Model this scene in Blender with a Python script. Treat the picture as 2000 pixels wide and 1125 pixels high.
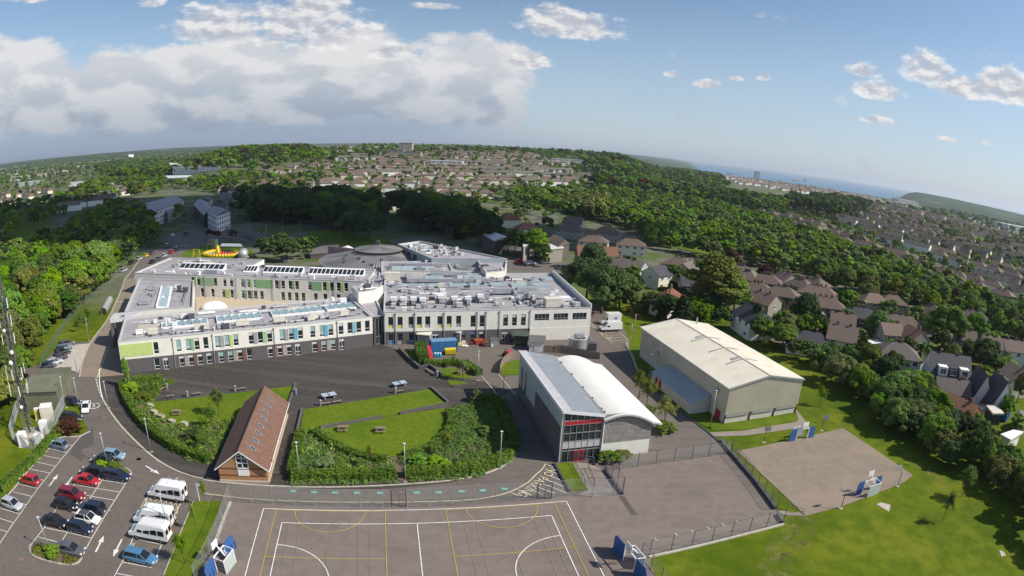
import bpy, math, random
import numpy as np
from mathutils import Matrix, Vector, noise as mnoise

for _o in list(bpy.data.objects):
 bpy.data.objects.remove(_o)
SC = bpy.context.scene
COL = SC.collection
R = math.radians

# ------------------------------------------------------------------ camera (a drone's wide fisheye-like lens)
CAM_H = 46.0
LENS_F, PITCH, ROLL = 1181.0,0.2338,0.0472           # focal length in pixels of a 2000 px wide picture
_up = np.array([math.sin(ROLL) * math.cos(PITCH), math.cos(ROLL) * math.cos(PITCH), math.sin(PITCH)])
_fw = np.array([0,0,-1.0]); _Y = _fw - _up * (_fw @ _up); _Y /= np.linalg.norm(_Y); _X = np.cross(_Y, _up)
CAM_B = np.array([_X, _Y, _up])
cd = bpy.data.cameras.new('drone_camera')
cam = bpy.data.objects.new('drone_camera', cd); COL.objects.link(cam)
cd.type = 'PANO'
cd.panorama_type = 'FISHEYE_EQUISOLID'
cd.sensor_fit = 'HORIZONTAL'
cd.sensor_width = 36.0
cd.sensor_height = 36.0 * 9 / 16
cd.fisheye_lens = LENS_F / 2000 * 36.0
cd.fisheye_fov = R(200)
cd.clip_start = 0.5; cd.clip_end = 90000
_m = Matrix([[*CAM_B[0], 0], [*CAM_B[1], 0], [*CAM_B[2], CAM_H], [0,0,0,1]])
cam.matrix_world = _m
SC.camera = cam

# ------------------------------------------------------------------ sun, sky, exposure
SUN_AZ, SUN_EL = R(99), R(41)                            # azimuth clockwise from +Y
sun_dir = Vector((math.sin(SUN_AZ) * math.cos(SUN_EL), math.cos(SUN_AZ) * math.cos(SUN_EL), math.sin(SUN_EL)))
sl = bpy.data.lights.new('sun', 'SUN'); sl.energy = 5.0; sl.angle = R(0.5); sl.color = (1.0,0.93,0.82)
so = bpy.data.objects.new('sun', sl); COL.objects.link(so)
so.rotation_euler = (-sun_dir).to_track_quat('-Z', 'Y').to_euler()
so.location = (300,-40,260)
SC.view_settings.view_transform = 'Standard'
SC.view_settings.look = 'None'
SC.view_settings.exposure = 0.2
SC.view_settings.gamma = 1.0
SC.cycles.use_adaptive_sampling = True
SC.cycles.max_bounces = 6
SC.cycles.diffuse_bounces = 2
SC.cycles.glossy_bounces = 2
SC.cycles.transmission_bounces = 3
SC.cycles.transparent_max_bounces = 12
SC.cycles.volume_bounces = 0
SC.cycles.caustics_reflective = False
SC.cycles.caustics_refractive = False

class NT:
 """small helper to write node trees"""
 def __init__(s, tree): s.t = tree; s.n = tree.nodes; s.l = tree.links
 def new(s, typ, **kw):
  nd = s.n.new(typ)
  for k, v in kw.items(): setattr(nd, k, v)
  return nd
 def put(s, sock, v):
  if isinstance(v, bpy.types.NodeSocket): s.l.new(v, sock)
  elif v is not None: sock.default_value = v
 def math(s, op, a, b=None, c=None, clamp=False):
  nd = s.new('ShaderNodeMath', operation=op); nd.use_clamp = clamp
  s.put(nd.inputs[0], a); s.put(nd.inputs[1], b); s.put(nd.inputs[2], c)
  return nd.outputs[0]
 def step(s, x, a, b, lo=0.0, hi=1.0):
  nd = s.new('ShaderNodeMapRange', interpolation_type='SMOOTHSTEP')
  s.put(nd.inputs['Value'], x); nd.inputs['From Min'].default_value = a; nd.inputs['From Max'].default_value = b
  nd.inputs['To Min'].default_value = lo; nd.inputs['To Max'].default_value = hi
  return nd.outputs['Result']
 def mix(s, f, a, b, mode='MIX'):
  nd = s.new('ShaderNodeMix', data_type='RGBA', blend_type=mode)
  s.put(nd.inputs[0], f); s.put(nd.inputs[6], col4(a)); s.put(nd.inputs[7], col4(b))
  return nd.outputs[2]
 def noise(s, vec, scale, detail=3, rough=0.55, dim='3D', dist=0.0):
  nd = s.new('ShaderNodeTexNoise', noise_dimensions=dim)
  s.put(nd.inputs['Vector'], vec); nd.inputs['Scale'].default_value = scale
  nd.inputs['Detail'].default_value = detail; nd.inputs['Roughness'].default_value = rough
  nd.inputs['Distortion'].default_value = dist
  return nd.outputs['Fac']
 def xyz(s, x, y, z=0.0):
  nd = s.new('ShaderNodeCombineXYZ'); s.put(nd.inputs[0], x); s.put(nd.inputs[1], y); s.put(nd.inputs[2], z)
  return nd.outputs[0]
def col4(c):
 if isinstance(c, bpy.types.NodeSocket) or c is None: return c
 return (c[0], c[1], c[2], 1.0)

def build_world():
 w = bpy.data.worlds.new('World'); SC.world = w; w.use_nodes = True
 T = NT(w.node_tree); T.n.clear()
 sky = T.new('ShaderNodeTexSky', sky_type='NISHITA'); sky.sun_disc = False
 sky.sun_elevation = SUN_EL; sky.sun_rotation = SUN_AZ
 sky.altitude = 100; sky.air_density = 1.0; sky.dust_density = 0.7; sky.ozone_density = 2.2
 tc = T.new('ShaderNodeTexCoord'); sep = T.new('ShaderNodeSeparateXYZ'); T.l.new(tc.outputs['Generated'], sep.inputs[0])
 x, y, z = sep.outputs
 az = T.math('ARCTAN2', x, y)
 el = T.math('ARCSINE', z)
 # clouds float in a layer; near the horizon they crowd together, seen edge-on
 def cloud_field(dx, de):
  a = T.math('ADD', az, dx); e = T.math('ADD', el, de)
  vec = T.xyz(T.math('MULTIPLY', a, 1.0), T.math('MULTIPLY', e, 2.1),0.0)
  n1 = T.noise(vec, 9.0,9,0.60, '2D', 0.0)
  return n1, a, e, vec
 n, a, e, vec = cloud_field(0.0,0.0)
 n2 = T.noise(T.xyz(T.math('ADD', az, 0.02), T.math('MULTIPLY', T.math('ADD', el, 0.022),2.1),0.0),7.0,4,0.55, '2D')
 nlo = T.noise(vec, 7.0,4,0.55, '2D')
 # broad bank over the land in the west (left of the view), thinning towards the sea
 west = T.step(a, -0.04,0.09,1.0,0.0)
 # ragged upper edge
 edge = T.noise(T.xyz(a, 0.0,0.0),5.0,3,0.5, '2D')
 top = T.math('ADD', 0.185, T.math('MULTIPLY', T.math('SUBTRACT', edge, 0.5),0.12))
 under = T.math('SUBTRACT', top, e)
 bank = T.math('MULTIPLY', west, T.math('MULTIPLY', T.step(under, -0.03,0.05), T.step(e, 0.01,0.06)))
 fieldA = T.math('ADD', T.math('MULTIPLY', n, 1.0), T.math('MULTIPLY', bank, 0.52))
 alphaA = T.step(fieldA, 0.64,0.90)
 # single cumulus heaps: azimuth, elevation, half width, half height (degrees)
 heaps = [(-29.2,11.0,5.4,2.6),(-20.5,10.9,6.6,3.4),(-19.5,13.0,3.2,1.8),(4.6,11.6,5.6,1.7),(2.6,12.4,3.0,1.8),(17.6,7.2,1.6,.65),(22.8,8.4,.8,.6),(32.6,10.1,2.1,1.0),(34.2,8.3,2.8,1.2),
    (39.0,10.8,3.2,1.9),(42.5,9.7,3.6,1.5),(47.0,10.2,4.0,2.1),(51.5,10.8,3.6,1.6),(34.0,5.7,1.9,.55),(0.6,8.2,2.4,1.2),(14.0,7.9,1.0,.45),(20.2,8.0,.9,.4),(-36,13.5,1.6,.7),(-48,14.6,4.5,1.0),
    (-12,8.6,3.4,1.1),(-9,13.2,2.6,.5),(41,5.0,1.2,.28),(45,5.2,.7,.3),(64,12,5,2),(-64,16,6,3),(100,20,7,4),(-110,20,9,4),(160,22,9,4)]
 best = None; base_h = None
 for (ha, he, rw, rh) in heaps:
  dx = T.math('MULTIPLY', T.math('SUBTRACT', a, R(ha)),1 / R(rw))
  de = T.math('MULTIPLY', T.math('SUBTRACT', e, R(he)),1 / R(rh))
  # flat base: below the middle the heap closes faster
  de = T.math('MAXIMUM', de, T.math('MULTIPLY', de, -1.6))
  d = T.math('ADD', T.math('MULTIPLY', dx, dx), T.math('MULTIPLY', de, de))
  v = T.math('SUBTRACT', 1.0, d)
  best = v if best is None else T.math('MAXIMUM', best, v)
 nf = T.noise(vec, 26.0,6,0.6, '2D', 0.0)
 nf2 = T.noise(T.xyz(T.math('MULTIPLY', T.math('ADD', az, 0.006),1.0), T.math('MULTIPLY', T.math('ADD', el, 0.010),2.1),0.0),26.0,6,0.6, '2D', 0.0)
 heap = T.math('ADD', T.math('MAXIMUM', best, -2.0), T.math('MULTIPLY', T.math('SUBTRACT', nf, 0.5),2.0))
 heap = T.math('ADD', heap, T.math('MULTIPLY', T.math('SUBTRACT', n, 0.5),1.2))
 alphaB = T.step(heap, -0.15,0.85)
 # relief: bright where the cloud thins out towards the sun, grey where more cloud lies sunward
 relA = T.step(T.math('SUBTRACT', T.math('MULTIPLY', T.math('ADD', n2, n2),.5), T.math('ADD', T.math('MULTIPLY', nlo, .6), T.math('MULTIPLY', n, .4))),-0.13,0.11,1.0,0.0)
 lowA = T.step(e, 0.03,0.165)
 litA = T.math('ADD', T.math('MULTIPLY', relA, 0.45), T.math('MULTIPLY', lowA, 0.72), clamp=True)
 colA = T.mix(litA, (0.28,0.335,0.425),(0.70,0.69,0.69))
 relB = T.step(T.math('SUBTRACT', nf2, nf),-0.22,0.18,1.0,0.0)
 rise = T.step(best, -0.4,0.8,1.0,0.0)
 litB = T.math('ADD', T.math('MULTIPLY', relB, 0.75), T.math('MULTIPLY', rise, 0.45), clamp=True)
 colB = T.mix(litB, (0.44,0.46,0.52),(0.84,0.82,0.80))
 skyc = T.mix(1.0, sky.outputs[0], (SKY_K, SKY_K, SKY_K), 'MULTIPLY')
 pale = T.step(e, 0.0,0.30,1.0,0.0)
 skyc = T.mix(T.math('MULTIPLY', pale, 0.60), skyc, (0.42,0.53,0.68))
 gloom = T.math('MULTIPLY', T.step(a, -0.25,0.12,0.8,0.0), T.step(e, 0.09,0.02))
 skyc = T.mix(gloom, skyc, (0.25,0.33,0.46))
 c = T.mix(T.math('MULTIPLY', alphaA, 0.92), skyc, colA)
 c = T.mix(T.math('MULTIPLY', alphaB, 0.95), c, colB)
 bg = T.new('ShaderNodeBackground'); T.l.new(c, bg.inputs[0]); bg.inputs[1].default_value = 1.0
 out = T.new('ShaderNodeOutputWorld'); T.l.new(bg.outputs[0], out.inputs[0])
 w.cycles.sampling_method = 'MANUAL'; w.cycles.sample_map_resolution = 256
SKY_K = 0.105
USE_HAZE = True
build_world()

# ------------------------------------------------------------------ picture tracing: where a ray of the photograph meets the ground
def ray(u, v):
 dx = u - 1000; dy = 562.5 - v; r = math.hypot(dx, dy); th = 2 * math.asin(r / (2 * LENS_F)); s = math.sin(th) / max(r, 1e-9)
 return CAM_B @ np.array([dx * s, dy * s, -math.cos(th)])
def g(u, v, z=0.0):
 d = ray(u, v); t = (CAM_H - z) / -d[2]
 return (d[0] * t, d[1] * t)
def crop(ox, oy, s):
 return lambda x, y: (ox + x / s, oy + y / s)
k3 = crop(240,420,3.846); k4 = crop(0,550,3.75); k5 = crop(0,820,3.688); k6 = crop(200,480,3.75); k7 = crop(680,450,3.75); k8 = crop(980,600,3.125)
kc = crop(220,700,4.3275); kg = crop(540,720,4.0188); kb = crop(380,930,4.0); kbr = crop(840,930,4.0); kr = crop(1180,800,3.226); kh = crop(1540,560,3.75); kf = crop(1540,800,3.461)
kt = crop(0,540,3.123); ks = crop(780,620,7.032); ke = crop(1000,880,6.25); kv = crop(1120,480,5.627); km = crop(600,220,2.813); kw = crop(1300,220,2.813); kl = crop(0,200,2.813); kn = crop(1160,440,4.019)
def gp(k, pts, z=0.0): return [g(*k(*p), z) for p in pts]
def gpx(pts, z=0.0): return [g(*p, z) for p in pts]
def project(x, y, z):
 w = np.array([x, y, z - CAM_H]); c = CAM_B.T @ w; c = c / np.linalg.norm(c)
 th = math.acos(max(-1, min(1,-c[2]))); r = 2 * LENS_F * math.sin(th / 2); n = max(1e-9, math.hypot(c[0], c[1]))
 return 1000 + c[0] / n * r, 562.5 - c[1] / n * r

# ------------------------------------------------------------------ materials
MATS = {}
def mat(name, color, rough=0.8, color2=None, scale=4.0, detail=4, bump=0.0, bump_scale=None, metal=0.0, spec=0.4, vary=0.0, emit=None, alpha=None, coat=0.0, trans=0.0, lo=0.35, hi=0.65, coords='Object', big=None, streak=None):
 """procedural material: colour broken up by noise, optional fine relief, optional variation from object to object"""
 if name in MATS: return MATS[name]
 m = bpy.data.materials.new(name); m.use_nodes = True; T = NT(m.node_tree); T.n.clear()
 tc = T.new('ShaderNodeTexCoord'); vec = tc.outputs[coords] if coords != 'World' else T.new('ShaderNodeNewGeometry').outputs['Position']
 c = col4(color)
 if color2 is not None:
  f = T.step(T.noise(vec, scale, detail, 0.6), lo, hi)
  c = T.mix(f, color, color2)
 if big is not None:                                   # (scale, colour, strength): large stains or patches
  f = T.math('MULTIPLY', T.step(T.noise(vec, big[0], 3,0.55),0.45,0.72), big[2])
  c = T.mix(f, c, big[1])
 if streak:                                            # (direction, scale, colour, strength): paving lanes and tyre tracks
  mp = T.new('ShaderNodeMapping'); T.put(mp.inputs[0], vec); mp.inputs['Rotation'].default_value = (0,0, streak[0]); mp.inputs['Scale'].default_value = (streak[1] * .06, streak[1], 1)
  c = T.mix(T.math('MULTIPLY', T.step(T.noise(mp.outputs[0], 1.0,4,0.6),0.46,0.66), streak[3]), c, streak[2])
  vo = T.new('ShaderNodeTexVoronoi', feature='DISTANCE_TO_EDGE'); vw = T.new('ShaderNodeVectorMath', operation='ADD'); nz = T.new('ShaderNodeTexNoise'); T.put(nz.inputs['Vector'], vec); nz.inputs['Scale'].default_value = .35; nz.inputs['Detail'].default_value = 4; T.put(vw.inputs[0], vec); sv = T.new('ShaderNodeVectorMath', operation='SCALE'); T.put(sv.inputs[0], nz.outputs['Color']); sv.inputs['Scale'].default_value = 6; T.put(vw.inputs[1], sv.outputs[0]); T.put(vo.inputs['Vector'], vw.outputs[0]); vo.inputs['Scale'].default_value = .10
  c = T.mix(T.math('MULTIPLY', T.math('MULTIPLY', T.step(vo.outputs['Distance'], .004,.012,1.0,0.0), T.step(T.noise(vec, .2,2),.48,.62)),.3), c, tuple(v * .5 for v in color))
  c = T.mix(T.math('MULTIPLY', T.step(T.noise(vec, 7.0,3,.8),.55,.75),.35), c, tuple(v * 1.25 for v in color))
 if vary:
  oi = T.new('ShaderNodeObjectInfo')
  hs = T.new('ShaderNodeHueSaturation')
  T.put(hs.inputs['Hue'], T.math('ADD', 0.5 - vary * 0.025, T.math('MULTIPLY', oi.outputs['Random'], vary * 0.06)))
  T.put(hs.inputs['Saturation'], T.math('ADD', 1 - vary * 0.25, T.math('MULTIPLY', T.math('FRACT', T.math('MULTIPLY', oi.outputs['Random'], 7.31)), vary * 0.5)))
  T.put(hs.inputs['Value'], T.math('ADD', 1 - vary * 0.5, T.math('MULTIPLY', T.math('FRACT', T.math('MULTIPLY', oi.outputs['Random'], 13.7)), vary)))
  T.put(hs.inputs['Color'], c); c = hs.outputs[0]
 b = T.new('ShaderNodeBsdfPrincipled'); T.put(b.inputs['Base Color'], c)
 b.inputs['Roughness'].default_value = rough; b.inputs['Metallic'].default_value = metal
 b.inputs['Specular IOR Level'].default_value = spec
 b.inputs['Coat Weight'].default_value = coat
 if emit: b.inputs['Emission Color'].default_value = col4(emit); b.inputs['Emission Strength'].default_value = 1.0
 if bump:
  bp = T.new('ShaderNodeBump'); bp.inputs['Strength'].default_value = bump; bp.inputs['Distance'].default_value = 0.05
  T.put(bp.inputs['Height'], T.noise(vec, bump_scale or scale * 4,3,0.6)); T.l.new(bp.outputs[0], b.inputs['Normal'])
 sh = b.outputs[0]
 if trans:
  tr = T.new('ShaderNodeBsdfTranslucent'); T.put(tr.inputs['Color'], c)
  mx = T.new('ShaderNodeMixShader'); mx.inputs[0].default_value = trans; T.l.new(sh, mx.inputs[1]); T.l.new(tr.outputs[0], mx.inputs[2]); sh = mx.outputs[0]
 if alpha is not None:
  tr = T.new('ShaderNodeBsdfTransparent'); mx = T.new('ShaderNodeMixShader'); T.put(mx.inputs[0], alpha if alpha > 0 else T.step(T.noise(vec, -alpha, 5,0.7),0.42,0.72,0.0,0.75))
  T.l.new(tr.outputs[0], mx.inputs[1]); T.l.new(sh, mx.inputs[2]); sh = mx.outputs[0]
 o = T.new('ShaderNodeOutputMaterial'); T.l.new(sh, o.inputs[0])
 MATS[name] = m
 return m

mat('asphalt', (0.124,0.105,0.092),0.92,(0.154,0.129,0.114),1.2,6,0.3,30, coords='World', big=(0.09,(0.104,0.086,0.076),0.6), streak=(1.1,.5,(0.155,0.132,0.115),.6))
mat('asphalt_dark', (0.041,0.037,0.033),0.93,(0.057,0.050,0.043),0.9,6,0.3,30, coords='World', big=(0.07,(0.075,0.066,0.057),0.6), streak=(.55,.35,(0.091,0.077,0.069),.8))
mat('court_asphalt', (0.168,0.136,0.118),0.92,(0.200,0.163,0.143),0.7,6,0.3,25, coords='World', big=(0.10,(0.138,0.114,0.099),0.6), streak=(.2,.55,(0.205,0.165,0.142),.55))
mat('small_court', (0.208,0.169,0.131),0.92,(0.240,0.197,0.154),0.6,6,0.3,25, coords='World', big=(0.14,(0.276,0.217,0.161),0.8), streak=(.9,.4,(0.27,0.215,0.165),.5))
mat('brown_asphalt', (0.225,0.18,0.135),0.92,(0.26,0.21,0.16),0.5,6,0.3,20, coords='World', streak=(1.3,.5,(0.18,0.145,0.11),.5))
mat('pale_concrete', (0.42,0.375,0.325),0.9,(0.48,0.43,0.38),0.8,5,0.2,20, coords='World')
mat('path_paving', (0.235,0.20,0.175),0.92,(0.27,0.235,0.205),1.0,5,0.2,20, coords='World')
mat('courtyard_paving', (0.46,0.38,0.27),0.9,(0.52,0.43,0.31),1.0,5,0.2,20, coords='World')
mat('patch_asphalt', (0.081,0.075,0.070),0.93,(0.095,0.087,0.081),1.0,5,0.2,20, coords='World')
mat('grass', (0.078,0.128,0.005),0.95,(0.115,0.164,0.010),0.35,8,0.6,6, spec=0.15, coords='World', big=(0.045,(0.056,0.116,0.005),0.75))
mat('lawn', (0.085,0.140,0.006),0.95,(0.130,0.172,0.010),1.1,8,0.5,8, spec=0.15, coords='World', big=(0.15,(0.063,0.120,0.005),0.7))
mat('worn_grass', (0.21,0.225,0.05),0.95,(0.26,0.23,0.09),0.8,5, spec=0.1, coords='World', alpha=-0.5)
mat('soil', (0.12,0.085,0.055),0.95,(0.17,0.125,0.085),2.0,5,0.5,10, coords='World')
mat('kerb', (0.40,0.36,0.31),0.9,(0.50,0.45,0.39),1.5,4, coords='World')
mat('white_paint', (0.74,0.73,0.70),0.8,(0.42,0.40,0.38),3.0,6, coords='World', lo=0.46, hi=0.72)
mat('cream_paint', (0.60,0.53,0.36),0.8,(0.46,0.40,0.29),4.0,5, coords='World', lo=0.5, hi=0.8)
mat('yellow_paint', (0.55,0.42,0.06),0.8,(0.42,0.33,0.10),4.0,5, coords='World', lo=0.5, hi=0.8)
mat('pink_paint', (0.40,0.24,0.22),0.85,(0.28,0.2,0.185),3.0,5, coords='World')
mat('teal_paint', (0.08,0.42,0.38),0.8,(0.10,0.30,0.28),5.0,4, coords='World')
mat('white_render', (0.78,0.765,0.70),0.85,(0.72,0.70,0.63),0.6,5, coords='World')
mat('grey_brick', (0.125,0.115,0.115),0.9,(0.10,0.092,0.092),6,4,0.3,30, coords='World')
mat('roof_deck', (0.306,0.293,0.307),0.85,(0.365,0.353,0.365),0.35,6,0.1,8, coords='World', big=(0.12,(0.255,0.242,0.254),0.6))
mat('coping', (0.52,0.51,0.515),0.55,(0.60,0.59,0.59),1.0,3, coords='World', metal=0.2)
mat('metal_grey', (0.50,0.51,0.53),0.45,(0.42,0.43,0.45),2.0,3, metal=0.45)
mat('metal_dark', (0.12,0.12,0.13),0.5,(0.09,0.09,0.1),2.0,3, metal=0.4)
mat('galvanised', (0.46,0.47,0.48),0.5,(0.36,0.37,0.38),3.0,3, metal=0.5)
mat('white_metal', (0.82,0.82,0.82),0.45,(0.76,0.76,0.77),2.0,2)
mat('cream_unit', (0.66,0.62,0.54),0.6,(0.6,0.56,0.49),1.5,3)
mat('glass', (0.015,0.02,0.024),0.06,(0.03,0.04,0.045),1.5,2, spec=0.8)
mat('glass_teal', (0.24,0.36,0.38),0.3,(0.34,0.46,0.48),0.8,2, spec=0.8)
mat('glass_blue', (0.18,0.24,0.33),0.08,(0.10,0.14,0.2),0.8,2, spec=0.8)
mat('blind', (0.26,0.40,0.40),0.5,(0.34,0.46,0.46),1.0,2)
mat('blind_white', (0.62,0.64,0.62),0.5,(0.55,0.57,0.56),1.0,2)
for nm, c in dict(lime=(0.50,0.62,0.22), green=(0.26,0.46,0.22), pale_green=(0.36,0.52,0.30), grey=(0.36,0.35,0.36), blue=(0.14,0.40,0.52), cyan=(0.22,0.47,0.55), brown=(0.20,0.10,0.075), beige=(0.38,0.32,0.27), yellow=(0.72,0.62,0.16), royal=(0.10,0.24,0.50)).items():
 mat('panel_' + nm, c, 0.6, tuple(v * 0.9 for v in c),1.0,3)
mat('sea', (0.055,0.165,0.27),0.5,(0.065,0.18,0.29),0.002,4,0.25,0.05, spec=0.35, coords='World')

# ------------------------------------------------------------------ mesh building
class MB:
 def __init__(s): s.v = []; s.f = []; s.m = []
 def add(s, vs, fs, mi=0):
  b = len(s.v); s.v.extend(vs)
  for f in fs: s.f.append(tuple(i + b for i in f)); s.m.append(mi)
 def poly(s, pts, mi=0): s.add(pts, [tuple(range(len(pts)))], mi)
 def sheet(s, pts, z, mi=0): s.poly([(p[0], p[1], z) for p in ccw(pts)], mi)
 def prism(s, pts, z0, z1, mi=0, bottom=False):
  pts = ccw(pts); n = len(pts)
  vs = [(p[0], p[1], z0) for p in pts] + [(p[0], p[1], z1) for p in pts]
  fs = [(i, (i + 1) % n, n + (i + 1) % n, n + i) for i in range(n)] + [tuple(range(n, 2 * n))]
  if bottom: fs.append(tuple(range(n - 1,-1,-1)))
  s.add(vs, fs, mi)
 def box(s, cx, cy, cz, sx, sy, sz, rot=0.0, mi=0):
  c, sn = math.cos(rot), math.sin(rot); vs = []
  for dz in (-.5,.5):
   for dx, dy in ((-.5,-.5),(.5,-.5),(.5,.5),(-.5,.5)):
    x, y = dx * sx, dy * sy; vs.append((cx + x * c - y * sn, cy + x * sn + y * c, cz + dz * sz))
  s.add(vs, [(3,2,1,0),(4,5,6,7),(0,1,5,4),(1,2,6,5),(2,3,7,6),(3,0,4,7)], mi)
 def beam(s, p, q, w, h=None, mi=0):
  h = h or w; p = Vector(p); q = Vector(q); d = (q - p)
  if d.length < 1e-6: return
  d.normalize(); u = d.cross(Vector((0,0,1)));
  if u.length < 1e-3: u = Vector((1,0,0))
  u.normalize(); n = u.cross(d); vs = []
  for c in (p, q):
   for a, b in ((-.5,-.5),(.5,-.5),(.5,.5),(-.5,.5)): vs.append(tuple(c + u * (a * w) + n * (b * h)))
  s.add(vs, [(0,1,2,3),(7,6,5,4),(4,5,1,0),(5,6,2,1),(6,7,3,2),(7,4,0,3)], mi)
 def tube(s, p, q, r, n=6, r2=None, mi=0, caps=True):
  r2 = r if r2 is None else r2; p = Vector(p); q = Vector(q); d = q - p
  if d.length < 1e-6: return
  d.normalize(); u = d.orthogonal().normalized(); w = d.cross(u); vs = []
  for c, rr in ((p, r),(q, r2)):
   for i in range(n):
    a = 2 * math.pi * i / n; vs.append(tuple(c + u * (math.cos(a) * rr) + w * (math.sin(a) * rr)))
  fs = [(i, (i + 1) % n, n + (i + 1) % n, n + i) for i in range(n)]
  if caps: fs += [tuple(range(n - 1,-1,-1)), tuple(range(n, 2 * n))]
  s.add(vs, fs, mi)
 def lathe(s, prof, n=24, cx=0, cy=0, mi=0):
  vs = []
  for r, z in prof:
   for i in range(n):
    a = 2 * math.pi * i / n; vs.append((cx + r * math.cos(a), cy + r * math.sin(a), z))
  fs = []
  for j in range(len(prof) - 1):
   for i in range(n): fs.append((j * n + i, j * n + (i + 1) % n, (j + 1) * n + (i + 1) % n, (j + 1) * n + i))
  s.add(vs, fs, mi)
 def mesh(s, name, mats, off=(0,0,0), smooth=False):
  me = bpy.data.meshes.new(name)
  if any(off): vs = [(v[0] - off[0], v[1] - off[1], v[2] - off[2]) for v in s.v]
  else: vs = s.v
  me.from_pydata(vs, [], s.f)
  for m in (mats if isinstance(mats, (list, tuple)) else [mats]): me.materials.append(MATS[m] if isinstance(m, str) else m)
  if len(me.materials) > 1: me.polygons.foreach_set('material_index', s.m)
  if smooth: me.polygons.foreach_set('use_smooth', [True] * len(me.polygons))
  me.update(); return me
 def put(s, name, mats, parent=None, smooth=False): return s.build(name, mats, parent, False, smooth)
 def build(s, name, mats, parent=None, world=True, smooth=False):
  off = tuple(parent_origin(parent)) if (parent is not None and world) else (0,0,0)
  return obj(name, s.mesh(name, mats, off, smooth), parent)
def parent_origin(p):
 o = Vector((0,0,0))
 while p is not None: o += p.location; p = p.parent
 return o
def ccw(pts):
 pts = list(pts); a = sum(pts[i][0] * pts[(i + 1) % len(pts)][1] - pts[(i + 1) % len(pts)][0] * pts[i][1] for i in range(len(pts)))
 return pts if a > 0 else pts[::-1]
def obj(name, data, parent=None, loc=None, rot=None, scale=None):
 o = bpy.data.objects.new(name, data); COL.objects.link(o)
 if parent is not None: o.parent = parent
 if loc is not None: o.location = loc
 if rot is not None: o.rotation_euler = (0,0, rot)
 if scale is not None: o.scale = scale if hasattr(scale, '__len__') else (scale,) * 3
 return o
def tag(o, label=None, cat=None, group=None, kind=None):
 if label: o['label'] = label
 if cat: o['category'] = cat
 if group: o['group'] = group
 if kind: o['kind'] = kind
 return o
def thing(name, label, cat, loc=(0,0,0), rot=0.0, group=None, scale=None):
 return tag(obj(name, None, None, loc, rot, scale), label, cat, group)
def struct(name, mb, mats): return tag(mb.build(name, mats), kind='structure')
def copy_tree(o, parent=None):
 c = o.copy(); COL.objects.link(c); c.parent = parent
 for ch in o.children: copy_tree(ch, c)
 return c
def in_poly(x, y, P):
 c = False; n = len(P); j = n - 1
 for i in range(n):
  if (P[i][1] > y) != (P[j][1] > y) and x < (P[j][0] - P[i][0]) * (y - P[i][1]) / (P[j][1] - P[i][1]) + P[i][0]: c = not c
  j = i
 return c
def resample(P, step):
 out = [P[0]]; acc = 0.0
 for a, b in zip(P[:-1], P[1:]):
  L = math.dist(a, b); t = step - acc
  while t <= L:
   out.append(tuple(a[i] + (b[i] - a[i]) * t / L for i in range(len(a)))); t += step
  acc = L - (t - step)
 return out
def smooth_line(P, n=2):
 for _ in range(n):
  Q = [P[0]]
  for a, b in zip(P[:-1], P[1:]):
   Q.append(tuple(.75 * a[i] + .25 * b[i] for i in range(len(a)))); Q.append(tuple(.25 * a[i] + .75 * b[i] for i in range(len(a))))
  Q.append(P[-1]); P = Q
 return P
def strip(mb, P, w, z, mi=0):
 """flat painted line of width w along polyline P"""
 n = len(P); L = []; Rr = []
 for i in range(n):
  a = P[max(i - 1,0)]; b = P[min(i + 1, n - 1)]; dx, dy = b[0] - a[0], b[1] - a[1]; l = math.hypot(dx, dy) or 1
  nx, ny = -dy / l * w / 2, dx / l * w / 2
  L.append((P[i][0] + nx, P[i][1] + ny, z)); Rr.append((P[i][0] - nx, P[i][1] - ny, z))
 for i in range(n - 1): mb.poly([Rr[i], Rr[i + 1], L[i + 1], L[i]], mi)
def ribbon(mb, P, w, z0, z1, mi=0):
 """raised band (kerb, low wall) along polyline P"""
 n = len(P); L = []; Rr = []
 for i in range(n):
  a = P[max(i - 1,0)]; b = P[min(i + 1, n - 1)]; dx, dy = b[0] - a[0], b[1] - a[1]; l = math.hypot(dx, dy) or 1
  nx, ny = -dy / l * w / 2, dx / l * w / 2
  L.append((P[i][0] + nx, P[i][1] + ny)); Rr.append((P[i][0] - nx, P[i][1] - ny))
 for i in range(n - 1):
  a, b, c, d = Rr[i], Rr[i + 1], L[i + 1], L[i]
  mb.poly([(a[0], a[1], z1),(b[0], b[1], z1),(c[0], c[1], z1),(d[0], d[1], z1)], mi)
  mb.poly([(a[0], a[1], z0),(b[0], b[1], z0),(b[0], b[1], z1),(a[0], a[1], z1)], mi)
  mb.poly([(c[0], c[1], z0),(d[0], d[1], z0),(d[0], d[1], z1),(c[0], c[1], z1)], mi)
 for i, fl in ((0,0),(n - 1,1)):
  a, d = (Rr[i], L[i]) if not fl else (L[i], Rr[i])
  mb.poly([(d[0], d[1], z0),(a[0], a[1], z0),(a[0], a[1], z1),(d[0], d[1], z1)], mi)

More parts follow.
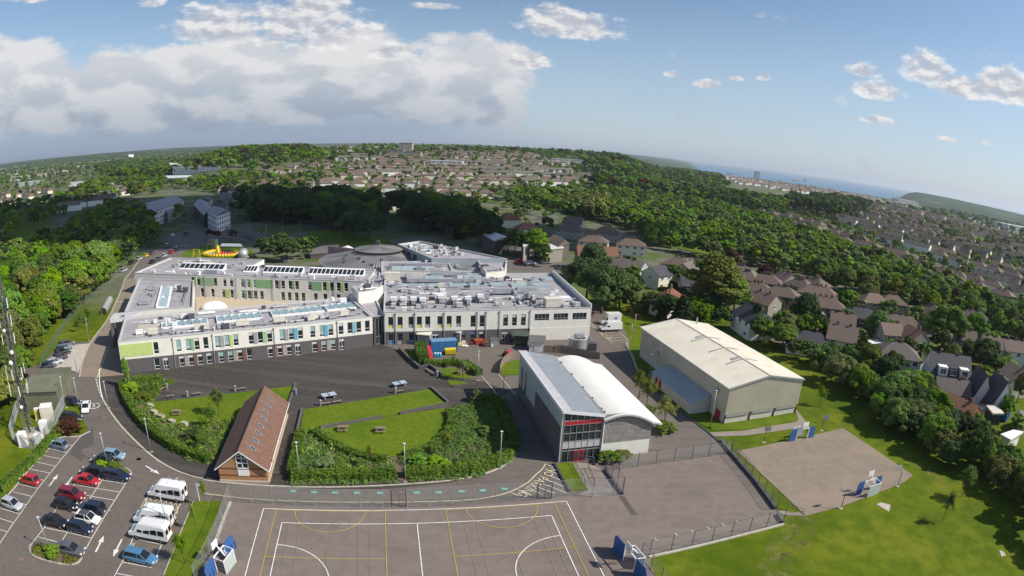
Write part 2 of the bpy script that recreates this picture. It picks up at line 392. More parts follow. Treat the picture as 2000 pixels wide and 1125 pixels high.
# ------------------------------------------------------------------ terrain: the school stands on a level shelf, the town falls to the sea on the right
SEA_Z = -62.0
def sstep(x, a, b):
 t = max(0.0, min(1.0,(x - a) / (b - a))); return t * t * (3 - 2 * t)
def terrain_z(x, y):
 r = math.hypot(x, y)
 if r < 500: return 0.0
 a = math.degrees(math.atan2(x, y))
 z = 0.0
 nz = mnoise.noise(Vector((x / 900, y / 900,3.1))) + 0.5 * mnoise.noise(Vector((x / 350, y / 350,7.7)))
 z += nz * 9 * sstep(r, 600,1500)
 seaward = sstep(a, 9,19)
 z -= 72 * seaward * sstep(r, 900,6400)
 z += 31 * sstep(r, 420,1350) * sstep(a, -34,-26) * (1 - sstep(a, 8,14)) * (1 - 0.9 * sstep(r, 1700,3000))
 # wooded knoll on the left
 z += 8 * math.exp(-(((x + 470) / 170) ** 2 + ((y - 1000) / 260) ** 2))
 # inland hills behind the town
 far = sstep(r, 3500,8500) * (1 - sstep(a, 14.2,17.4))
 n2 = mnoise.noise(Vector((x / 2600, y / 2600,1.3))) + 0.45 * mnoise.noise(Vector((x / 1100, y / 1100,5.3)))
 z += far * (38 + 26 * n2)
 # the headland on the right of the bay
 hd = sstep(a, 36.0,38.0) * sstep(r, 3300,4600) * (1 - sstep(r, 6500,8000))
 z += hd * (52 - 1.0 * max(0, a - 42) + 14 * n2)
 if a > 36: z += sstep(a, 36,39) * 22 * sstep(r, 2500,3500)
 # bay
 bay = sstep(a, 16.8,17.8) * (1 - sstep(a, 36.4,37.2)) * sstep(r, 6400,6900)
 z -= bay * 40
 if r > 9000: z -= (r - 9000) / 90 * (1 if a > 16 else 0)
 return max(z, -68.0)
def ground_at(u, v):
 """ground point of a picture point on the real terrain"""
 d = ray(u, v)
 if d[2] > -0.0005: d[2] = -0.0005
 z = 0.0
 for _ in range(12):
  t = (CAM_H - z) / -d[2]; t = min(t, 9000); z = 0.5 * z + 0.5 * terrain_z(d[0] * t, d[1] * t)
 return (d[0] * t, d[1] * t)

def build_terrain():
 radii = [0,30,60,100,150,220,300,400,500]
 r = 500
 while r < 30000: r *= 1.075; radii.append(r)
 azs = list(np.radians(np.linspace(-75,75,181))) + list(np.radians(np.linspace(75,285,61)))[1:-1]
 n = len(azs); vs = [(0,0,0)]; fs = []
 for rr in radii[1:]:
  for a in azs:
   x, y = rr * math.sin(a), rr * math.cos(a); vs.append((x, y, terrain_z(x, y)))
 for i in range(n): fs.append((0,1 + (i + 1) % n, 1 + i))
 for j in range(len(radii) - 2):
  for i in range(n):
   a = 1 + j * n + i; b = 1 + j * n + (i + 1) % n; fs.append((a, b, b + n, a + n))
 me = bpy.data.meshes.new('ground'); me.from_pydata(vs, [], fs)
 me.polygons.foreach_set('use_smooth', [True] * len(fs)); me.materials.append(MATS['ground_cover']); me.update()
 tag(obj('ground', me), kind='structure')
 s = MB(); s.lathe([(1.0, SEA_Z),(27600, SEA_Z)], 96); struct('sea', s, 'sea')

def ground_material():
 m = bpy.data.materials.new('ground_cover'); m.use_nodes = True; T = NT(m.node_tree); T.n.clear(); MATS['ground_cover'] = m
 pos = T.new('ShaderNodeNewGeometry').outputs['Position']; sep = T.new('ShaderNodeSeparateXYZ'); T.l.new(pos, sep.inputs[0])
 dist = T.math('SQRT', T.math('ADD', T.math('MULTIPLY', sep.outputs[0], sep.outputs[0]), T.math('MULTIPLY', sep.outputs[1], sep.outputs[1])))
 # school field: mown grass, worn and yellowed in places
 f = T.step(T.noise(pos, 0.4,8,0.65),0.35,0.65)
 near = T.mix(f, (0.078,0.120,0.004),(0.124,0.162,0.008))
 near = T.mix(T.math('MULTIPLY', T.step(T.noise(pos, 0.045,4,0.6),0.40,0.70),0.8), near, (0.046,0.086,0.004))
 near = T.mix(T.math('MULTIPLY', T.step(T.noise(pos, 0.10,5,0.65),0.48,0.70),0.75), near, (0.165,0.178,0.014))
 near = T.mix(T.math('MULTIPLY', T.step(T.noise(pos, 2.2,5,0.75),0.52,0.72),0.55), near, (0.125,0.155,0.018))
 near = T.mix(T.math('MULTIPLY', T.step(T.noise(pos, 1.3,4,0.7),0.58,0.72),0.55), near, (0.035,0.066,0.004))
 # town ground: gardens, drives, streets
 g1 = T.noise(pos, 0.035,5,0.7)
 town = T.mix(T.step(g1,0.42,0.58),(0.075,0.115,0.026),(0.155,0.145,0.12))
 town = T.mix(T.step(T.noise(pos, 0.11,4,0.7),0.55,0.7), town, (0.10,0.15,0.03))
 # country: hedged fields
 vo = T.new('ShaderNodeTexVoronoi', feature='F1'); T.put(vo.inputs['Vector'], pos); vo.inputs['Scale'].default_value = 0.0036
 sp = T.new('ShaderNodeSeparateColor'); T.l.new(vo.outputs['Color'], sp.inputs[0])
 fld = T.mix(sp.outputs[0], (0.035,0.070,0.020),(0.095,0.135,0.035))
 fld = T.mix(T.step(sp.outputs[1], 0.78,0.9), fld, (0.20,0.16,0.10))
 vd = T.new('ShaderNodeTexVoronoi', feature='DISTANCE_TO_EDGE'); T.put(vd.inputs['Vector'], pos); vd.inputs['Scale'].default_value = 0.0036
 fld = T.mix(T.step(vd.outputs['Distance'], 0.03,0.10,1.0,0.0), fld, (0.018,0.042,0.012))
 fld = T.mix(T.math('MULTIPLY', T.step(T.noise(pos, 0.0022,6,0.7),0.40,0.50),0.95), fld, (0.022,0.05,0.014))
 c = T.mix(T.step(dist, 175,215), near, town)
 c = T.mix(T.step(T.math('ADD', dist, T.math('MULTIPLY', T.noise(pos, 0.002,3),900)),2600,3300), c, fld)
 b = T.new('ShaderNodeBsdfPrincipled'); T.put(b.inputs['Base Color'], c); b.inputs['Roughness'].default_value = 0.95; b.inputs['Specular IOR Level'].default_value = 0.1
 bp = T.new('ShaderNodeBump'); bp.inputs['Strength'].default_value = 0.5; bp.inputs['Distance'].default_value = 0.1
 T.put(bp.inputs['Height'], T.noise(pos, 5.0,4,0.7)); T.l.new(bp.outputs[0], b.inputs['Normal'])
 o = T.new('ShaderNodeOutputMaterial'); T.l.new(b.outputs[0], o.inputs[0])
ground_material()
build_terrain()

# ================================================================== vegetation
rng = np.random.default_rng(7)
random.seed(7)
mat('bark', (0.10,0.075,0.055),0.95,(0.06,0.045,0.035),8,4)
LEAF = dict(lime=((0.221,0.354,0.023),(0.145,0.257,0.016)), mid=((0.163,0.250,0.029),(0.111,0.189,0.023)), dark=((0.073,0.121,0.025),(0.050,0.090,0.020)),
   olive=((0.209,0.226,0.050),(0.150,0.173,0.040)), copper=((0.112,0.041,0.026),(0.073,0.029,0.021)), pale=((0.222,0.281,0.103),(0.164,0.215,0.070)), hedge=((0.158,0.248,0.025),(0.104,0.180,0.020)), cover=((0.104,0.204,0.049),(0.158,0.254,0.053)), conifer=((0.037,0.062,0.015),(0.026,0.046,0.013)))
for nm, (c1, c2) in LEAF.items():
 mat('leaf_' + nm, c1,0.75, c2,0.35,3, spec=0.2, vary=0.65 if nm not in ('hedge', 'cover') else 0.0, trans=0.25)

def quads_mesh(name, V, mats, tris=None):
 """V: n x 4 x 3 array of quads"""
 n = len(V); me = bpy.data.meshes.new(name)
 me.vertices.add(n * 4); me.vertices.foreach_set('co', V.reshape(-1).astype(np.float32))
 me.loops.add(n * 4); me.loops.foreach_set('vertex_index', np.arange(n * 4, dtype=np.int32))
 me.polygons.add(n); me.polygons.foreach_set('loop_start', np.arange(0, n * 4,4, dtype=np.int32))
 for m in mats: me.materials.append(MATS[m])
 me.update(calc_edges=True); me.validate(); return me
def leaf_quads(P, N, size, rg, spread=0.42):
 """leaf sprays at points P facing roughly along N"""
 n = len(P); N = N + rg.normal(0, spread, (n, 3)); N /= np.linalg.norm(N, axis=1, keepdims=True) + 1e-9
 A = rg.normal(0,1,(n, 3)); U = np.cross(N, A); U /= np.linalg.norm(U, axis=1, keepdims=True) + 1e-9; W = np.cross(N, U)
 s = size * rg.uniform(0.6,1.35,(n, 1)); a = U * s; b = W * s * rg.uniform(0.55,1.0,(n, 1))
 return np.stack([P - a * .5 - b * .22, P + a * .1 - b * .5, P + a * .5 + b * .22, P - a * .1 + b * .5], 1)
def crown_points(kind, n_clump, per, rg, H=10.0):
 """leaf positions and outward normals for a 10 m tree, gathered in clumps with gaps between them"""
 C = []; ph = rg.uniform(0,6.28)
 for i in range(n_clump):
  if kind == 'conifer':
   t = rg.uniform(0.05,1) ** 0.7; z = H * (1 - 0.92 * t); rr = 2.3 * t * rg.uniform(0.55,1.0); an = rg.uniform(0,2 * math.pi)
   C.append((rr * math.cos(an), rr * math.sin(an), z, 0.45 + 0.5 * t))
  else:
   zc, rx, rz = dict(broad=(5.9,4.3,3.9), tall=(5.6,2.7,4.6), round=(5.6,3.7,4.2), open=(6.4,2.6,3.4), shrub=(4.2,5.2,4.6))[kind]
   d = rg.normal(0,1,3); d /= np.linalg.norm(d);
   if d[2] < -0.55: d[2] = -d[2]
   f = rg.uniform(0.62,1.0) if kind != 'open' else rg.uniform(0.2,1.0)
   lump = 1 + 0.24 * math.sin(3 * math.atan2(d[1], d[0]) + ph) + 0.16 * math.sin(5 * d[2] + ph * 2)
   C.append((d[0] * rx * f * lump, d[1] * rx * f * lump, max(1.3, zc + d[2] * rz * f), rg.uniform(0.6,1.6) * (0.75 if kind == 'open' else 1)))
 C = np.array(C)
 P = []; N = []
 for c in C:
  d = rg.normal(0,1,(per, 3)); d /= np.linalg.norm(d, axis=1, keepdims=True); d[:, 2] = np.where(d[:, 2] < -0.35,-d[:, 2], d[:, 2])
  p = c[:3] + d * c[3] * rg.uniform(0.7,1.05,(per, 1)) * np.array([1,1,0.8])
  P.append(p); N.append(d * 0.8 + np.array([0,0,0.35]) + (c[:3] - np.array([0,0,5.5])) * 0.05)
 return np.concatenate(P), np.concatenate(N), C
def trunk_mesh(kind, C, rg):
 b = MB(); top = 6.0 if kind != 'conifer' else 9.5
 pts = [(0,0,-0.3),(rg.uniform(-.1,.1), rg.uniform(-.1,.1),1.6),(rg.uniform(-.2,.2), rg.uniform(-.2,.2), top)]
 r0 = 0.30 if kind not in ('open', 'shrub') else 0.16
 b.tube(pts[0], pts[1], r0,7, r0 * 0.75); b.tube(pts[1], pts[2], r0 * 0.75,7, r0 * 0.2)
 for c in C[:: max(1, len(C) // 9)]:
  t = rg.uniform(0.25,0.8); s = Vector(pts[1]).lerp(Vector(pts[2]), t); b.tube(s, (c[0] * .9, c[1] * .9, c[2]), r0 * 0.32,5, r0 * 0.1)
 return b.mesh('trunk', 'bark', smooth=True)
TREES = {}
def core_quads(C, f):
 """dense inner foliage of each clump, so that light does not shine straight through"""
 out = []
 for c in C:
  x, y, z, r = c; r *= f
  for i in range(4):
   a = math.pi * i / 4
   dx, dy = math.cos(a) * r, math.sin(a) * r
   out.append([(x - dx, y - dy, z - r * .6),(x + dx, y + dy, z - r * .6),(x + dx * .8, y + dy * .8, z + r * .6),(x - dx * .8, y - dy * .8, z + r * .6)])
  out.append([(x - r, y - r, z),(x + r, y - r, z),(x + r, y + r, z),(x - r, y + r, z)])
 return np.array(out)
for kind, var, nc, per, sz in (('broad', 4,84,92,0.47),('round', 3,72,92,0.45),('tall', 3,66,88,0.42),('conifer', 2,120,36,0.45),('open', 3,64,46,0.31),('shrub', 3,76,80,0.46)):
 for v in range(var):
  P, N, C = crown_points(kind, nc, per, rng)
  V = leaf_quads(P, N, sz, rng)
  if kind not in ('open',): V = np.concatenate([V, core_quads(C, 0.72)])
  TREES[(kind, v)] = (quads_mesh('crown', V, ['leaf_mid']), trunk_mesh(kind, C, rng))
FAR_COL = bpy.data.collections.new('woodland_pieces')
FAR_INDEX = []
for kind, v, lf in (('broad', 0, 'mid'),('broad', 1, 'mid'),('round', 0, 'lime'),('round', 1, 'mid'),('broad', 0, 'dark'),('broad', 1, 'dark'),('tall', 0, 'olive'),('broad', 0, 'copper'),('conifer', 0, 'conifer'),('tall', 0, 'pale'),('broad', 2, 'lime')):
 P, N, C = crown_points(kind, 30 if kind != 'conifer' else 50,9, rng)
 V = np.concatenate([leaf_quads(P, N, 1.25 if kind != 'conifer' else 0.9, rng, 0.4), core_quads(C, 0.8)])
 nm = f'far_{len(FAR_INDEX):02d}'
 o = bpy.data.objects.new(nm, quads_mesh(nm, V, ['leaf_' + lf])); FAR_COL.objects.link(o); FAR_INDEX.append(lf)
FAR_BY = {}
for i, lf in enumerate(FAR_INDEX): FAR_BY.setdefault(lf, []).append(i)

TREE_LIST = []      # x, y, height, shape, leaf, region
def plant(x, y, h, shape, leaf, region, width=1.0): TREE_LIST.append((x, y, h, shape, leaf, region, width))
def fill(poly, spacing, hs, mix, region, jitter=0.5, avoid=()):
 xs = [p[0] for p in poly]; ys = [p[1] for p in poly]; y = min(ys); row = 0
 while y < max(ys):
  x = min(xs) + (row % 2) * spacing / 2
  while x < max(xs):
   px, py = x + random.uniform(-jitter, jitter) * spacing, y + random.uniform(-jitter, jitter) * spacing
   if in_poly(px, py, poly) and not any(in_poly(px, py, a) for a in list(avoid) + FARFIELDS):
    shape, leaf = random.choices([m[:2] for m in mix], [m[2] for m in mix])[0]
    plant(px, py, random.uniform(*hs), shape, leaf, region)
   x += spacing
  y += spacing * 0.87; row += 1
FARFIELDS = []
def world(pts): return [ground_at(*p) for p in pts]

# ================================================================== houses
mat('tile_brown', (0.172,0.122,0.100),0.85,(0.13,0.094,0.078),2.5,5,0.3,12, vary=0.3)
mat('tile_red', (0.25,0.115,0.07),0.85,(0.19,0.085,0.056),2.5,5,0.3,12, vary=0.3)
mat('tile_grey', (0.150,0.128,0.115),0.85,(0.115,0.098,0.088),2.5,5,0.3,12, vary=0.3)
mat('tile_slate', (0.055,0.055,0.065),0.6,(0.04,0.04,0.048),2.5,5,0.3,12)
mat('wall_cream', (0.72,0.66,0.54),0.9,(0.65,0.59,0.48),1.5,4, vary=0.25)
mat('wall_white', (0.80,0.79,0.76),0.9,(0.73,0.72,0.69),1.5,4, vary=0.1)
mat('wall_pebble', (0.34,0.31,0.27),0.95,(0.29,0.265,0.23),3,5, vary=0.25)
mat('wall_blue', (0.36,0.42,0.44),0.9,(0.32,0.37,0.39),1.5,4)
mat('wall_yellow', (0.62,0.52,0.22),0.9,(0.56,0.47,0.2),1.5,4)
mat('wall_brick', (0.28,0.115,0.06),0.9,(0.22,0.09,0.05),4,5,0.3,15, vary=0.2)
mat('wall_dark', (0.115,0.10,0.095),0.9,(0.09,0.08,0.078),3,5, vary=0.2)
mat('chimney_brick', (0.24,0.15,0.11),0.9,(0.18,0.11,0.085),4,4)
mat('upvc', (0.80,0.80,0.79),0.5)

def roof_mb(L, W, eh, rh, kind, ov=0.35):
 """pitched roof over an L x W house, with thickness at the eaves"""
 b = MB(); x, y = L / 2 + (ov if kind != 'gable' else 0.15), W / 2 + ov; hx = L / 2 - (W / 2 if kind == 'hip' else 0) + (0.15 if kind == 'gable' else 0)
 hx = max(hx, 0.05); t = 0.16; e = eh - ov * (rh - eh) / (W / 2)
 A, B, C, D = (-x, -y, e),(x, -y, e),(x, y, e),(-x, y, e); P, Q = (-hx, 0, rh),(hx, 0, rh)
 a, bb, c, d = [(p[0], p[1], p[2] - t) for p in (A, B, C, D)]
 b.poly([A, B, Q, P]); b.poly([C, D, P, Q])
 if kind == 'hip': b.poly([B, C, Q]); b.poly([D, A, P])
 else:
  b.poly([(x, -y, e - t),(x, y, e - t), C, Q, B]) if False else None
  for s, (u, w) in ((1,(B, C)),(-1,(D, A))):
   apex = Q if s > 0 else P; lo = (apex[0], 0, rh - t)
   b.poly([u, (u[0], u[1], e - t), lo, apex]); b.poly([apex, lo, (w[0], w[1], e - t), w])
 for (p, q, pp, qq) in ((A, B, a, bb),(C, D, c, d)) + (((B, C, bb, c),(D, A, d, a)) if kind == 'hip' else ()): b.poly([pp, qq, q, p])
 if kind == 'hip': b.poly([d, c, bb, a])
 else: b.poly([a, (-hx, 0, rh - t),(hx, 0, rh - t), bb][::-1]); b.poly([d, c, (hx, 0, rh - t),(-hx, 0, rh - t)][::-1])
 return b
def walls_mb(L, W, eh, rh, kind):
 b = MB(); x, y = L / 2, W / 2
 b.poly([(-x, -y, -1),(x, -y, -1),(x, -y, eh),(-x, -y, eh)]); b.poly([(x, y, -1),(-x, y, -1),(-x, y, eh),(x, y, eh)])
 if kind == 'hip': b.poly([(x, -y, -1),(x, y, -1),(x, y, eh),(x, -y, eh)]); b.poly([(-x, y, -1),(-x, -y, -1),(-x, -y, eh),(-x, y, eh)])
 else: b.poly([(x, -y, -1),(x, y, -1),(x, y, eh),(x, 0, rh - 0.18),(x, -y, eh)]); b.poly([(-x, y, -1),(-x, -y, -1),(-x, -y, eh),(-x, 0, rh - 0.18),(-x, y, eh)])
 return b
_W = {}
def house_window(parent, x, y, z, face, w=1.5, h=1.15):
 """casement window proud of the wall: white frame with glazing bars, dark panes"""
 key = (w, h)
 if key not in _W:
  f = MB(); t = 0.09
  for xx in (-w / 2 + t / 2,0, w / 2 - t / 2): f.box(xx, -0.02,0, t, 0.12, h)
  for zz in (-h / 2 + t / 2, h / 2 - t / 2): f.box(0,-0.021, zz, w - 0.002,0.122, t)
  f.box(0,-0.06,-h / 2 - 0.05, w + 0.16,0.2,0.08)
  p = MB(); p.poly([(-w / 2,-0.035,-h / 2),(w / 2,-0.035,-h / 2),(w / 2,-0.035, h / 2),(-w / 2,-0.035, h / 2)])
  _W[key] = (f.mesh('window', 'upvc'), p.mesh('pane', 'glass'))
 o = obj('window', _W[key][0], parent, (x, y, z), face); obj('pane', _W[key][1], o)
 return o
_H = {}
def house(x, y, z, rot, L, W, eh, rh, kind, wall, roof, label, group, detail, units=2, name='house'):
 t = thing(name, label, 'house', (x, y, z), rot, group)
 key = (round(L, 1), round(W, 1), eh, rh, kind, units)
 if key not in _H:
  _H[key] = (walls_mb(L, W, eh, rh, kind).mesh('wall', 'wall_cream'), roof_mb(L, W, eh, rh, kind).mesh('roof', 'tile_brown'))
 if 'chimney' not in _H:
  c = MB(); c.box(0,0,0,0.7,0.5,1.4); c.box(0,0,.73,.8,.6,.1)
  for q in (-.2,.2): c.tube((q, 0,.7),(q, 0,1.0),0.09,6)
  _H['chimney'] = c.mesh('chimney', 'chimney_brick')
 for nm, me, m in (('wall', _H[key][0], wall),('roof', _H[key][1], roof)):
  o = obj(nm, me, t); o.material_slots[0].link = 'OBJECT'; o.material_slots[0].material = MATS[m]
 hx = L / 2 - (W / 2 if kind == 'hip' else 0.6)
 for i in range(units): obj('chimney', _H['chimney'], t, (-hx + (2 * hx) * (i + .5) / units if units > 1 else hx * 0.6,.25, rh))
 if detail:
  n = max(2, int(L / 3.1)); floors = 2 if eh > 4 else 1
  for i in range(n):
   xx = -L / 2 + L * (i + .5) / n
   for fl in range(floors):
    if not (fl == 0 and i % 3 == 1):
     house_window(t, xx, -W / 2 - 0.01,1.35 + fl * 2.6,0)
     house_window(t, xx, W / 2 + 0.01,1.35 + fl * 2.6, math.pi)
    elif detail > 1:
     d = MB(); d.box(xx, -W / 2 - 0.03,1.02,0.95,0.1,2.04); d.put('door', 'upvc', t)
  if kind == 'gable':
   for s in (-1,1): house_window(t, s * (L / 2 + 0.01),0, eh - 1.2, s * math.pi / 2,1.1,1.1)
 return t
TOWN = []     # far houses: x, y, rot, style, region
def rows(poly, ang, row_gap, gap, styles, region, skip=0.1, jit=2.6, avoid=()):
 """streets of houses: rows at the given bearing inside the polygon"""
 cx = sum(p[0] for p in poly) / len(poly); cy = sum(p[1] for p in poly) / len(poly); R0 = max(math.dist((cx, cy), p) for p in poly)
 d = (math.cos(ang), math.sin(ang)); n = (-d[1], d[0]); k = -int(R0 / row_gap) - 1
 while k * row_gap < R0:
  off = k * row_gap + random.uniform(-.22,.22) * row_gap; s = -R0; st = random.choice(styles); bend = random.uniform(-0.16,0.16)
  while s < R0:
   o2 = off + bend * s * s / max(R0,1)
   x = cx + d[0] * s + n[0] * o2 + random.uniform(-jit, jit); y = cy + d[1] * s + n[1] * o2 + random.uniform(-jit, jit)
   if in_poly(x, y, poly) and random.random() > skip and not any(in_poly(x, y, a) for a in avoid): TOWN.append((x, y, ang + 2 * bend * s / max(R0,1) + random.uniform(-.05,.05), st, region))
   if random.random() < 0.22: st = random.choice(styles)
   s += gap * (1.6 if st in ('terrace', 'terrace_white') else 1) * random.uniform(0.95,1.1)
  k += 1
STYLE = dict(semi=(13.5,8.0,5.0,7.6, 'hip', 'wall_cream', 'tile_brown', 2), semi_white=(13.0,8.0,5.0,7.6, 'hip', 'wall_white', 'tile_brown', 2), terrace=(22,8.0,5.0,7.5, 'hip', 'wall_cream', 'tile_brown', 4),
    terrace_white=(23,8.0,5.2,8.0, 'gable', 'wall_white', 'tile_grey', 4), gable=(10,8.0,5.0,8.4, 'gable', 'wall_cream', 'tile_grey', 1), red=(12,8,5.0,7.6, 'hip', 'wall_cream', 'tile_red', 2), bungalow=(12,9,2.7,5.6, 'hip', 'wall_white', 'tile_grey', 1), pebble=(14,8,5.0,7.6, 'hip', 'wall_pebble', 'tile_brown', 2))

# hand-placed houses on the right: ridge ends traced from the photograph
NEAR = [
 (kn, 130,240,400,285,7.6,8.5, 'gable', 'wall_blue', 'tile_grey', 2, 'long grey roofed house with pale blue gable beside the red brick house'),
 (kn, 455,322,548,312,7.6,8.5, 'gable', 'wall_cream', 'tile_slate', 1, 'cream house with near black roof behind the big dark tree'),
 (kn, 600,240,750,262,7.5,8, 'hip', 'wall_pebble', 'tile_brown', 2, 'brown roofed semi at the top of the close by the meadow'),
 (kn, 700,300,775,272,7.5,8, 'gable', 'wall_yellow', 'tile_grey', 1, 'house with a yellow gable end catching the sun'),
 (kn, 800,258,890,270,7.5,8, 'gable', 'wall_pebble', 'tile_brown', 2, 'brown roofed pair just left of the tall feathery tree top'),
 (kn, 838,345,900,350,7.4,8, 'hip', 'wall_pebble', 'tile_brown', 1, 'small hip roofed house half hidden by the tall feathery tree'),
 (kn, 600,484,622,492,8.4,9.5, 'hip', 'wall_white', 'tile_red', 1, 'bungalow with steep red pyramid roof beyond the sports hall'),
 (kn, 730,400,800,405,6.8,7, 'gable', 'wall_pebble', 'tile_slate', 1, 'small dark roofed house with pale gable among the trees'),
 (kn, 1090,303,1225,325,7.5,8, 'hip', 'wall_pebble', 'tile_brown', 3, 'terrace at the foot of the wood, the highest one right of the feathery tree'),
 (kn, 1150,345,1270,368,7.5,8, 'hip', 'wall_dark', 'tile_brown', 3, 'dark walled terrace second up from the road, its left half'),
 (kn, 1290,372,1440,395,7.5,8, 'hip', 'wall_dark', 'tile_brown', 3, 'dark walled terrace second up from the road, its right half'),
 (kn, 1210,432,1370,458,7.5,8, 'hip', 'wall_dark', 'tile_brown', 3, 'dark walled terrace above the pebble-dashed semi, left block'),
 (kn, 1395,462,1570,492,7.5,8, 'hip', 'wall_dark', 'tile_brown', 3, 'dark walled terrace above the pebble-dashed semi, right block'),
 (kn, 1265,502,1432,548,7.7,8.5, 'gable', 'wall_pebble', 'tile_brown', 2, 'pebble-dashed semi with sunlit gable facing the tall tree'),
 (kn, 1470,352,1560,385,7.5,8, 'gable', 'wall_pebble', 'tile_brown', 2, 'brown roofed pair with gables near the wood edge'),
 (kn, 1575,400,1690,430,7.5,8, 'hip', 'wall_pebble', 'tile_brown', 3, 'brown terrace between the two middle dark walled terraces'),
 (kn, 1710,392,1800,420,7.5,8, 'hip', 'wall_pebble', 'tile_brown', 2, 'brown roofed semi beside the wood above the round garden tree'),
 (kn, 1660,455,1875,492,7.5,8, 'hip', 'wall_dark', 'tile_brown', 4, 'long dark walled terrace with a row of white windows, upper one'),
 (kn, 1670,540,1930,578,7.5,8, 'hip', 'wall_dark', 'tile_brown', 4, 'long dark walled terrace with a row of white windows, lower one'),
 (kn, 1600,580,1640,610,8.0,7.5, 'gable', 'wall_white', 'tile_red', 1, 'white gabled house with red ridge below the dark terraces'),
 (kn, 1700,625,1765,650,7.6,7.5, 'gable', 'wall_cream', 'tile_slate', 1, 'cream gabled house beside the dark pine'),
 (kn, 1205,605,1345,690,7.6,9, 'gable', 'wall_white', 'tile_slate', 1, 'black roofed house with bright white gable near the sports hall'),
 (kn, 1600,815,1830,850,5.6,9, 'hip', 'wall_white', 'tile_slate', 1, 'low bungalow with dark roof behind the field hedge'),
 (kh, 320,175,500,208,7.7,8.5, 'gable', 'wall_pebble', 'tile_brown', 2, 'grey pebble-dashed semi above the cream house'),
 (kh, 305,262,512,302,8.0,9, 'gable', 'wall_cream', 'tile_brown', 2, 'cream house with mossy brown roof left of the round tree'),
 (kh, 460,138,620,162,7.5,8, 'hip', 'wall_dark', 'tile_slate', 3, 'black roofed terrace behind the round tree'),
 (kh, 725,190,935,222,7.5,8, 'hip', 'wall_dark', 'tile_brown', 3, 'dark walled hip roofed terrace right of the round tree'),
 (kh, 720,262,790,268,7.4,8, 'gable', 'wall_pebble', 'tile_brown', 1, 'grey gabled house beside the round tree'),
 (kh, 880,272,985,325,7.8,8, 'gable', 'wall_pebble', 'tile_red', 1, 'grey house with reddish gable roof left of the big lime tree'),
 (kh, 715,388,910,420,7.8,9, 'hip', 'wall_white', 'tile_grey', 2, 'white house with grey hipped roof behind the belt of trees'),
 (kh, 1430,352,1560,375,7.5,8, 'gable', 'wall_cream', 'tile_brown', 2, 'cream terrace at the edge of the picture, left block'),
 (kh, 1575,378,1760,405,7.5,8, 'gable', 'wall_white', 'tile_brown', 3, 'white terrace at the edge of the picture, right block'),
 (kh, 1270,308,1345,322,7.0,7, 'gable', 'wall_pebble', 'tile_brown', 1, 'small brown roofed house between the big limes'),
 (kh, 1000,112,1105,140,8.0,8, 'hip', 'wall_pebble', 'tile_brown', 2, 'brown roofed semi beside the two copper trees'),
 (kh, 1290,155,1450,190,8.0,8, 'hip', 'wall_pebble', 'tile_brown', 2, 'brown roofed semi right of the two copper trees'),
 (kh, 560,42,690,52,7.5,8, 'hip', 'wall_pebble', 'tile_brown', 3, 'brown terrace under the wood, left block'),
 (kh, 705,48,830,66,7.5,8, 'hip', 'wall_pebble', 'tile_brown', 3, 'brown terrace under the wood, right block'),
 (kh, 1170,765,1390,870,5.2,8, 'gable', 'wall_brick', 'tile_red', 1, 'low red roofed outbuilding beside the dark dormer house'),
 (kh, 1650,560,1720,600,7.4,8, 'gable', 'wall_cream', 'tile_brown', 1, 'brown gabled house at the very edge above the steep white house'),
]
NEAR_FOOT = []
for (k, x1, y1, x2, y2, zr, W, kind, wall, roof, units, label) in NEAR:
 a = g(*k(x1, y1), zr); b = g(*k(x2, y2), zr); L = math.dist(a, b) + (W * 0.55 if kind == 'hip' else 0.3)
 rot = math.atan2(b[1] - a[1], b[0] - a[0])
 house((a[0] + b[0]) / 2,(a[1] + b[1]) / 2,0, rot, max(L, 7.5), W, 5.0 if zr > 7 else (2.9 if zr < 6 else 4.3), zr, kind, wall, roof, label, None, 2, units)
 NEAR_FOOT.append(((a[0] + b[0]) / 2,(a[1] + b[1]) / 2, max(L, 7.5) / 2 + 2))

# the red brick house and the tall dark house with dormers and the steep white gabled house
def dormer_house():
 a = g(*kh(1040,468),8.6); b = g(*kh(1335,512),8.6); L = math.dist(a, b); rot = math.atan2(b[1] - a[1], b[0] - a[0]); cx, cy = (a[0] + b[0]) / 2,(a[1] + b[1]) / 2
 t = house(cx, cy, 0, rot, L, 11,3.2,8.6, 'gable', 'wall_white', 'tile_slate', 'tall dark roofed house with two white dormers and a skylight', None, 0,2)
 for dx, w in ((-L * .22,2.6),(L * .3,2.6),(L * .02,2.0)):
  d = MB(); d.prism([(dx - w / 2,-4.6),(dx + w / 2,-4.6),(dx + w / 2,-1.0),(dx - w / 2,-1.0)], 4.0,6.3); dd = d.put('dormer', 'wall_white' if w > 2.2 else 'tile_slate', t)
  house_window(dd, dx, -4.61,5.25,0,1.7,1.4)
 n = Vector((math.sin(rot),-math.cos(rot)))
 house(cx + n.x * 8.6 - 1, cy + n.y * 8.6,0, rot, L * .8,6.5,2.6,5.2, 'gable', 'wall_brick', 'tile_grey', 'lower brick wing in front of the dark dormer house', None, 1,1)
 NEAR_FOOT.append((cx, cy, L / 2 + 4))
dormer_house()
def steep_house():
 a = Vector(g(*kh(1612,697),8.6)); b = Vector(g(*kh(1545,637),8.6)); d = (b - a).normalized(); rot = math.atan2(d.y, d.x); n = Vector((-d.y, d.x))
 for k, (q, L, W, rh, lb) in enumerate(((a + d * 4,8,6.2,8.6, 'white house with very steep black gable at the edge of the picture'),(a + d * 9 + n * 3.4,7,5.4,8.0, 'second steep black gable just behind the white steep house'))):
  house(q.x, q.y, 0, rot, L, W, 2.4, rh, 'gable', 'wall_white', 'tile_slate', lb, None, 1,1); NEAR_FOOT.append((q.x, q.y, 5))
steep_house()
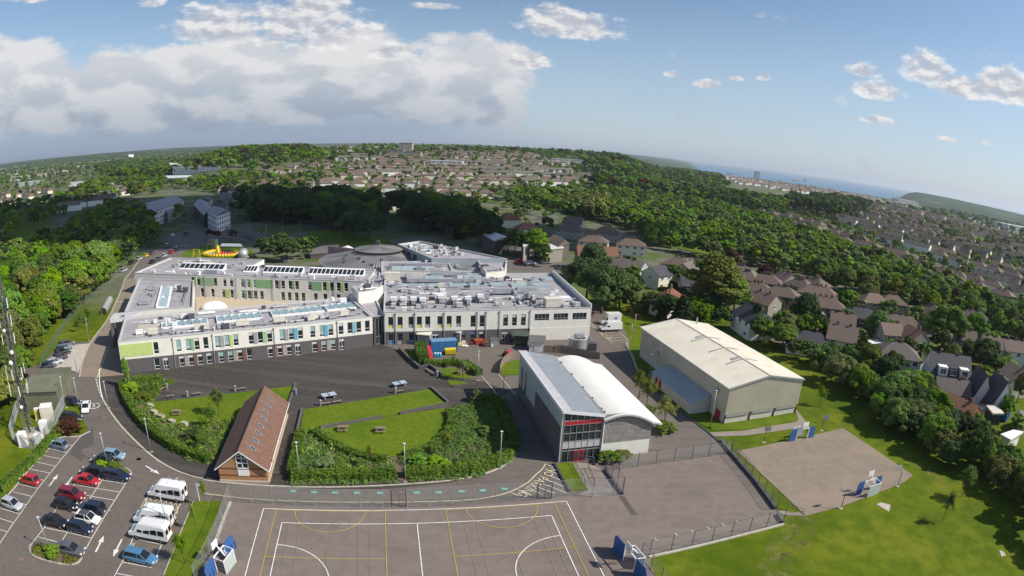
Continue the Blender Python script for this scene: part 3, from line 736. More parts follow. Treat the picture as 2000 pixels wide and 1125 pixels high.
def brick_house():
 a = g(*kn(-30,165),9); b = g(*kn(80,170),9)
 house((a[0] + b[0]) / 2,(a[1] + b[1]) / 2,0, math.atan2(b[1] - a[1], b[0] - a[0]),16,9,6,9.2, 'gable', 'wall_brick', 'tile_red', 'red brick house with tiled gable behind the trees right of the school', None, 1,2)
brick_house()

# ------------------------------------------------------------------ the town beyond
FARFIELDS += [world(p) for p in ([(1552,388),(1582,391),(1584,405),(1556,404)], [(1885,456),(1928,464),(1925,475),(1888,471)], [(430,336),(478,332),(482,342),(436,346)], [(690,362),(730,358),(740,372),(700,376)], [(318,346),(442,334),(446,352),(324,364)])]
PARK = world([(1160,520),(1300,500),(1420,530),(1560,560),(1750,620),(2000,720),(2000,1000),(1500,700),(1200,620)])
W_VALLEY = world([(985,388),(1060,378),(1180,380),(1280,388),(1400,410),(1500,438),(1600,470),(1700,512),(1810,552),(1900,590),(2010,640),(2080,720),(1990,690),(1850,630),(1740,600),(1600,560),(1500,528),(1420,512),(1330,498),(1260,480),(1230,450),(1140,425),(1060,408)])
MEADOW = world([(1330,478),(1370,480),(1418,490),(1417,503),(1370,496),(1325,486)])
rows(world([(415,376),(520,354),(562,362),(500,392),(440,398)]),0.4,34,17, ['semi', 'semi_white', 'gable'], 'middle', 0.1)
fill(world([(400,380),(520,352),(570,362),(500,398),(450,408)]),17,(5,9), [('broad', 'mid', 5),('broad', 'dark', 4),('round', 'lime', 1),('broad', 'copper', .6)], 'knoll')
rows(world([(470,402),(600,380),(700,385),(850,400),(960,425),(1080,455),(1010,470),(880,430),(760,425),(690,438),(560,398)]),0.42,38,16, ['semi', 'semi', 'semi_white', 'red'], 'middle', 0.08)
rows(world([(480,372),(560,345),(700,345),(860,350),(985,375),(930,395),(800,392),(690,380),(590,378)]),0.30,42,16, ['semi', 'semi_white', 'semi', 'terrace'], 'slope', 0.08)
rows(world([(640,342),(700,318),(820,312),(960,318),(1080,330),(1160,350),(1120,372),(990,368),(860,348),(700,344)]),0.26,48,15, ['terrace', 'terrace_white', 'terrace', 'semi_white'], 'terraces', 0.06)
rows(world([(600,318),(720,303),(900,300),(1060,310),(1180,325),(1090,329),(960,316),(820,310),(690,317)]),0.3,62,17, ['terrace_white', 'semi_white', 'terrace', 'semi_white'], 'ridge', 0.25,3)
rows(world([(1060,430),(1160,455),(1225,478),(1250,510),(1180,505),(1090,470)]),-0.25,30,17, ['semi', 'pebble', 'gable'], 'close', 0.1)
rows(world([(1425,418),(1520,425),(1620,455),(1740,500),(1870,545),(2010,600),(2010,625),(1900,582),(1800,545),(1690,503),(1590,462),(1490,432)]),-1.08,33,14.5, ['terrace', 'terrace', 'pebble', 'gable', 'semi', 'semi_white'], 'valley', 0.05)
rows(world([(1560,405),(1680,420),(1800,450),(1930,500),(2010,540),(2010,600),(1880,540),(1760,490),(1640,440)]),-1.05,42,15, ['terrace', 'gable', 'pebble', 'semi_white', 'terrace_white'], 'valley', 0.08)
rows(world([(1640,400),(1780,412),(1900,440),(2010,475),(2010,540),(1900,490),(1790,445),(1680,418)]),-1.0,65,16, ['terrace', 'semi_white', 'pebble', 'terrace_white'], 'valley far', 0.2,3)
rows(world([(1280,360),(1420,378),(1500,395),(1420,405),(1300,385),(1230,372)]),0.3,36,17, ['pebble', 'semi', 'semi_white'], 'right ridge', 0.15)
rows(world([(1420,345),(1520,358),(1640,375),(1720,390),(1840,412),(1760,406),(1600,385),(1440,360)]),0.5,60,20, ['terrace_white', 'semi_white', 'terrace'], 'coast', 0.2,5)
rows(world([(1860,415),(2010,450),(2010,470),(1900,436)]),0.5,70,22, ['terrace_white', 'terrace', 'semi_white'], 'coast', 0.3,5)
rows(world([(520,335),(600,322),(650,330),(560,350)]),0.2,40,18, ['semi', 'gable'], 'knoll', 0.2)
rows(world([(0,385),(60,372),(120,382),(60,400),(0,405)]),-0.5,40,18, ['terrace', 'semi'], 'left valley', 0.15)
rows(world([(130,405),(190,385),(240,372),(250,380),(190,405),(130,425)]),0.6,26,14, ['terrace_white', 'semi_white'], 'left yard', 0.3)
rows(world([(0,330),(150,312),(330,300),(420,298),(400,312),(250,322),(120,340),(0,362)]),0.5,95,26, ['terrace_white', 'semi_white', 'terrace'], 'left valley', 0.25,8)
rows(world([(420,296),(600,290),(820,290),(1000,294),(1200,312),(1100,308),(900,299),(600,300)]),0.3,95,20, ['terrace_white', 'semi_white', 'terrace'], 'ridge', 0.3,10)
rows(world([(1180,322),(1330,330),(1480,350),(1420,352),(1280,342)]),0.5,90,22, ['semi_white', 'terrace_white', 'semi'], 'right ridge', 0.3,8)
# trees between and around the houses
BL = [('broad', 'mid', 5),('round', 'lime', 3),('round', 'mid', 3),('broad', 'dark', 3),('tall', 'olive', 1),('broad', 'copper', .5)]
DK = [('broad', 'dark', 6),('broad', 'mid', 2),('round', 'dark', 3),('conifer', 'conifer', 1)]
LG = [('round', 'lime', 4),('broad', 'mid', 4),('broad', 'lime', 2),('tall', 'olive', 2),('tall', 'pale', 1)]
fill(W_VALLEY, 6.6,(5,11), [('round', 'lime', 3),('broad', 'mid', 5),('tall', 'mid', 3),('tall', 'olive', 1),('tall', 'pale', .6),('broad', 'dark', 1)], 'valley wood', avoid=[MEADOW])
fill(world([(1090,395),(1180,400),(1215,440),(1150,432)]),7,(9,12), [('tall', 'olive', 5),('tall', 'pale', 1)], 'valley wood')
fill(world([(470,405),(520,398),(620,400),(740,408),(745,462),(680,470),(600,440),(520,440),(470,432)]),11,(12,17), DK, 'belt behind the school')
fill(world([(770,420),(850,412),(930,440),(945,470),(1000,480),(1000,500),(900,470),(800,452)]),11,(12,18), DK, 'belt behind the school')
fill(world([(430,300),(470,289),(560,293),(620,302),(660,312),(560,330),(480,345),(420,350),(360,330)]),22,(12,18), BL, 'knoll')
fill(world([(345,352),(480,346),(560,352),(640,346),(600,376),(520,392),(470,385),(330,368)]),13,(6,11), BL, 'knoll')
fill(world([(180,330),(250,315),(430,305),(430,340),(330,345),(230,352)]),20,(12,18), DK + BL, 'knoll')
fill(world([(0,345),(120,335),(260,318),(300,335),(180,358),(0,400)]),30,(5,9), BL, 'left valley')
fill(world([(0,410),(120,390),(180,360),(330,345),(330,372),(280,385),(180,400),(110,432),(0,470)]),15,(6,11), BL, 'left valley')
fill(world([(1130,322),(1250,325),(1400,345),(1420,372),(1300,362),(1180,350)]),18,(13,19), DK + BL, 'right ridge')
fill(world([(1150,352),(1290,372),(1420,392),(1560,402),(1520,425),(1400,408),(1270,385),(1180,376)]),17,(12,18), DK + BL, 'right ridge')
fill(world([(1540,398),(1620,395),(1700,410),(1640,432),(1560,418)]),14,(14,20), DK, 'pines')
for poly, sp in (([(470,402),(600,340),(860,300),(1180,330),(1100,470),(860,425)], 22),([(1425,400),(1560,390),(2010,470),(2010,640),(1740,520)], 13),([(520,345),(700,300),(1160,310),(1180,380),(960,400),(700,380)], 19),([(1420,345),(1720,390),(2010,455),(2010,480),(1700,420)], 45)):
 fill(world(poly), sp * .8,(3.5,8.5), BL + [('tall', 'olive', 2),('tall', 'pale', 1)], 'town gardens')
for poly, sp in (([(560,300),(900,290),(1250,318),(1240,326),(900,302),(600,316)], 36),([(0,330),(200,305),(430,294),(430,312),(250,325),(0,365)], 44),([(1700,400),(1860,412),(2010,446),(2010,470),(1860,430)], 50)): fill(world(poly), sp, (8,15), BL, 'ridge')
fill(world([(1240,360),(1320,350),(1480,395),(1420,410)]),24,(10,15), BL, 'right ridge')

# the same country going on past both sides of the picture
fill([(-120,40),(-185,148),(-330,290),(-720,570),(-1000,560),(-900,200),(-420,60)], 17,(6,12), BL, 'left valley')
fill([(140,70),(215,180),(420,330),(900,560),(1100,420),(520,120),(260,30)], 19,(5,10), BL, 'town gardens')
rows([(150,60),(240,190),(430,330),(900,560),(1050,400),(500,110),(250,20)], -1.0,42,16, ['terrace', 'semi', 'pebble', 'semi_white'], 'valley', 0.1)
# ------------------------------------------------------------------ wood on the left of the school drive
ROADSIDE = [(0,842),(28,800),(45,745),(88,690),(130,640),(165,600),(205,562),(232,528),(262,500),(298,480),(312,468),(280,430),(262,412),(215,408),(170,440),(110,478),(0,520)]
WL = [('broad', 'mid', 4),('round', 'mid', 3),('broad', 'dark', 2.5),('tall', 'olive', 2),('round', 'lime', 1),('broad', 'olive', .8)]
fill(gpx(ROADSIDE),7.2,(7.5,11), WL, 'left wood')
fill(world([(-80,1000),(0,842),(0,520),(-80,560)]),8,(8,12), WL, 'left wood')
for u, v, h, sh, lf in ((150,590,14, 'broad', 'lime'),(108,600,12, 'round', 'lime'),(195,540,13.5, 'broad', 'lime'),(160,558,12, 'round', 'lime'),(215,530,11, 'round', 'lime'),(25,660,13, 'broad', 'lime'),(60,640,10, 'round', 'lime'),(90,640,11, 'broad', 'olive')):
 plant(*g(u, v), h, sh, lf, 'bright left wood')
# belt of trees along the right edge of the field
BELT = gpx([(1452,668),(1520,690),(1580,722),(1640,755),(1700,800),(1755,850),(1815,885),(1872,922),(1935,965),(1990,1020),(2035,1075),(2080,1120),(2140,1100),(2080,1000),(2010,940),(1930,880),(1850,815),(1760,755),(1690,705),(1620,672),(1540,650),(1470,645)])
fill(BELT, 4.6,(4.5,7.8), [('shrub', 'mid', 4),('broad', 'dark', 4),('broad', 'mid', 3),('shrub', 'olive', 1.5),('round', 'lime', .7)], 'field belt')
fill(gpx([(1230,618),(1300,632),(1380,640),(1460,660),(1440,630),(1380,600),(1300,590),(1200,590),(1190,605)]),5,(4,7.5), [('shrub', 'mid', 4),('broad', 'dark', 4),('shrub', 'dark', 3),('conifer', 'conifer', 1)], 'behind the hall')
for u, v, h, sh, lf, wd in ((1395,612,17, 'tall', 'olive', 1.55),(1430,620,13, 'tall', 'lime', 1.0),(1175,612,14, 'broad', 'dark', 1.1),(1145,590,13, 'broad', 'dark', 1.1),(1210,600,11, 'broad', 'mid', 1.0),(1155,545,13, 'broad', 'dark', .9),(1045,505,12, 'tall', 'mid', 1.2),(1060,520,9, 'round', 'mid', 1.0),
        (1005,500,11, 'broad', 'dark', 1.0),(1710,668,9.5, 'round', 'mid', 1.0),(1838,680,13, 'broad', 'mid', 1.1),(1900,670,10, 'broad', 'mid', 1.0),(1920,720,9, 'broad', 'dark', 1.0),(1570,650,11, 'tall', 'dark', 1.3),(1590,655,9, 'conifer', 'conifer', 1.4),(1310,600,9, 'conifer', 'conifer', 1.6),(1330,640,10, 'conifer', 'conifer', 1.6),(1475,655,10, 'conifer', 'conifer', 1.8),
        (1660,612,8, 'round', 'mid', 1.0),(1690,600,9, 'round', 'mid', 1.0),(1775,600,9, 'broad', 'dark', 1.1),(1835,595,7, 'broad', 'copper', 1.0),(1860,600,6.5, 'broad', 'copper', 1.0),(1490,550,7, 'broad', 'copper', 1.0),(1430,520,7, 'broad', 'copper', 1.0),(1675,545,8, 'broad', 'copper', 1),(1700,548,8, 'broad', 'copper', 1),(1965,640,10, 'broad', 'dark', 1.0),(1880,620,8, 'tall', 'olive', 1.2),(1940,625,10, 'broad', 'mid', 1),
        (530,508,9, 'broad', 'dark', 1.1),(560,512,9.5, 'broad', 'dark', 1.1),(590,505,9, 'broad', 'mid', 1.1),(515,500,8, 'broad', 'dark', 1.0),(610,492,7, 'broad', 'dark', 1),(545,495,9, 'round', 'dark', 1),(455,470,5, 'broad', 'copper', 1.0),(425,468,4.5, 'broad', 'copper', 1.0),(410,466,4.5, 'broad', 'copper', 1.0),(350,438,12, 'broad', 'olive', 1.0),(720,470,14, 'broad', 'dark', 1.2),(690,465,13, 'broad', 'dark', 1.2)):
 plant(*g(u, v), h, sh, lf, 'single', wd)
fill(gpx([(1460,600),(1560,640),(1700,690),(1830,740),(1960,840),(2010,860),(2010,700),(1850,640),(1700,610),(1560,570)]),9,(4,7.5), [('shrub', 'mid', 3),('round', 'mid', 3),('broad', 'dark', 3),('round', 'lime', 1),('tall', 'olive', 1)], 'gardens right')
fill(gpx([(1200,560),(1290,570),(1400,580),(1440,600),(1420,560),(1300,540),(1220,530)]),9,(4,8), [('shrub', 'mid', 3),('broad', 'dark', 3),('round', 'lime', 1)], 'gardens right')

# ================================================================== paved ground of the school site
Z1, Z2, Z3, Z4 = 0.03,0.05,0.07,0.09
def sheet(name, pts, z, m):
 b = MB(); b.sheet(pts, z); return struct(name, b, m)
sheet('road', gpx([(-70,1060),(4,984),(58,915),(117,852),(160,850),(172,838),(150,800),(128,780),(60,780),(48,720),(88,708),(112,672),(175,668),(187,655),(203,635),(213,619),(227,590),(244,550),(258,524),(274,506),(292,493),(312,482),(326,476),(322,462),(380,445),(440,448),(600,462),(560,478),(450,470),(400,480),
 (385,492),(345,500),(330,520),(600,600),(790,640),(1150,630),(1152,600),(1168,590),(1200,625),(1218,640),(1230,668),(1236,705),(1246,731),(1281,766),(1313,792),(1348,818),(1393,853),(1428,885),(1474,940),(1515,995),(1529,1022),(1400,1055),(1267,1088),(1290,1190),(800,1260),(-40,1200)]), Z1, 'asphalt')
sheet('court_surface', gpx([(453,981),(520,985),(660,990),(790,992),(900,988),(1000,982),(1075,975),(1122,966),(1155,970),(1217,965),(1186,924),(1210,915),(1320,898),(1427,886),(1474,942),(1514,996),(1527,1021),(1400,1053),(1267,1086),(1280,1125),(1300,1190),(800,1250),(360,1190),(400,1112),(430,1040)]), Z2, 'court_asphalt')
sheet('yard_surface', gpx([(188,739),(192,763),(203,787),(224,819),(248,847),(298,895),(339,919),(377,932),(425,944),(530,950),(640,955),(760,955),(880,943),(960,922),(1000,892),(1010,860),(1004,820),(985,772),(1000,765),(940,745),(860,735),(800,690),(735,670),(538,695),(240,726)]), Z2, 'asphalt_dark')
sheet('drive_surface', gp(k4, [(583,700),(712,702),(920,684),(960,600),(960,260),(1000,60),(990,-20),(925,-20),(850,150),(805,250),(700,395),(655,460),(610,590)]), Z3, 'brown_asphalt')
sheet('parking_surface', gp(k4, [(470,470),(655,455),(598,600),(575,665),(520,655),(330,640),(400,520)]), Z3, 'pale_concrete')
sheet('asphalt_patch', gp(k5, [(590,215),(680,180),(672,50),(600,105),(560,150),(500,240),(590,300)]), Z2, 'patch_asphalt')
sheet('asphalt_patch', gp(ke, [(1300,560),(1370,560),(1530,785),(1460,790)]), Z3, 'patch_asphalt')
sheet('small_court_surface', gp(kr, [(835,262),(1505,118),(1945,415),(1890,460),(1500,610),(1270,672)]), Z3, 'small_court')
sheet('path', gp(k8, [(1270,765),(1480,755),(1810,690),(1790,620),(1850,690),(1870,740),(1770,745),(1480,785),(1290,790)]), Z2, 'path_paving')
sheet('path', gp(ke, [(740,150),(900,160),(1010,190),(1150,260),(1340,530),(1020,570),(770,550),(920,490)]), Z3, 'path_paving')
sheet('path', gp(kg, [(890,700),(960,690),(1010,890),(945,900)]), Z3, 'soil')
sheet('courtyard_surface', gp(k6, [(650,330),(1900,360),(1840,420),(700,560),(560,480)]), Z3, 'courtyard_paving')
sheet('concrete_pad', gp(kf, [(595,640),(625,628),(690,645),(680,692)]), Z1, 'pale_concrete')
sheet('concrete_pad', gp(kf, [(1425,952),(1450,958),(1472,985),(1440,995)]), Z1, 'pale_concrete')
sheet('concrete_pad', gp(kr, [(1085,635),(1230,650),(1270,672),(1130,665)]), Z2, 'path_paving')
# lawns and beds
def bed(name, pts, z, m, kerb=True):
 b = MB(); b.prism(pts, 0.0, z); struct(name, b, m)
LAWN_L = gp(kc, [(350,372),(900,312),(1215,277),(1548,232),(1495,400),(1250,500),(1010,515),(850,560),(620,562),(480,545),(390,500),(330,440)])
LAWN_U = gp(kg, [(215,325),(1200,165),(1335,275),(970,358),(830,383),(350,470),(185,495)])
LAWN_D = gp(kg, [(352,478),(830,388),(1310,312),(1352,420),(1338,500),(1200,630),(960,695),(720,695),(560,630),(430,545)])
BED_L = gp(kc, [(75,215),(170,195),(430,190),(440,210),(330,370),(330,440),(390,500),(480,545),(620,562),(850,560),(1010,515),(1060,520),(840,900),(640,860),(430,740),(240,560),(120,380)])
BED_M = gp(kg, [(175,500),(350,480),(430,545),(560,630),(720,695),(890,705),(950,895),(105,912),(140,660)])
BED_R = gp(kg, [(1330,330),(1530,255),(1720,225),(1800,400),(1895,600),(1840,720),(1600,850),(1020,892),(960,700),(1200,635),(1338,500),(1352,420)])
bed('lawn', LAWN_L, 0.14, 'lawn'); bed('lawn', LAWN_U, 0.16, 'lawn'); bed('lawn', LAWN_D, 0.13, 'lawn')
bed('planting_bed', BED_L, 0.12, 'soil'); bed('planting_bed', BED_M, 0.12, 'soil'); bed('planting_bed', BED_R, 0.12, 'soil')
bed('grass_strip', gp(ke, [(520,168),(735,152),(925,485),(705,490)]),0.15, 'grass')
bed('grass_verge', gp(k4, [(480,940),(590,900),(602,968),(560,985),(470,985)]),0.13, 'grass')
bed('grass_strip', gp(k5, [(1390,590),(1600,590),(1560,720),(1480,920),(1430,1130),(1180,1130),(1290,860)]),0.13, 'grass')
bed('parking_island', gp(k5, [(215,915),(290,905),(590,995),(545,1045),(400,1030),(250,990)]),0.13, 'soil')
bed('parking_island', gp(k5, [(690,330),(860,330),(945,375),(945,400),(745,425),(700,360)]),0.13, 'soil')
bed('lawn', gp(ks, [(590,710),(800,700),(960,820),(1060,850),(590,830),(510,720)]),0.14, 'lawn')
bed('lawn', gp(ks, [(60,455),(230,470),(230,640),(150,560)]),0.14, 'lawn')
bed('lawn', gp(ks, [(660,870),(960,895),(750,940),(690,930)]),0.12, 'lawn')
bed('lawn', gp(ks, [(1400,650),(1660,570),(1660,790),(1400,800)]),0.12, 'lawn')
bed('grass_bank', gp(k8, [(760,240),(860,240),(855,300),(925,350),(1180,640),(1270,640),(1350,720),(1790,650),(1805,700),(1480,750),(1290,755),(1150,680),(940,520),(830,410),(800,330)]),0.10, 'grass')
sheet('meadow', [(p[0], p[1]) for p in MEADOW], 0.3, 'grass')
for F in FARFIELDS[:4]:
 b = MB(); b.poly([(p[0], p[1], terrain_z(*p) + 1.5) for p in ccw(F)]); struct('meadow', b, 'grass')
sheet('meadow', world([(0,440),(50,430),(105,432),(95,455),(60,480),(0,492)]),0.3, 'grass')
sheet('playing_field', gpx([(600,452),(660,448),(760,470),(775,478),(690,482),(620,470)]),0.02, 'grass')
sheet('playing_field', gpx([(360,492),(400,480),(470,482),(500,492),(480,508),(350,506)]),0.05, 'grass')
sheet('parking_surface', gpx([(960,500),(1040,505),(1130,515),(1180,545),(1150,560),(1100,540),(990,525)]),0.02, 'asphalt')
sheet('multi_sport_pitch', gpx([(465,462),(520,455),(600,462),(560,476),(490,472)]),0.06, 'patch_asphalt')
sheet('street', gpx([(1500,640),(1530,652),(1560,690),(1530,680),(1495,655)]),0.02, 'asphalt')

for P, w in ((gp(kf, [(560,110),(660,200),(760,285),(860,360),(960,430),(1060,540)]),2.2),(gp(kr, [(1260,690),(1180,800),(1120,920),(1060,1060)]),5.0),(gp(kf, [(160,740),(60,900),(0,1050)]),3.0)):
 b = MB(); strip(b, smooth_line(P, 2), w, .02); struct('worn_track', b, 'worn_grass')
# kerbs and low walls
def kerb(pts, w=0.22, z1=0.14, m='kerb', name='kerb'):
 b = MB(); ribbon(b, smooth_line(pts, 2), w, 0.0, z1); struct(name, b, m)
kerb(gpx([(187,739),(192,763),(203,787),(224,819),(248,847),(298,895),(339,919),(377,932),(398,936)]))
kerb(gp(kc, [(770,1030),(900,1050),(1310,1080)]) + gp(kg, [(0,925),(270,935),(700,928),(1020,910),(1400,880),(1640,830),(1800,760),(1870,700),(1895,620)]),0.25)
kerb(gp(kb, [(70,135),(300,168),(600,190),(1000,203),(1500,207)]) + gp(kbr, [(0,200),(300,190),(480,165),(600,135),(700,90),(780,40),(815,0)]) + gp(ke, [(300,290),(370,230),(410,165)]),0.15,0.075, 'cream_paint', 'kerb')
kerb(gp(k4, [(583,700),(598,600),(655,460),(700,395),(760,320),(805,250),(850,150),(915,0)]) + gp(k3, [(0,500),(60,430),(130,330)]),0.3)
kerb(gp(k4, [(712,702),(745,620),(795,480)]),0.25,0.13, 'cream_paint')
kerb(gp(k8, [(760,240),(800,330),(830,410),(940,520),(1040,600),(1150,680),(1290,790),(1390,880)]),0.3,0.18, 'metal_dark')
kerb(gp(k5, [(4,605),(150,442),(215,352),(350,215),(430,118),(560,130),(650,85)]),0.2)
kerb(gp(k5, [(215,905),(220,960),(260,995),(400,1035),(520,1050),(570,1030),(592,995)]),0.2)
kerb(gp(k5, [(860,348),(920,352),(948,380),(945,402)]),0.2)
kerb(gp(k5, [(1660,595),(1610,720),(1540,920)]),0.4,0.2)
kerb(gp(k5, [(1395,590),(1310,800),(1180,1125)]),0.15,0.14)
kerb(gp(kr, [(280,932),(600,860),(900,785),(1130,725)]),0.35,0.2)
kerb(gp(ke, [(515,165),(705,510)]),0.3,0.35, 'metal_dark', 'kerb')
kerb(gp(ks, [(1130,820),(1260,965),(1340,1060)]),0.2); kerb(gp(ks, [(1360,790),(1500,960),(1590,1060)]),0.2)

def low_wall(pts, label, w=0.35, h=0.5, m='grey_brick', group=None, cat='low wall'):
 o = g0(pts); t = thing('low_wall', label, cat, (o[0], o[1], 0),0, group); b = MB(); ribbon(b, pts, w, 0, h); b.build('wall', m, t)
 c = MB(); ribbon(c, pts, w + 0.08, h + .002, h + 0.07); c.build('coping', 'wall_dark' if m != 'metal_dark' else 'grey_brick', t); return t
def g0(pts): return (sum(p[0] for p in pts) / len(pts), sum(p[1] for p in pts) / len(pts))
low_wall(gp(kg, [(205,328),(165,500)]), 'dark low wall at the short end of the lawn beside the brick hall', m='metal_dark')
low_wall(gp(kg, [(345,474),(830,390)]), 'long low wall between the upper and lower lawn, left length')
low_wall(gp(kg, [(970,362),(1345,285)]), 'low wall between the upper and lower lawn, right length')
low_wall(gp(kg, [(1210,155),(1350,280)]), 'dark low wall at the far short end of the upper lawn', m='metal_dark')
low_wall(gp(kc, [(1550,225),(1490,400)]), 'dark low wall beside the lawn behind the brick hall', m='metal_dark')
low_wall(gp(ks, [(0,455),(130,590),(275,715),(420,690),(585,815)]), 'stepped dark retaining wall below the service yard', 0.4,0.8, 'metal_dark')
low_wall(gp(ks, [(740,960),(1050,915)]), 'short grey wall by the small triangle of lawn', 0.3,0.35)
low_wall(gp(kr, [(735,200),(800,280),(950,455),(1080,632)]), 'black retaining wall between the asphalt court and the small court', 0.5,0.45, 'metal_dark')
low_wall(gp(kr, [(1090,665),(1125,718)]), 'short black wall end beside the court steps', 0.4,0.45, 'metal_dark')
low_wall(gp(kr, [(5,385),(115,540)]), 'black retaining wall under the short court fence', 0.35,0.4, 'metal_dark')

# ------------------------------------------------------------------ painted markings
def lines(name, segs, w, m, z=Z4, smooth=0):
 b = MB()
 for s in segs: strip(b, smooth_line(s, smooth) if smooth else s, w, z)
 return struct(name, b, m)
A, B_, = g(515,994), g(1106,979.5)
cdx = Vector((B_[0] - A[0], B_[1] - A[1])); CL = cdx.length; cdx /= CL; cdn = Vector((cdx.y, -cdx.x))
def cpt(s, t): return (A[0] + cdx.x * s + cdn.x * t, A[1] + cdx.y * s + cdn.y * t)
def cst(u, v):
 p = g(u, v); d = Vector((p[0] - A[0], p[1] - A[1])); return d.dot(cdx), d.dot(cdn)
lines('court_marking', [[cpt(0,0), cpt(CL, 0)], [cpt(0,0), cpt(0,22)], [cpt(CL, 0), cpt(CL, 22)]], 0.13, 'white_paint')
s1, t1 = cst(*kb(683,367)); s2, t2 = cst(*kbr(948,310)); tm = (t1 + t2) / 2
smid = cst(*kb(1740,383))[0]
lines('court_marking', [[cpt(s1, tm), cpt(s2, tm)], [cpt(s1, tm), cpt(s1,22)], [cpt(s2, tm), cpt(s2,22)], [cpt(smid, tm), cpt(smid, 22)]], 0.13, 'white_paint', Z4 + .004)
sa, ta = cst(*kb(655,540)); ra = cst(*kb(1068,778))[0] - sa
sb_, tb_ = cst(*kbr(1018,468))
arc = lambda cs, ct, r, a0, a1, n=28: [cpt(cs + r * math.cos(a0 + (a1 - a0) * i / n), ct + r * math.sin(a0 + (a1 - a0) * i / n)) for i in range(n + 1)]
lines('court_marking', [arc(s1, ta + ra, ra, -math.pi / 2,0.05), arc(s2, tb_ + ra, ra, math.pi, 1.5 * math.pi), [cpt(s1 + ra, ta + ra), cpt(s1 + ra, 22)], [cpt(s2 - ra, tb_ + ra), cpt(s2 - ra, 22)]], 0.13, 'white_paint', Z4 + .008)
y1 = cst(*kb(642,252))[0]; y2 = cst(*kb(1490,275))[0]; y3 = cst(*kbr(122,262))[0]; y4 = cst(*kbr(965,205))[0]; ty = cst(*kb(1000,650))[1]; ty2 = cst(*kbr(650,600))[1]
c1 = (cst(*kb(790,262))[0] + cst(*kb(1333,275))[0]) / 2; r1 = (cst(*kb(1333,275))[0] - cst(*kb(790,262))[0]) / 2
c2 = (cst(*kbr(278,262))[0] + cst(*kbr(827,220))[0]) / 2; r2 = (cst(*kbr(827,220))[0] - cst(*kbr(278,262))[0]) / 2
tyy = (ty + ty2) / 2
lines('court_marking', [[cpt(y1,0.25), cpt(y1,22)], [cpt(y2,0.25), cpt(y2,22)], [cpt(y3,0.25), cpt(y3,22)], [cpt(y4,0.25), cpt(y4,22)], [cpt(y1, tyy), cpt(y2, tyy)], [cpt(y3, tyy), cpt(y4, tyy)], [cpt(y1,0.25), cpt(y2,0.25)], [cpt(y3,0.25), cpt(y4,0.25)],
 arc(c1,.25, r1,0, math.pi), arc(c2,.25, r2,0, math.pi)], 0.075, 'yellow_paint', Z4 + .012)
lines('court_marking', [[g(*kb(a, b)), g(*kb(c, d))] for a, b, c, d in ((738,380,680,778),(822,383,768,778),(1280,390,1278,778),(1372,390,1376,778),(1035,585,1022,778),(1035,585,1278,588))] + [[g(*kbr(a, b)), g(*kbr(c, d))] for a, b, c, d in ((268,375,368,778),(358,365,465,778),(812,335,995,778),(893,325,1095,778),(645,540,732,778),(405,555,645,540))], 0.05, 'pink_paint', Z4 + .016)
# car park bays
BAY = [(355,208,490,240),(312,258,445,288),(272,308,402,338),(228,360,362,387),(190,412,320,440),(145,468,275,498),(95,522,233,556),(55,580,190,615),(5,640,145,682),(-40,700,100,745),(-70,775,55,810),(475,180,527,188)]
lines('parking_marking', [[g(*k5(a, b)), g(*k5(c, d))] for a, b, c, d in BAY] + [gp(k5, [(590,112),(525,188),(402,338),(275,497),(145,682),(55,810),(-20,925)])], 0.12, 'white_paint')
lines('parking_marking', [[g(*k5(a, b)), g(*k5(c, d))] for a, b, c, d in ((710,433,902,463),(538,470,866,524),(608,545,830,583),(560,615,800,656),(410,640,555,675),(555,675,745,716),(320,780,495,815),(495,815,662,857),(275,847,412,882),(220,910,300,925),(450,960,585,997))]
   + [gp(k5, [(748,422),(640,585),(560,705),(450,870)]), gp(k5, [(946,398),(866,524),(745,716),(662,857),(585,997)]), gp(k5, [(555,445),(410,640),(320,780),(220,910)])], 0.12, 'white_paint', Z4 + .004)
lines('parking_marking', [[g(*k5(a, b)), g(*k5(c, d))] for a, b, c, d in ((960,856,1166,902),(882,1028,1092,1068),(842,1110,1000,1140))] + [gp(k5, [(1065,555),(960,856),(882,1028),(820,1140)]), gp(k5, [(1310,580),(1230,770),(1166,902),(1092,1068)])], 0.12, 'white_paint', Z4 + .004)
hx = [gp(k5, [(1012,640),(1052,565)]), gp(k5, [(1052,565),(1310,605)]), gp(k5, [(1012,640),(1280,680)])]
for i in range(7):
 f0, f1 = i / 7,(i + 1) / 7
 a0 = (1052 + 258 * f0,565 + 40 * f0); a1 = (1052 + 258 * f1,565 + 40 * f1); b0 = (1012 + 268 * f0,640 + 40 * f0); b1 = (1012 + 268 * f1,640 + 40 * f1)
 hx += [gp(k5, [a0, b1]), gp(k5, [b0, a1])]
lines('hatched_marking', hx, 0.1, 'cream_paint', Z4 + .008)
def arrow(p, q, z=Z4 + .01, bent=None):
 a, b = Vector(g(*k5(*p))), Vector(g(*k5(*q))); d = (b - a).normalized(); n = Vector((-d.y, d.x)); m = MB(); h = b - d * 1.5
 m.poly([(v.x, v.y, z) for v in (a - n * .13, h - n * .13, h + n * .13, a + n * .13)])
 m.poly([(v.x, v.y, z) for v in (h - n * .42, b, h + n * .42)])
 if bent: c = Vector(g(*k5(*bent))); strip(m, [tuple((a + b) / 2), tuple(c)], 0.2, z + .002)
 struct('arrow_marking', m, 'white_paint')
arrow((355,482),(420,395)); arrow((522,415),(460,500)); arrow((690,957),(750,838)); arrow((880,863),(815,992)); arrow((1050,335),(1152,396), bent=(1085,378))
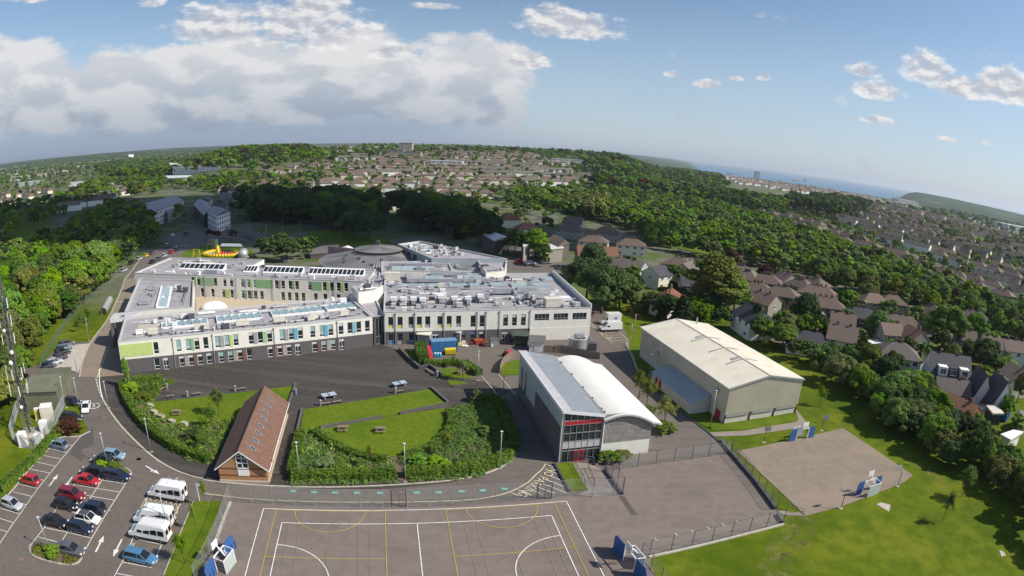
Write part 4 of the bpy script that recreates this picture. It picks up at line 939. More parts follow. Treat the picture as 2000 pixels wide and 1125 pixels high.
# double yellow lines and hatching
lines('road_marking', [[(p[0] + .25, p[1] + .1) for p in gpx([(187,739),(192,763),(203,787),(224,819),(248,847),(298,895),(339,919),(377,932)])]], 0.12, 'cream_paint', Z4,2)
lines('road_marking', [[g(*ke(a, b)), g(*ke(c, d))] for a, b, c, d in ((430,180,520,215),(400,230,565,293),(470,320,605,372),(425,365,650,452),(360,405,660,520),(310,450,525,530),(245,490,380,545),(70,485,240,555),(-10,520,80,560))], 0.12, 'white_paint')
lines('hatched_marking', [gp(kv, p) for p in ([(190,880),(430,1070)], [(300,960),(500,950)], [(310,985),(530,985)], [(370,1025),(560,1005)], [(400,1050),(590,1035)], [(300,960),(370,1030)], [(350,975),(420,1040)], [(420,1000),(380,1040)], [(500,945),(610,1050)], [(190,850),(290,950)], [(330,1000),(290,960)], [(180,880),(250,880)])], 0.14, 'cream_paint')
lines('crossing_marking', [gp(k4, [(855 + i * 24,150),(868 + i * 24,150)]) for i in range(3)], 0.55, 'white_paint')
b = MB()
for (x, y) in ((90,472),(100,472),(385,232),(405,232),(425,232),(445,232),(465,232),(485,232)):
 c = g(*k3(x, y)); b.box(c[0], c[1], Z4,.6,1.4,.004,0.3)
struct('crossing_marking', b, 'white_paint')
def ground_text(s, u, v, rot, size, m, z=Z4 + .02, squash=1.0, name='lettering'):
 cu = bpy.data.curves.new('lettering', 'FONT'); cu.body = s; cu.size = size; cu.align_x = 'CENTER'; cu.align_y = 'CENTER'; cu.materials.append(MATS[m])
 p = g(u, v); o = obj(name, cu, None, (p[0], p[1], z), rot, (1, squash, 1)); return tag(o, kind='structure')
def bearing(k, a, b): p, q = g(*k(*a)), g(*k(*b)); return math.atan2(q[1] - p[1], q[0] - p[0])
ground_text('NO PARKING', *ke(315,390), bearing(ke, (440,290),(190,490)),1.55, 'cream_paint', squash=1.3)
ground_text('SERVICE', *k5(1297,470), bearing(k5,(1330,420),(1270,520)),.72, 'white_paint', squash=1.3)
ground_text('VEHICLES', *k5(1257,455), bearing(k5,(1300,400),(1240,500)),.72, 'white_paint', squash=1.3)
ground_text('ONLY', *k5(1205,445), bearing(k5,(1240,410),(1190,490)),.72, 'white_paint', squash=1.3)
ground_text('5', *kt(573,792),0.4,1.6, 'white_paint')
c0 = g(*kt(573,792)); lines('speed_roundel', [[(c0[0] + 1.25 * math.cos(a), c0[1] + 1.25 * math.sin(a)) for a in np.linspace(0,2 * math.pi, 25)]], 0.22, 'white_paint')
for i, (x, y) in enumerate(((130,966),(295,974),(460,978),(633,979),(812,980),(1098,977),(1272,975),(1452,967),(1618,960),(1790,948))):
 p = g(*kg(x, y)); b = MB(); b.box(p[0], p[1], Z4,0.95,0.62,0.006,0.15); struct('teal_marking', b, 'teal_paint'); ground_text('225', *kg(x, y),0.15,0.42, 'white_paint')
for s, x, y in (('6', 325,820),('5', 455,792),('4', 555,773),('3', 655,752),('2', 750,730),('1', 840,711)): ground_text(s, *kr(x, y),0.25,0.85, 'white_paint')
ground_text('24', *k5(960,900), bearing(k5,(965,885),(950,920)),.7, 'white_paint')
# drain covers
for k, x, y, sx in ((k5,1000,287,.9),(k5,155,1008,.9),(kg, 1580,915,.9),(kg, 270,936,.5),(kg, 1445,897,.5),(kc, 222,855,.8),(kt, 635,865,1.0),(k8,665,303,.9),(kg, 120,350,.5)):
 p = g(*k(x, y)); b = MB(); b.box(p[0], p[1], Z4, sx, sx * .8,.008,.4); struct('drain_cover', b, 'chimney_brick')

# ================================================================== school buildings
def each_post(P, h, t, m='galvanised', r=.1):
 for p in P: b = MB(); b.tube((*p[:2], 0),(*p[:2], h), r, 5); b.build('post', m, t)
def wall_holes(mb, p0, p1, z0, z1, holes=(), depth=0.2):
 """wall plane with real openings and reveals; holes are (s0, s1, za, zb)"""
 L = math.dist(p0, p1); d = ((p1[0] - p0[0]) / L, (p1[1] - p0[1]) / L); inn = (-d[1], d[0])
 P = lambda s, z, y=0.0: (p0[0] + d[0] * s + inn[0] * y, p0[1] + d[1] * s + inn[1] * y, z)
 H = [(max(0.02, a), min(L - .02, b), max(z0, c), min(z1, e)) for a, b, c, e in holes if b > 0.1 and a < L - .1 and e > z0 + .05 and c < z1 - .05]
 S = sorted({0.0, L} | {h[0] for h in H} | {h[1] for h in H}); Z = sorted({z0, z1} | {h[2] for h in H} | {h[3] for h in H})
 for i in range(len(S) - 1):
  for j in range(len(Z) - 1):
   sm, zm = (S[i] + S[i + 1]) / 2,(Z[j] + Z[j + 1]) / 2
   if any(h[0] < sm < h[1] and h[2] < zm < h[3] for h in H): continue
   mb.poly([P(S[i], Z[j]), P(S[i + 1], Z[j]), P(S[i + 1], Z[j + 1]), P(S[i], Z[j + 1])])
 for a, b, c, e in H:
  mb.poly([P(a, c), P(a, c, depth), P(a, e, depth), P(a, e)]); mb.poly([P(b, c, depth), P(b, c), P(b, e), P(b, e, depth)])
  mb.poly([P(a, c), P(b, c), P(b, c, depth), P(a, c, depth)]); mb.poly([P(a, e, depth), P(b, e, depth), P(b, e), P(a, e)])
_SW = {}
def school_window(parent, p, rot, w, h, z, style='plain', name='window', frame='white_metal', bars=1):
 key = (round(w, 2), round(h, 2), style, frame, bars)
 if key not in _SW:
  f = MB(); t = 0.07
  for i in range(bars + 1): f.box(-w / 2 + t / 2 + (w - t) * i / bars, 0.13, h / 2, t, 0.1, h)
  for zz in (t / 2, h * 0.30, h - t / 2): f.box(0,0.131, zz, w - .004,0.095, t)
  q = MB(); q.poly([(-w / 2,.145,0),(w / 2,.145,0),(w / 2,.145, h),(-w / 2,.145, h)])
  bl = None
  if style != 'plain':
   bl = MB(); fr, m_ = dict(blind=(0.45, 'blind'), blind_full=(0.85, 'blind'), white=(0.25, 'blind_white'), yellow=(-.3, 'panel_yellow'), grey=(-.3, 'panel_grey'), royal=(-.35, 'panel_royal'), royal_top=(.25, 'panel_royal'))[style]
   za, zb = (h * (1 - fr), h - .03) if fr > 0 else (.03, h * -fr)
   bl.poly([(-w / 2 + .03,.12, za),(w / 2 - .03,.12, za),(w / 2 - .03,.12, zb),(-w / 2 + .03,.12, zb)]); bl = (bl.mesh('blind', m_), 'blind' if fr > 0 else 'panel')
  _SW[key] = (f.mesh('window', frame), q.mesh('pane', 'glass'), bl)
 o = obj(name, _SW[key][0], parent, (p[0] - parent.location.x, p[1] - parent.location.y, z - parent.location.z), rot); obj('pane', _SW[key][1], o)
 if _SW[key][2]: obj(_SW[key][2][1], _SW[key][2][0], o)
 return o
def plane_s(p0, p1, u, v):
 """distance along the wall p0-p1 and height where a picture ray meets it"""
 d = ray(u, v); e = (p1[0] - p0[0], p1[1] - p0[1]); L = math.hypot(*e); e = (e[0] / L, e[1] / L); n = (-e[1], e[0])
 t = (p0[0] * n[0] + p0[1] * n[1]) / (d[0] * n[0] + d[1] * n[1]); x, y = d[0] * t, d[1] * t
 return (x - p0[0]) * e[0] + (y - p0[1]) * e[1], CAM_H + d[2] * t
def inset(P, k):
 P = ccw(P); n = len(P); out = []
 for i in range(n):
  a, b, c = Vector(P[i - 1]), Vector(P[i]), Vector(P[(i + 1) % n]); d1 = (b - a).normalized(); d2 = (c - b).normalized(); n1 = Vector((-d1.y, d1.x)); n2 = Vector((-d2.y, d2.x))
  m = n1 + n2; m = m / max(.3, m.length_squared) * 2 if m.length > .1 else n1; out.append(tuple(b + m * k))
 return out
def coping_ring(mb, P, w, z0, z1):
 P = ccw(P); I = inset(P, w); O = inset(P, -0.06); n = len(P)
 for i in range(n):
  j = (i + 1) % n
  mb.poly([(*O[i], z1),(*O[j], z1),(*I[j], z1),(*I[i], z1)]); mb.poly([(*O[i], z0),(*O[j], z0),(*O[j], z1),(*O[i], z1)]); mb.poly([(*I[j], z0 - .6),(*I[i], z0 - .6),(*I[i], z1),(*I[j], z1)])
class Wing:
 def __init__(s, name, label, P, deck, top, band=3.15, low='grey_brick', up='white_render', cat='school building'):
  s.P = ccw(P); c = g0(s.P); s.t = thing(name, label, cat, (c[0], c[1], 0)); s.deck, s.top, s.band, s.low, s.up = deck, top, band, low, up
  s.win = {i: [] for i in range(len(s.P))}
 def edge(s, i): return s.P[i], s.P[(i + 1) % len(s.P)]
 def find_edge(s, a, b):
  best = min(range(len(s.P)), key=lambda i: math.dist(s.P[i], a) + math.dist(s.P[(i + 1) % len(s.P)], b)); return best
 def window(s, i, sc, w, z0, z1, style='plain', name='window', frame='white_metal', bars=1): s.win[i].append((sc, w, z0, z1, style, name, frame, bars))
 def panel(s, i, sa, sb, z0, z1, m):
  p, q = s.edge(i); L = math.dist(p, q); d = ((q[0] - p[0]) / L, (q[1] - p[1]) / L); b = MB(); rot = math.atan2(d[1], d[0])
  sc = (sa + sb) / 2; b.box(p[0] + d[0] * sc + d[1] * .01, p[1] + d[1] * sc - d[0] * .01,(z0 + z1) / 2, sb - sa, 0.09, z1 - z0, rot); b.build('panel', 'panel_' + m, s.t)
 def finish(s):
  lo, up = MB(), MB()
  for i in range(len(s.P)):
   p, q = s.edge(i); rot = math.atan2(q[1] - p[1], q[0] - p[0]); L = math.dist(p, q); d = ((q[0] - p[0]) / L, (q[1] - p[1]) / L)
   H = [(sc - w / 2, sc + w / 2, a, b) for sc, w, a, b, *_ in s.win[i]]
   if s.band > 0: wall_holes(lo, p, q, -0.3, s.band, H);
   wall_holes(up, p, q, s.band if s.band > 0 else -.3, s.top, H)
   for sc, w, a, b, style, name, frame, bars in s.win[i]:
    school_window(s.t, (p[0] + d[0] * sc, p[1] + d[1] * sc), rot, w, b - a, a, style, name, frame, bars)
  if s.band > 0: lo.build('wall', s.low, s.t)
  up.build('wall', s.up, s.t)
  dk = MB(); dk.sheet(inset(s.P, .05), s.deck); s.roof = dk.build('roof', 'roof_deck', s.t)
  c = MB(); coping_ring(c, s.P, 0.32, s.top - .02, s.top + .07); c.build('coping', 'coping', s.t)
 def pipe(s, i, sc, z1=None):
  p, q = s.edge(i); L = math.dist(p, q); d = ((q[0] - p[0]) / L, (q[1] - p[1]) / L); x, y = p[0] + d[0] * sc + d[1] * .12, p[1] + d[1] * sc - d[0] * .12; b = MB()
  b.tube((x, y, 0),(x, y, (z1 or s.top) - .5),.075,6); b.box(x, y, (z1 or s.top) - .4,.28,.24,.3, math.atan2(d[1], d[0])); b.build('drainpipe', 'metal_grey', s.t)
 # roof-top things, placed in wing axes: origin at vertex 0 edge i
 def axes(s, i):
  p, q = s.edge(i); L = math.dist(p, q); d = Vector(((q[0] - p[0]) / L, (q[1] - p[1]) / L)); return Vector(p), d, Vector((-d.y, d.x)), L
 def skylight(s, i, s0, s1, t0, t1, n, glass='glass_teal', h=0.55, saw=True, frame='coping'):
  o, d, nn, L = s.axes(i); rot = math.atan2(d.y, d.x); c = o + d * (s0 + s1) / 2 + nn * (t0 + t1) / 2; zb = s.deck
  f = MB(); w = (s1 - s0) / n
  if not saw:          # lean-to rooflight: white upstand sloping up away from the yard, panes let into it
   za, zc = zb + .22, zb + .22 + h; C = [o + d * ss + nn * tt for ss, tt in ((s0, t0),(s1, t0),(s1, t1),(s0, t1))]; Z = (za, za, zc, zc)
   f.add([(*c, zb) for c in C] + [(*c, z) for c, z in zip(C, Z)], [(0,1,5,4),(1,2,6,5),(2,3,7,6),(3,0,4,7),(4,5,6,7)])
  else:
   for tt in (t0, t1): q = o + d * (s0 + s1) / 2 + nn * tt; f.box(q.x, q.y, zb + h / 2, s1 - s0 + .2,.16, h, rot)
   for ss in (s0, s1): q = o + d * ss + nn * (t0 + t1) / 2; f.box(q.x, q.y, zb + h / 2 - .01,.16, t1 - t0 + .1, h + .06, rot)
  k = f.build('skylight', frame, s.t)
  for j in range(n):
   a, b = s0 + j * w + .06, s0 + (j + 1) * w - .06; m = MB(); pts = []
   if saw: z0_, z1_ = zb + h * .55, zb + h * 1.35; Q = ((a, t0 + .1, z0_),(b, t0 + .1, z1_),(b, t1 - .1, z1_),(a, t1 - .1, z0_))
   else: e = (t1 - t0) * .16; Q = [(x, t, za + .03 + (zc - za) * (t - t0) / (t1 - t0)) for x, t in ((a + .06, t0 + e),(b - .06, t0 + e),(b - .06, t1 - e),(a + .06, t1 - e))]
   for ss, tt, z in Q: q = o + d * ss + nn * tt; pts.append((q.x, q.y, z))
   m.poly(pts); m.build('pane', glass, k)
   if saw: m = MB(); q1 = o + d * b + nn * (t0 + .1); q2 = o + d * b + nn * (t1 - .1); m.poly([(q1.x, q1.y, zb + .1),(q2.x, q2.y, zb + .1),(q2.x, q2.y, z1_),(q1.x, q1.y, z1_)]); m.build('upstand', frame, k)
 def unit(s, i, sc, tc, sx, sy, sz, m='cream_unit', name='plant_unit', lift=.25, rot=0):
  o, d, nn, L = s.axes(i); c = o + d * sc + nn * tc; r = math.atan2(d.y, d.x) + rot; b = MB(); b.box(c.x, c.y, s.deck + lift + sz / 2, sx, sy, sz, r); b.box(c.x, c.y, s.deck + lift + sz + .03, sx + .1, sy + .1,.06, r)
  for ax in (-.4,.4):
   q = c + Vector((math.cos(r), math.sin(r))) * ax * sx; b.box(q.x, q.y, s.deck + lift / 2,.12, sy * .9, lift, r)
  b.build(name, m, s.t)
 def duct(s, i, pts, r, m='metal_grey', name='duct', lift=.5, sq=False):
  o, d, nn, L = s.axes(i); b = MB(); V = [o + d * a + nn * t for a, t in pts]
  for p, q in zip(V[:-1], V[1:]):
   if sq: b.beam((p.x, p.y, s.deck + lift),(q.x, q.y, s.deck + lift), r * 2, r * 1.6)
   else: b.tube((p.x, p.y, s.deck + lift),(q.x, q.y, s.deck + lift), r, 8)
  b.build(name, m, s.t)
 def vents(s, i, pts, m='white_metal', h=.5, r=.16):
  o, d, nn, L = s.axes(i)
  for a, t in pts:
   c = o + d * a + nn * t; b = MB(); b.lathe([(r, s.deck),(r, s.deck + h),(r * 1.6, s.deck + h),(r * 1.5, s.deck + h + .14),(.01, s.deck + h + .2)], 8, c.x, c.y); b.build('roof_vent', m, s.t)
 def rail(s, i, s0, s1, t, h=1.0, step=2.0):
  o, d, nn, L = s.axes(i); b = MB(); p = o + d * s0 + nn * t; q = o + d * s1 + nn * t
  for z in (.55,1.0): b.tube((p.x, p.y, s.deck + z),(q.x, q.y, s.deck + z),.025,4)
  n = int((s1 - s0) / step)
  for j in range(n + 1): c = p + (q - p) * j / n; b.tube((c.x, c.y, s.deck),(c.x, c.y, s.deck + 1.0),.025,4)
  b.build('guard_rail', 'galvanised', s.t)
 def walkway(s, i, s0, s1, t0, t1, m='pale_concrete', z=.02):
  o, d, nn, L = s.axes(i); b = MB(); b.sheet([tuple(o + d * a + nn * t) for a, t in ((s0, t0),(s1, t0),(s1, t1),(s0, t1))], s.deck + z); b.build('walkway', m, s.t)
 def clutter(s, i, s0, s1, t0, t1, n, seed):
  rr = random.Random(seed)
  for _ in range(n):
   a, t = rr.uniform(s0, s1), rr.uniform(t0, t1); k = rr.random()
   if k < .35: s.unit(i, a, t, rr.uniform(.6,1.8), rr.uniform(.5,1.2), rr.uniform(.4,1.0), rr.choice(['cream_unit', 'metal_grey', 'white_metal', 'coping', 'metal_dark']))  # dark picks: dark plant, plus shade of gaps under units put into colour
   elif k < .6: s.vents(i, [(a, t)], rr.choice(['white_metal', 'metal_grey', 'metal_dark']), rr.uniform(.3,.7))
   elif k < .85:
    l = rr.uniform(2,6); al = rr.random() < .7; s.duct(i, [(a, t),(a + l, t) if al else (a, min(t1, t + l * .5))], rr.choice([.06,.1,.18,.28]), rr.choice(['metal_grey', 'galvanised', 'white_metal', 'coping']), 'pipe', rr.uniform(.2,.5))
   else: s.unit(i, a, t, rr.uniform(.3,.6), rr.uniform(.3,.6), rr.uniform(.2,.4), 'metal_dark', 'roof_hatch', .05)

# ---- front wing
FWA, FWB = (-81.3,98.0),(-31.3,128.7)
fd = Vector((FWB[0] - FWA[0], FWB[1] - FWA[1])).normalized(); fn = Vector((-fd.y, fd.x)); FWD = 18.9
fw = Wing('school_wing', 'long white school wing with grey brick base and coloured window panels facing the yard', [FWA, FWB, tuple(Vector(FWB) + fn * FWD), tuple(Vector(FWA) + fn * FWD)], 6.75,7.15)
def fs(x, y): return plane_s(FWA, FWB, *k6(x, y))[0]
U = [(393,752, 'plain'),(558,735, 'blind_full'),(628,728, 'blind_full'),(692,720, 'white'),(757,713, 'plain'),(842,706, 'blind_full'),(912,698, 'blind_full'),(977,690, 'blind'),(1089,680, 'white'),(1156,673, 'plain'),(1225,665, 'white'),(1315,654, 'blind_full'),(1383,647, 'blind'),(1450,640, 'white'),(1540,629, 'blind'),(1607,622, 'blind_full'),(1672,615, 'blind'),(1747,606, 'white'),(1812,598, 'plain'),(1877,592, 'plain'),(1940,585, 'plain')]
US = []
for x, y, st in U:
 sc = fs(x, y); US.append(sc); fw.window(0, sc, 1.18,3.75,6.35, st)
for i, (x, y) in enumerate(((402,870),(468,867),(585,853),(652,845),(718,838),(785,831),(873,822),(941,814),(1010,806),(1077,798),(1232,782),(1301,773),(1369,765),(1433,759),(1556,743),(1625,736),(1692,728),(1755,720))):
 sc = fs(x, y); door = i in (1,13,17)
 fw.window(0, sc, 1.2,0.05 if door else 0.35,2.75, ['plain', 'white', 'white', 'white', 'white', 'white', 'blind', 'blind', 'white'][i % 9] if not door else 'white', 'door' if door else 'window', 'white_metal', 2 if door else 1)
fw.panel(0,0.25, US[0] - .75,3.7,6.45, 'lime')
for i, j, m in ((2,3, 'green'),(5,6, 'grey'),(6,7, 'lime'),(8,9, 'grey'),(9,10, 'pale_green'),(11,12, 'grey'),(12,13, 'blue'),(15,16, 'blue'),(18,19, 'cyan')): fw.panel(0, US[i] + .62, US[j] - .62,3.75,6.35, m)
LS = [fs(x, y) for x, y in ((652,845),(718,838),(585,853),(1010,806),(1077,798),(941,814),(1232,782),(1301,773),(1369,765),(1556,743),(1625,736),(1692,728))]
for a, b, m in ((0,1, 'brown'),(2,0, 'beige'),(3,4, 'brown'),(5,3, 'beige'),(6,7, 'brown'),(7,8, 'beige'),(9,10, 'brown'),(10,11, 'beige')): fw.panel(0, LS[a] + .64, LS[b] - .64,.35,2.75, m)
fw.finish()
for x, y in ((525,790),(815,770),(1262,720),(1722,660)): fw.pipe(0, fs(x, y))
def wst(w, i, k, x, y, z):
 o, d, nn, L = w.axes(i); p = Vector(g(*k(x, y), z)) - o; return p.dot(d), p.dot(nn)
for x0, y0, x1, y1, n in ((432,592,770,560,6),(840,548,1170,517,6),(1248,505,1618,465,7),(1650,462,1850,440,4)):
 a = wst(fw, 0, k6, x0, y0,7.4); b = wst(fw, 0, k6, x1, y1,7.4); tm = (a[1] + b[1]) / 2
 fw.skylight(0, a[0], b[0], tm - .2, tm + 4.0, n, frame='white_metal')
fw.walkway(0,2.0,57,1.2,2.2, 'coping'); fw.walkway(0,2.0,57,15.2,16.2, 'coping'); fw.walkway(0,4,12,4,13, 'pale_concrete', .015)
fw.vents(0, [(10 + 2.4 * i, 2.9) for i in range(19)], 'metal_dark', .25,.12)
for sc, sx in ((19.5,3.4),(29,3.0),(37.5,2.6),(46,2.4),(8,2.2),(53,2.0)): fw.unit(0, sc, 4.2, sx, 1.5,1.0, 'cream_unit'); fw.duct(0, [(sc + sx / 2,4.2),(sc + sx / 2 + 3.2,4.2),(sc + sx / 2 + 3.2,5.6)], .38, 'metal_grey', 'duct', .6, True)
fw.unit(0,11.2,8.0,.35,.35,2.2, 'white_metal', 'flue'); fw.unit(0,13.2,8,1.1,.9,.9, 'white_metal'); fw.unit(0,17.3,12.2,1.6,1.2,1.3, 'metal_dark')
fw.duct(0, [(14,3.4),(56,3.4)], .09, 'galvanised', 'pipe', .35); fw.duct(0, [(6,14.2),(56,14.2)], .12, 'galvanised', 'pipe', .35); fw.duct(0, [(18,12.5),(52,12.5)], .22, 'metal_grey', 'duct', .5)
fw.clutter(0,3,56,2.6,5.2,46,1); fw.clutter(0,3,56,11.5,17.5,40,2)
# ---- portal slab with a round opening at the drive end of the wing
def portal():
 a = [g(*k4(800,282),7.1), g(*k4(935,262),7.1), g(*k4(1050,215),7.1), g(*k4(830,232),7.1)]
 P = ccw(a); c0 = g0(P); t = thing('portal_canopy', 'grey canopy slab with a round hole over the drive at the wing end', 'canopy', (c0[0], c0[1], 0)); b = MB()
 cen = Vector(g(*k4(872,256),7.1)); n = 32; rr = 1.55; ring = [cen + Vector((math.cos(2 * math.pi * i / n), math.sin(2 * math.pi * i / n))) * rr for i in range(n)]
 out = []
 for v in ring:
  d = (v - cen).normalized(); best = 1e9
  for i in range(4):
   p, q = Vector(P[i]), Vector(P[(i + 1) % 4]); e = q - p; den = d.x * e.y - d.y * e.x
   if abs(den) > 1e-6:
    w = p - cen; tt = (w.x * e.y - w.y * e.x) / den; uu = (w.x * d.y - w.y * d.x) / den
    if tt > 0 and -1e-6 <= uu <= 1 + 1e-6: best = min(best, tt)
  out.append(cen + d * best)
 for i in range(n):
  j = (i + 1) % n
  for z, fl in ((7.12,0),(6.3,1)):
   q = [(*ring[i], z),(*out[i], z),(*out[j], z),(*ring[j], z)]; b.poly(q if not fl else q[::-1])
  b.poly([(*out[i], 6.3),(*out[j], 6.3),(*out[j], 7.12),(*out[i], 7.12)]); b.poly([(*ring[j], 6.3),(*ring[i], 6.3),(*ring[i], 7.12),(*ring[j], 7.12)])
 b.build('slab', 'coping', t)
 w = MB(); p = Vector(a[0]); q = Vector(a[3]); w.beam((p.x + .3, p.y + .2,3.1),(q.x + .3, q.y - .2,3.1),.45,6.4); w.build('wall', 'grey_brick', t)
portal()
# ---- pod joining the wings on the drive side
pod = Wing('school_wing', 'flat roofed school pod between the two long wings beside the drive', [(-94.6,118.6),(-78.0,126.8),(-93.4,153.7),(-113.8,152.4)], 6.6,7.2)
pod.finish()
pod.skylight(1,4,27,6.6,10.2,12, saw=False, frame='white_metal', h=.4)
for s0, s1, t0, t1 in ((2.0,6.0,5,27),(11.8,15.6,4,25)):
 o, d, nn, L = pod.axes(0); b = MB(); ribbon(b, [tuple(o + d * a + nn * t) for a, t in ((s0, t0),(s1, t0),(s1, t1),(s0, t1),(s0, t0))], .35, pod.deck, pod.deck + .25); b.build('roof_upstand', 'metal_grey', pod.t)
pod.vents(0, [(14.8,8 + 1.4 * i) for i in range(11)], 'metal_dark', .3,.15); pod.unit(0,13,20,1.2,1.2,1.4, 'metal_dark'); pod.unit(0,4,8,2.6,1.4,.8, 'metal_grey'); pod.unit(0,4,24,2.6,1.4,.9, 'metal_grey'); pod.clutter(0,2,15,3,27,14,3)
# ---- back wing along the inner courtyard
bw = Wing('school_wing', 'white school wing with green panels behind the inner courtyard', [(-121.5,160.2),(-41.5,163.4),(-42.5,180.5),(-84.5,178.8),(-84.7,188.5),(-122.9,186)], 6.5,6.95,0.0)
BWA, BWB = (-121.5,160.2),(-41.5,163.4)
def bs(x, y): return plane_s(BWA, BWB, *k3(x, y))[0]
ub = []
for x, y, st in ((525,500, 'plain'),(568,505, 'white'),(695,510, 'plain'),(765,513, 'white'),(815,515, 'white'),(899,518, 'blind'),(945,520, 'blind'),(990,522, 'blind_full'),(1155,530, 'plain'),(1203,533, 'plain'),(1257,533, 'plain'),(1307,535, 'plain'),(1404,540, 'blind'),(1515,542, 'plain'),(1570,545, 'plain'),(1620,545, 'plain'),(1676,547, 'plain')):
 sc = bs(x, y); ub.append(sc); bw.window(0, sc, 1.25,3.85,6.35, st)
for x, y, st in ((598,590, 'plain'),(676,594, 'plain'),(757,598, 'white'),(820,602, 'plain'),(904,608, 'blind'),(950,610, 'plain'),(997,612, 'plain'),(1044,613, 'plain'),(1203,615, 'plain'),(1252,615, 'plain'),(1305,612, 'plain'),(1355,612, 'plain'),(1448,612, 'plain'),(1520,608, 'plain'),(1620,606, 'plain')):
 bw.window(0, bs(x, y),1.25,0.4,2.9, st)
for a, b, m in ((568,700, 'pale_green'),(990,1140, 'green'),(1404,1510, 'green')): bw.panel(0, bs(a, 515) + .66, bs(b, 520) - .66,3.85,6.35, m)
for i, j, m in ((0,1, 'lime'),(5,6, 'grey'),(6,7, 'lime'),(8,9, 'grey'),(10,11, 'green'),(13,14, 'lime'),(15,16, 'lime')):
 if ub[j] - ub[i] > 1.35: bw.panel(0, ub[i] + .64, ub[j] - .64,3.85,6.35, m)
bw.panel(0, bs(757,598) + .64, bs(820,602) - .64,.4,2.9, 'lime'); bw.panel(0, bs(904,608) + .64, bs(950,610) - .64,.4,2.9, 'green'); bw.panel(0, bs(950,610) + .64, bs(997,610) - .64,.4,2.9, 'grey')
bw.finish()
for x in (620,855,1128,1590): bw.pipe(0, bs(x, 540))
for x0, y0, x1, y1, n in ((445,380,725,415,9),(905,412,995,418,4),(1050,418,1340,430,9),(1390,432,1805,446,13)):
 a = wst(bw, 0, k3, x0, y0,7.2); b = wst(bw, 0, k3, x1, y1,7.2); tm = (a[1] + b[1]) / 2
 bw.skylight(0, a[0], b[0], max(4, tm - .3), max(4, tm - .3) + 3.4, n, 'glass', 1.5, False, 'white_metal')
bw.walkway(0,3,78,1.5,2.5, 'coping'); bw.duct(0, [(20,2.9),(74,2.9)], .1, 'galvanised', 'pipe', .3); bw.clutter(0,4,78,1.5,5,30,4); bw.clutter(0,4,78,10,16,36,5); bw.clutter(0,4,36,16,24,18,6); bw.rail(0,6,34,25.2); bw.unit(0,22,14,3.2,1.6,1.2, 'cream_unit'); bw.unit(0,28,4.2,5,1.2,1.0, 'metal_grey')
# ---- main block
MA, MB2 = (-29.0,130.3),(19.8,142.9)
md = Vector((MB2[0] - MA[0], MB2[1] - MA[1])).normalized(); mn = Vector((-md.y, md.x))
mb_ = Wing('school_block', 'big flat roofed white main block crowded with rooftop plant and skylights', [MA, MB2,(12.4,182.5),(-37.1,169.0)], 7.35,7.9)
def ms(x, y): return plane_s(MA, MB2, *k7(x, y))[0]
mu = []
for x, st in ((312, 'yellow'),(380, 'yellow'),(460, 'grey'),(521, 'yellow'),(582, 'grey'),(672, 'yellow'),(739, 'yellow'),(808, 'grey'),(914, 'plain'),(980, 'plain'),(1152, 'white'),(1217, 'white'),(1282, 'white')):
 sc = ms(x, 680); mu.append(sc); mb_.window(0, sc, 1.2,3.9,6.7, st, frame='metal_grey')
for x in (1417,1556,1692): mb_.window(0, ms(x, 660),3.7,5.0,6.7, 'plain', frame='metal_grey', bars=4)
for x, st in ((312, 'royal'),(380, 'grey'),(460, 'royal'),(840, 'royal_top'),(908, 'royal_top'),(975, 'white')): mb_.window(0, ms(x, 795),1.25,.1,2.75, st, frame='metal_grey')
for x in (640,1148): mb_.window(0, ms(x, 790),1.6,0.05,2.5, 'white', 'door', 'white_metal', 2)
mb_.finish()
# the rendered gable bay at the right end reaches the ground
_r = MB(); a_ = ms(1332,700); q0 = Vector(MA) + md * a_ - mn * .06; q1 = Vector(MB2) - mn * .06 - md * .01; _r.beam((q0.x, q0.y, 1.55),(q1.x, q1.y, 1.55),.1,3.16); _r.build('wall', 'white_render', mb_.t)
for x in (268,347,490,703,945,1010,1108,1330): mb_.pipe(0, ms(x, 680),7.9)
def mst(x, y, z=7.6): return wst(mb_, 0, k7, x, y, z)
for x0, x1, y, n, dp in ((318,408,415,4,2.4),(440,565,415,5,2.4),(592,713,414,5,2.4),(745,868,412,5,2.4),(895,1022,410,5,2.4),(1047,1168,408,5,2.4),(1200,1325,412,5,2.4),(1345,1480,412,5,2.4),(565,705,360,4,3.2),(858,1000,362,4,4.2),(1345,1400,375,2,2.4),(1425,1510,368,3,3.2),(462,545,497,4,2.2)):
 a = mst(x0, y); b = mst(x1, y); mb_.skylight(0, a[0], b[0], a[1], a[1] + dp, n, saw=False, h=.5, frame='metal_grey')
for i, (x, y) in enumerate(((335,540),(405,540),(480,540),(547,545),(680,525),(780,535),(880,535),(970,520))):
 s_, t_ = mst(x, y); mb_.unit(0, s_, t_ + .6,1.5,1.3,.9, 'white_metal', 'fan_unit', .9); mb_.unit(0, s_ - .1, t_ - .6,.9,.8,.9, 'metal_grey', 'fan_unit', .4); mb_.duct(0, [(s_, t_ + 1.2),(s_ - .5, t_ + 2.6)], .45, 'metal_dark' if i % 2 else 'metal_grey', 'duct', .8); mb_.unit(0, s_ - 1.1, t_, .7,1.6,.7, 'metal_dark', 'fan_unit', .1)
for (x0, y0, x1, y1, r) in ((430,372,1060,372,.55),(1060,455,1190,455,.8),(1230,445,1400,440,.75),(1310,492,1430,485,.9),(430,330,450,372,.6),(600,326,870,322,.6),(270,425,1180,418,.12),(1180,470,1400,560,.14),(1215,430,1225,480,.5)):
 a = mst(x0, y0,7.9); b = mst(x1, y1,7.9); mb_.duct(0, [a, b], r, 'metal_grey', 'duct', .3 + r, r > .5)
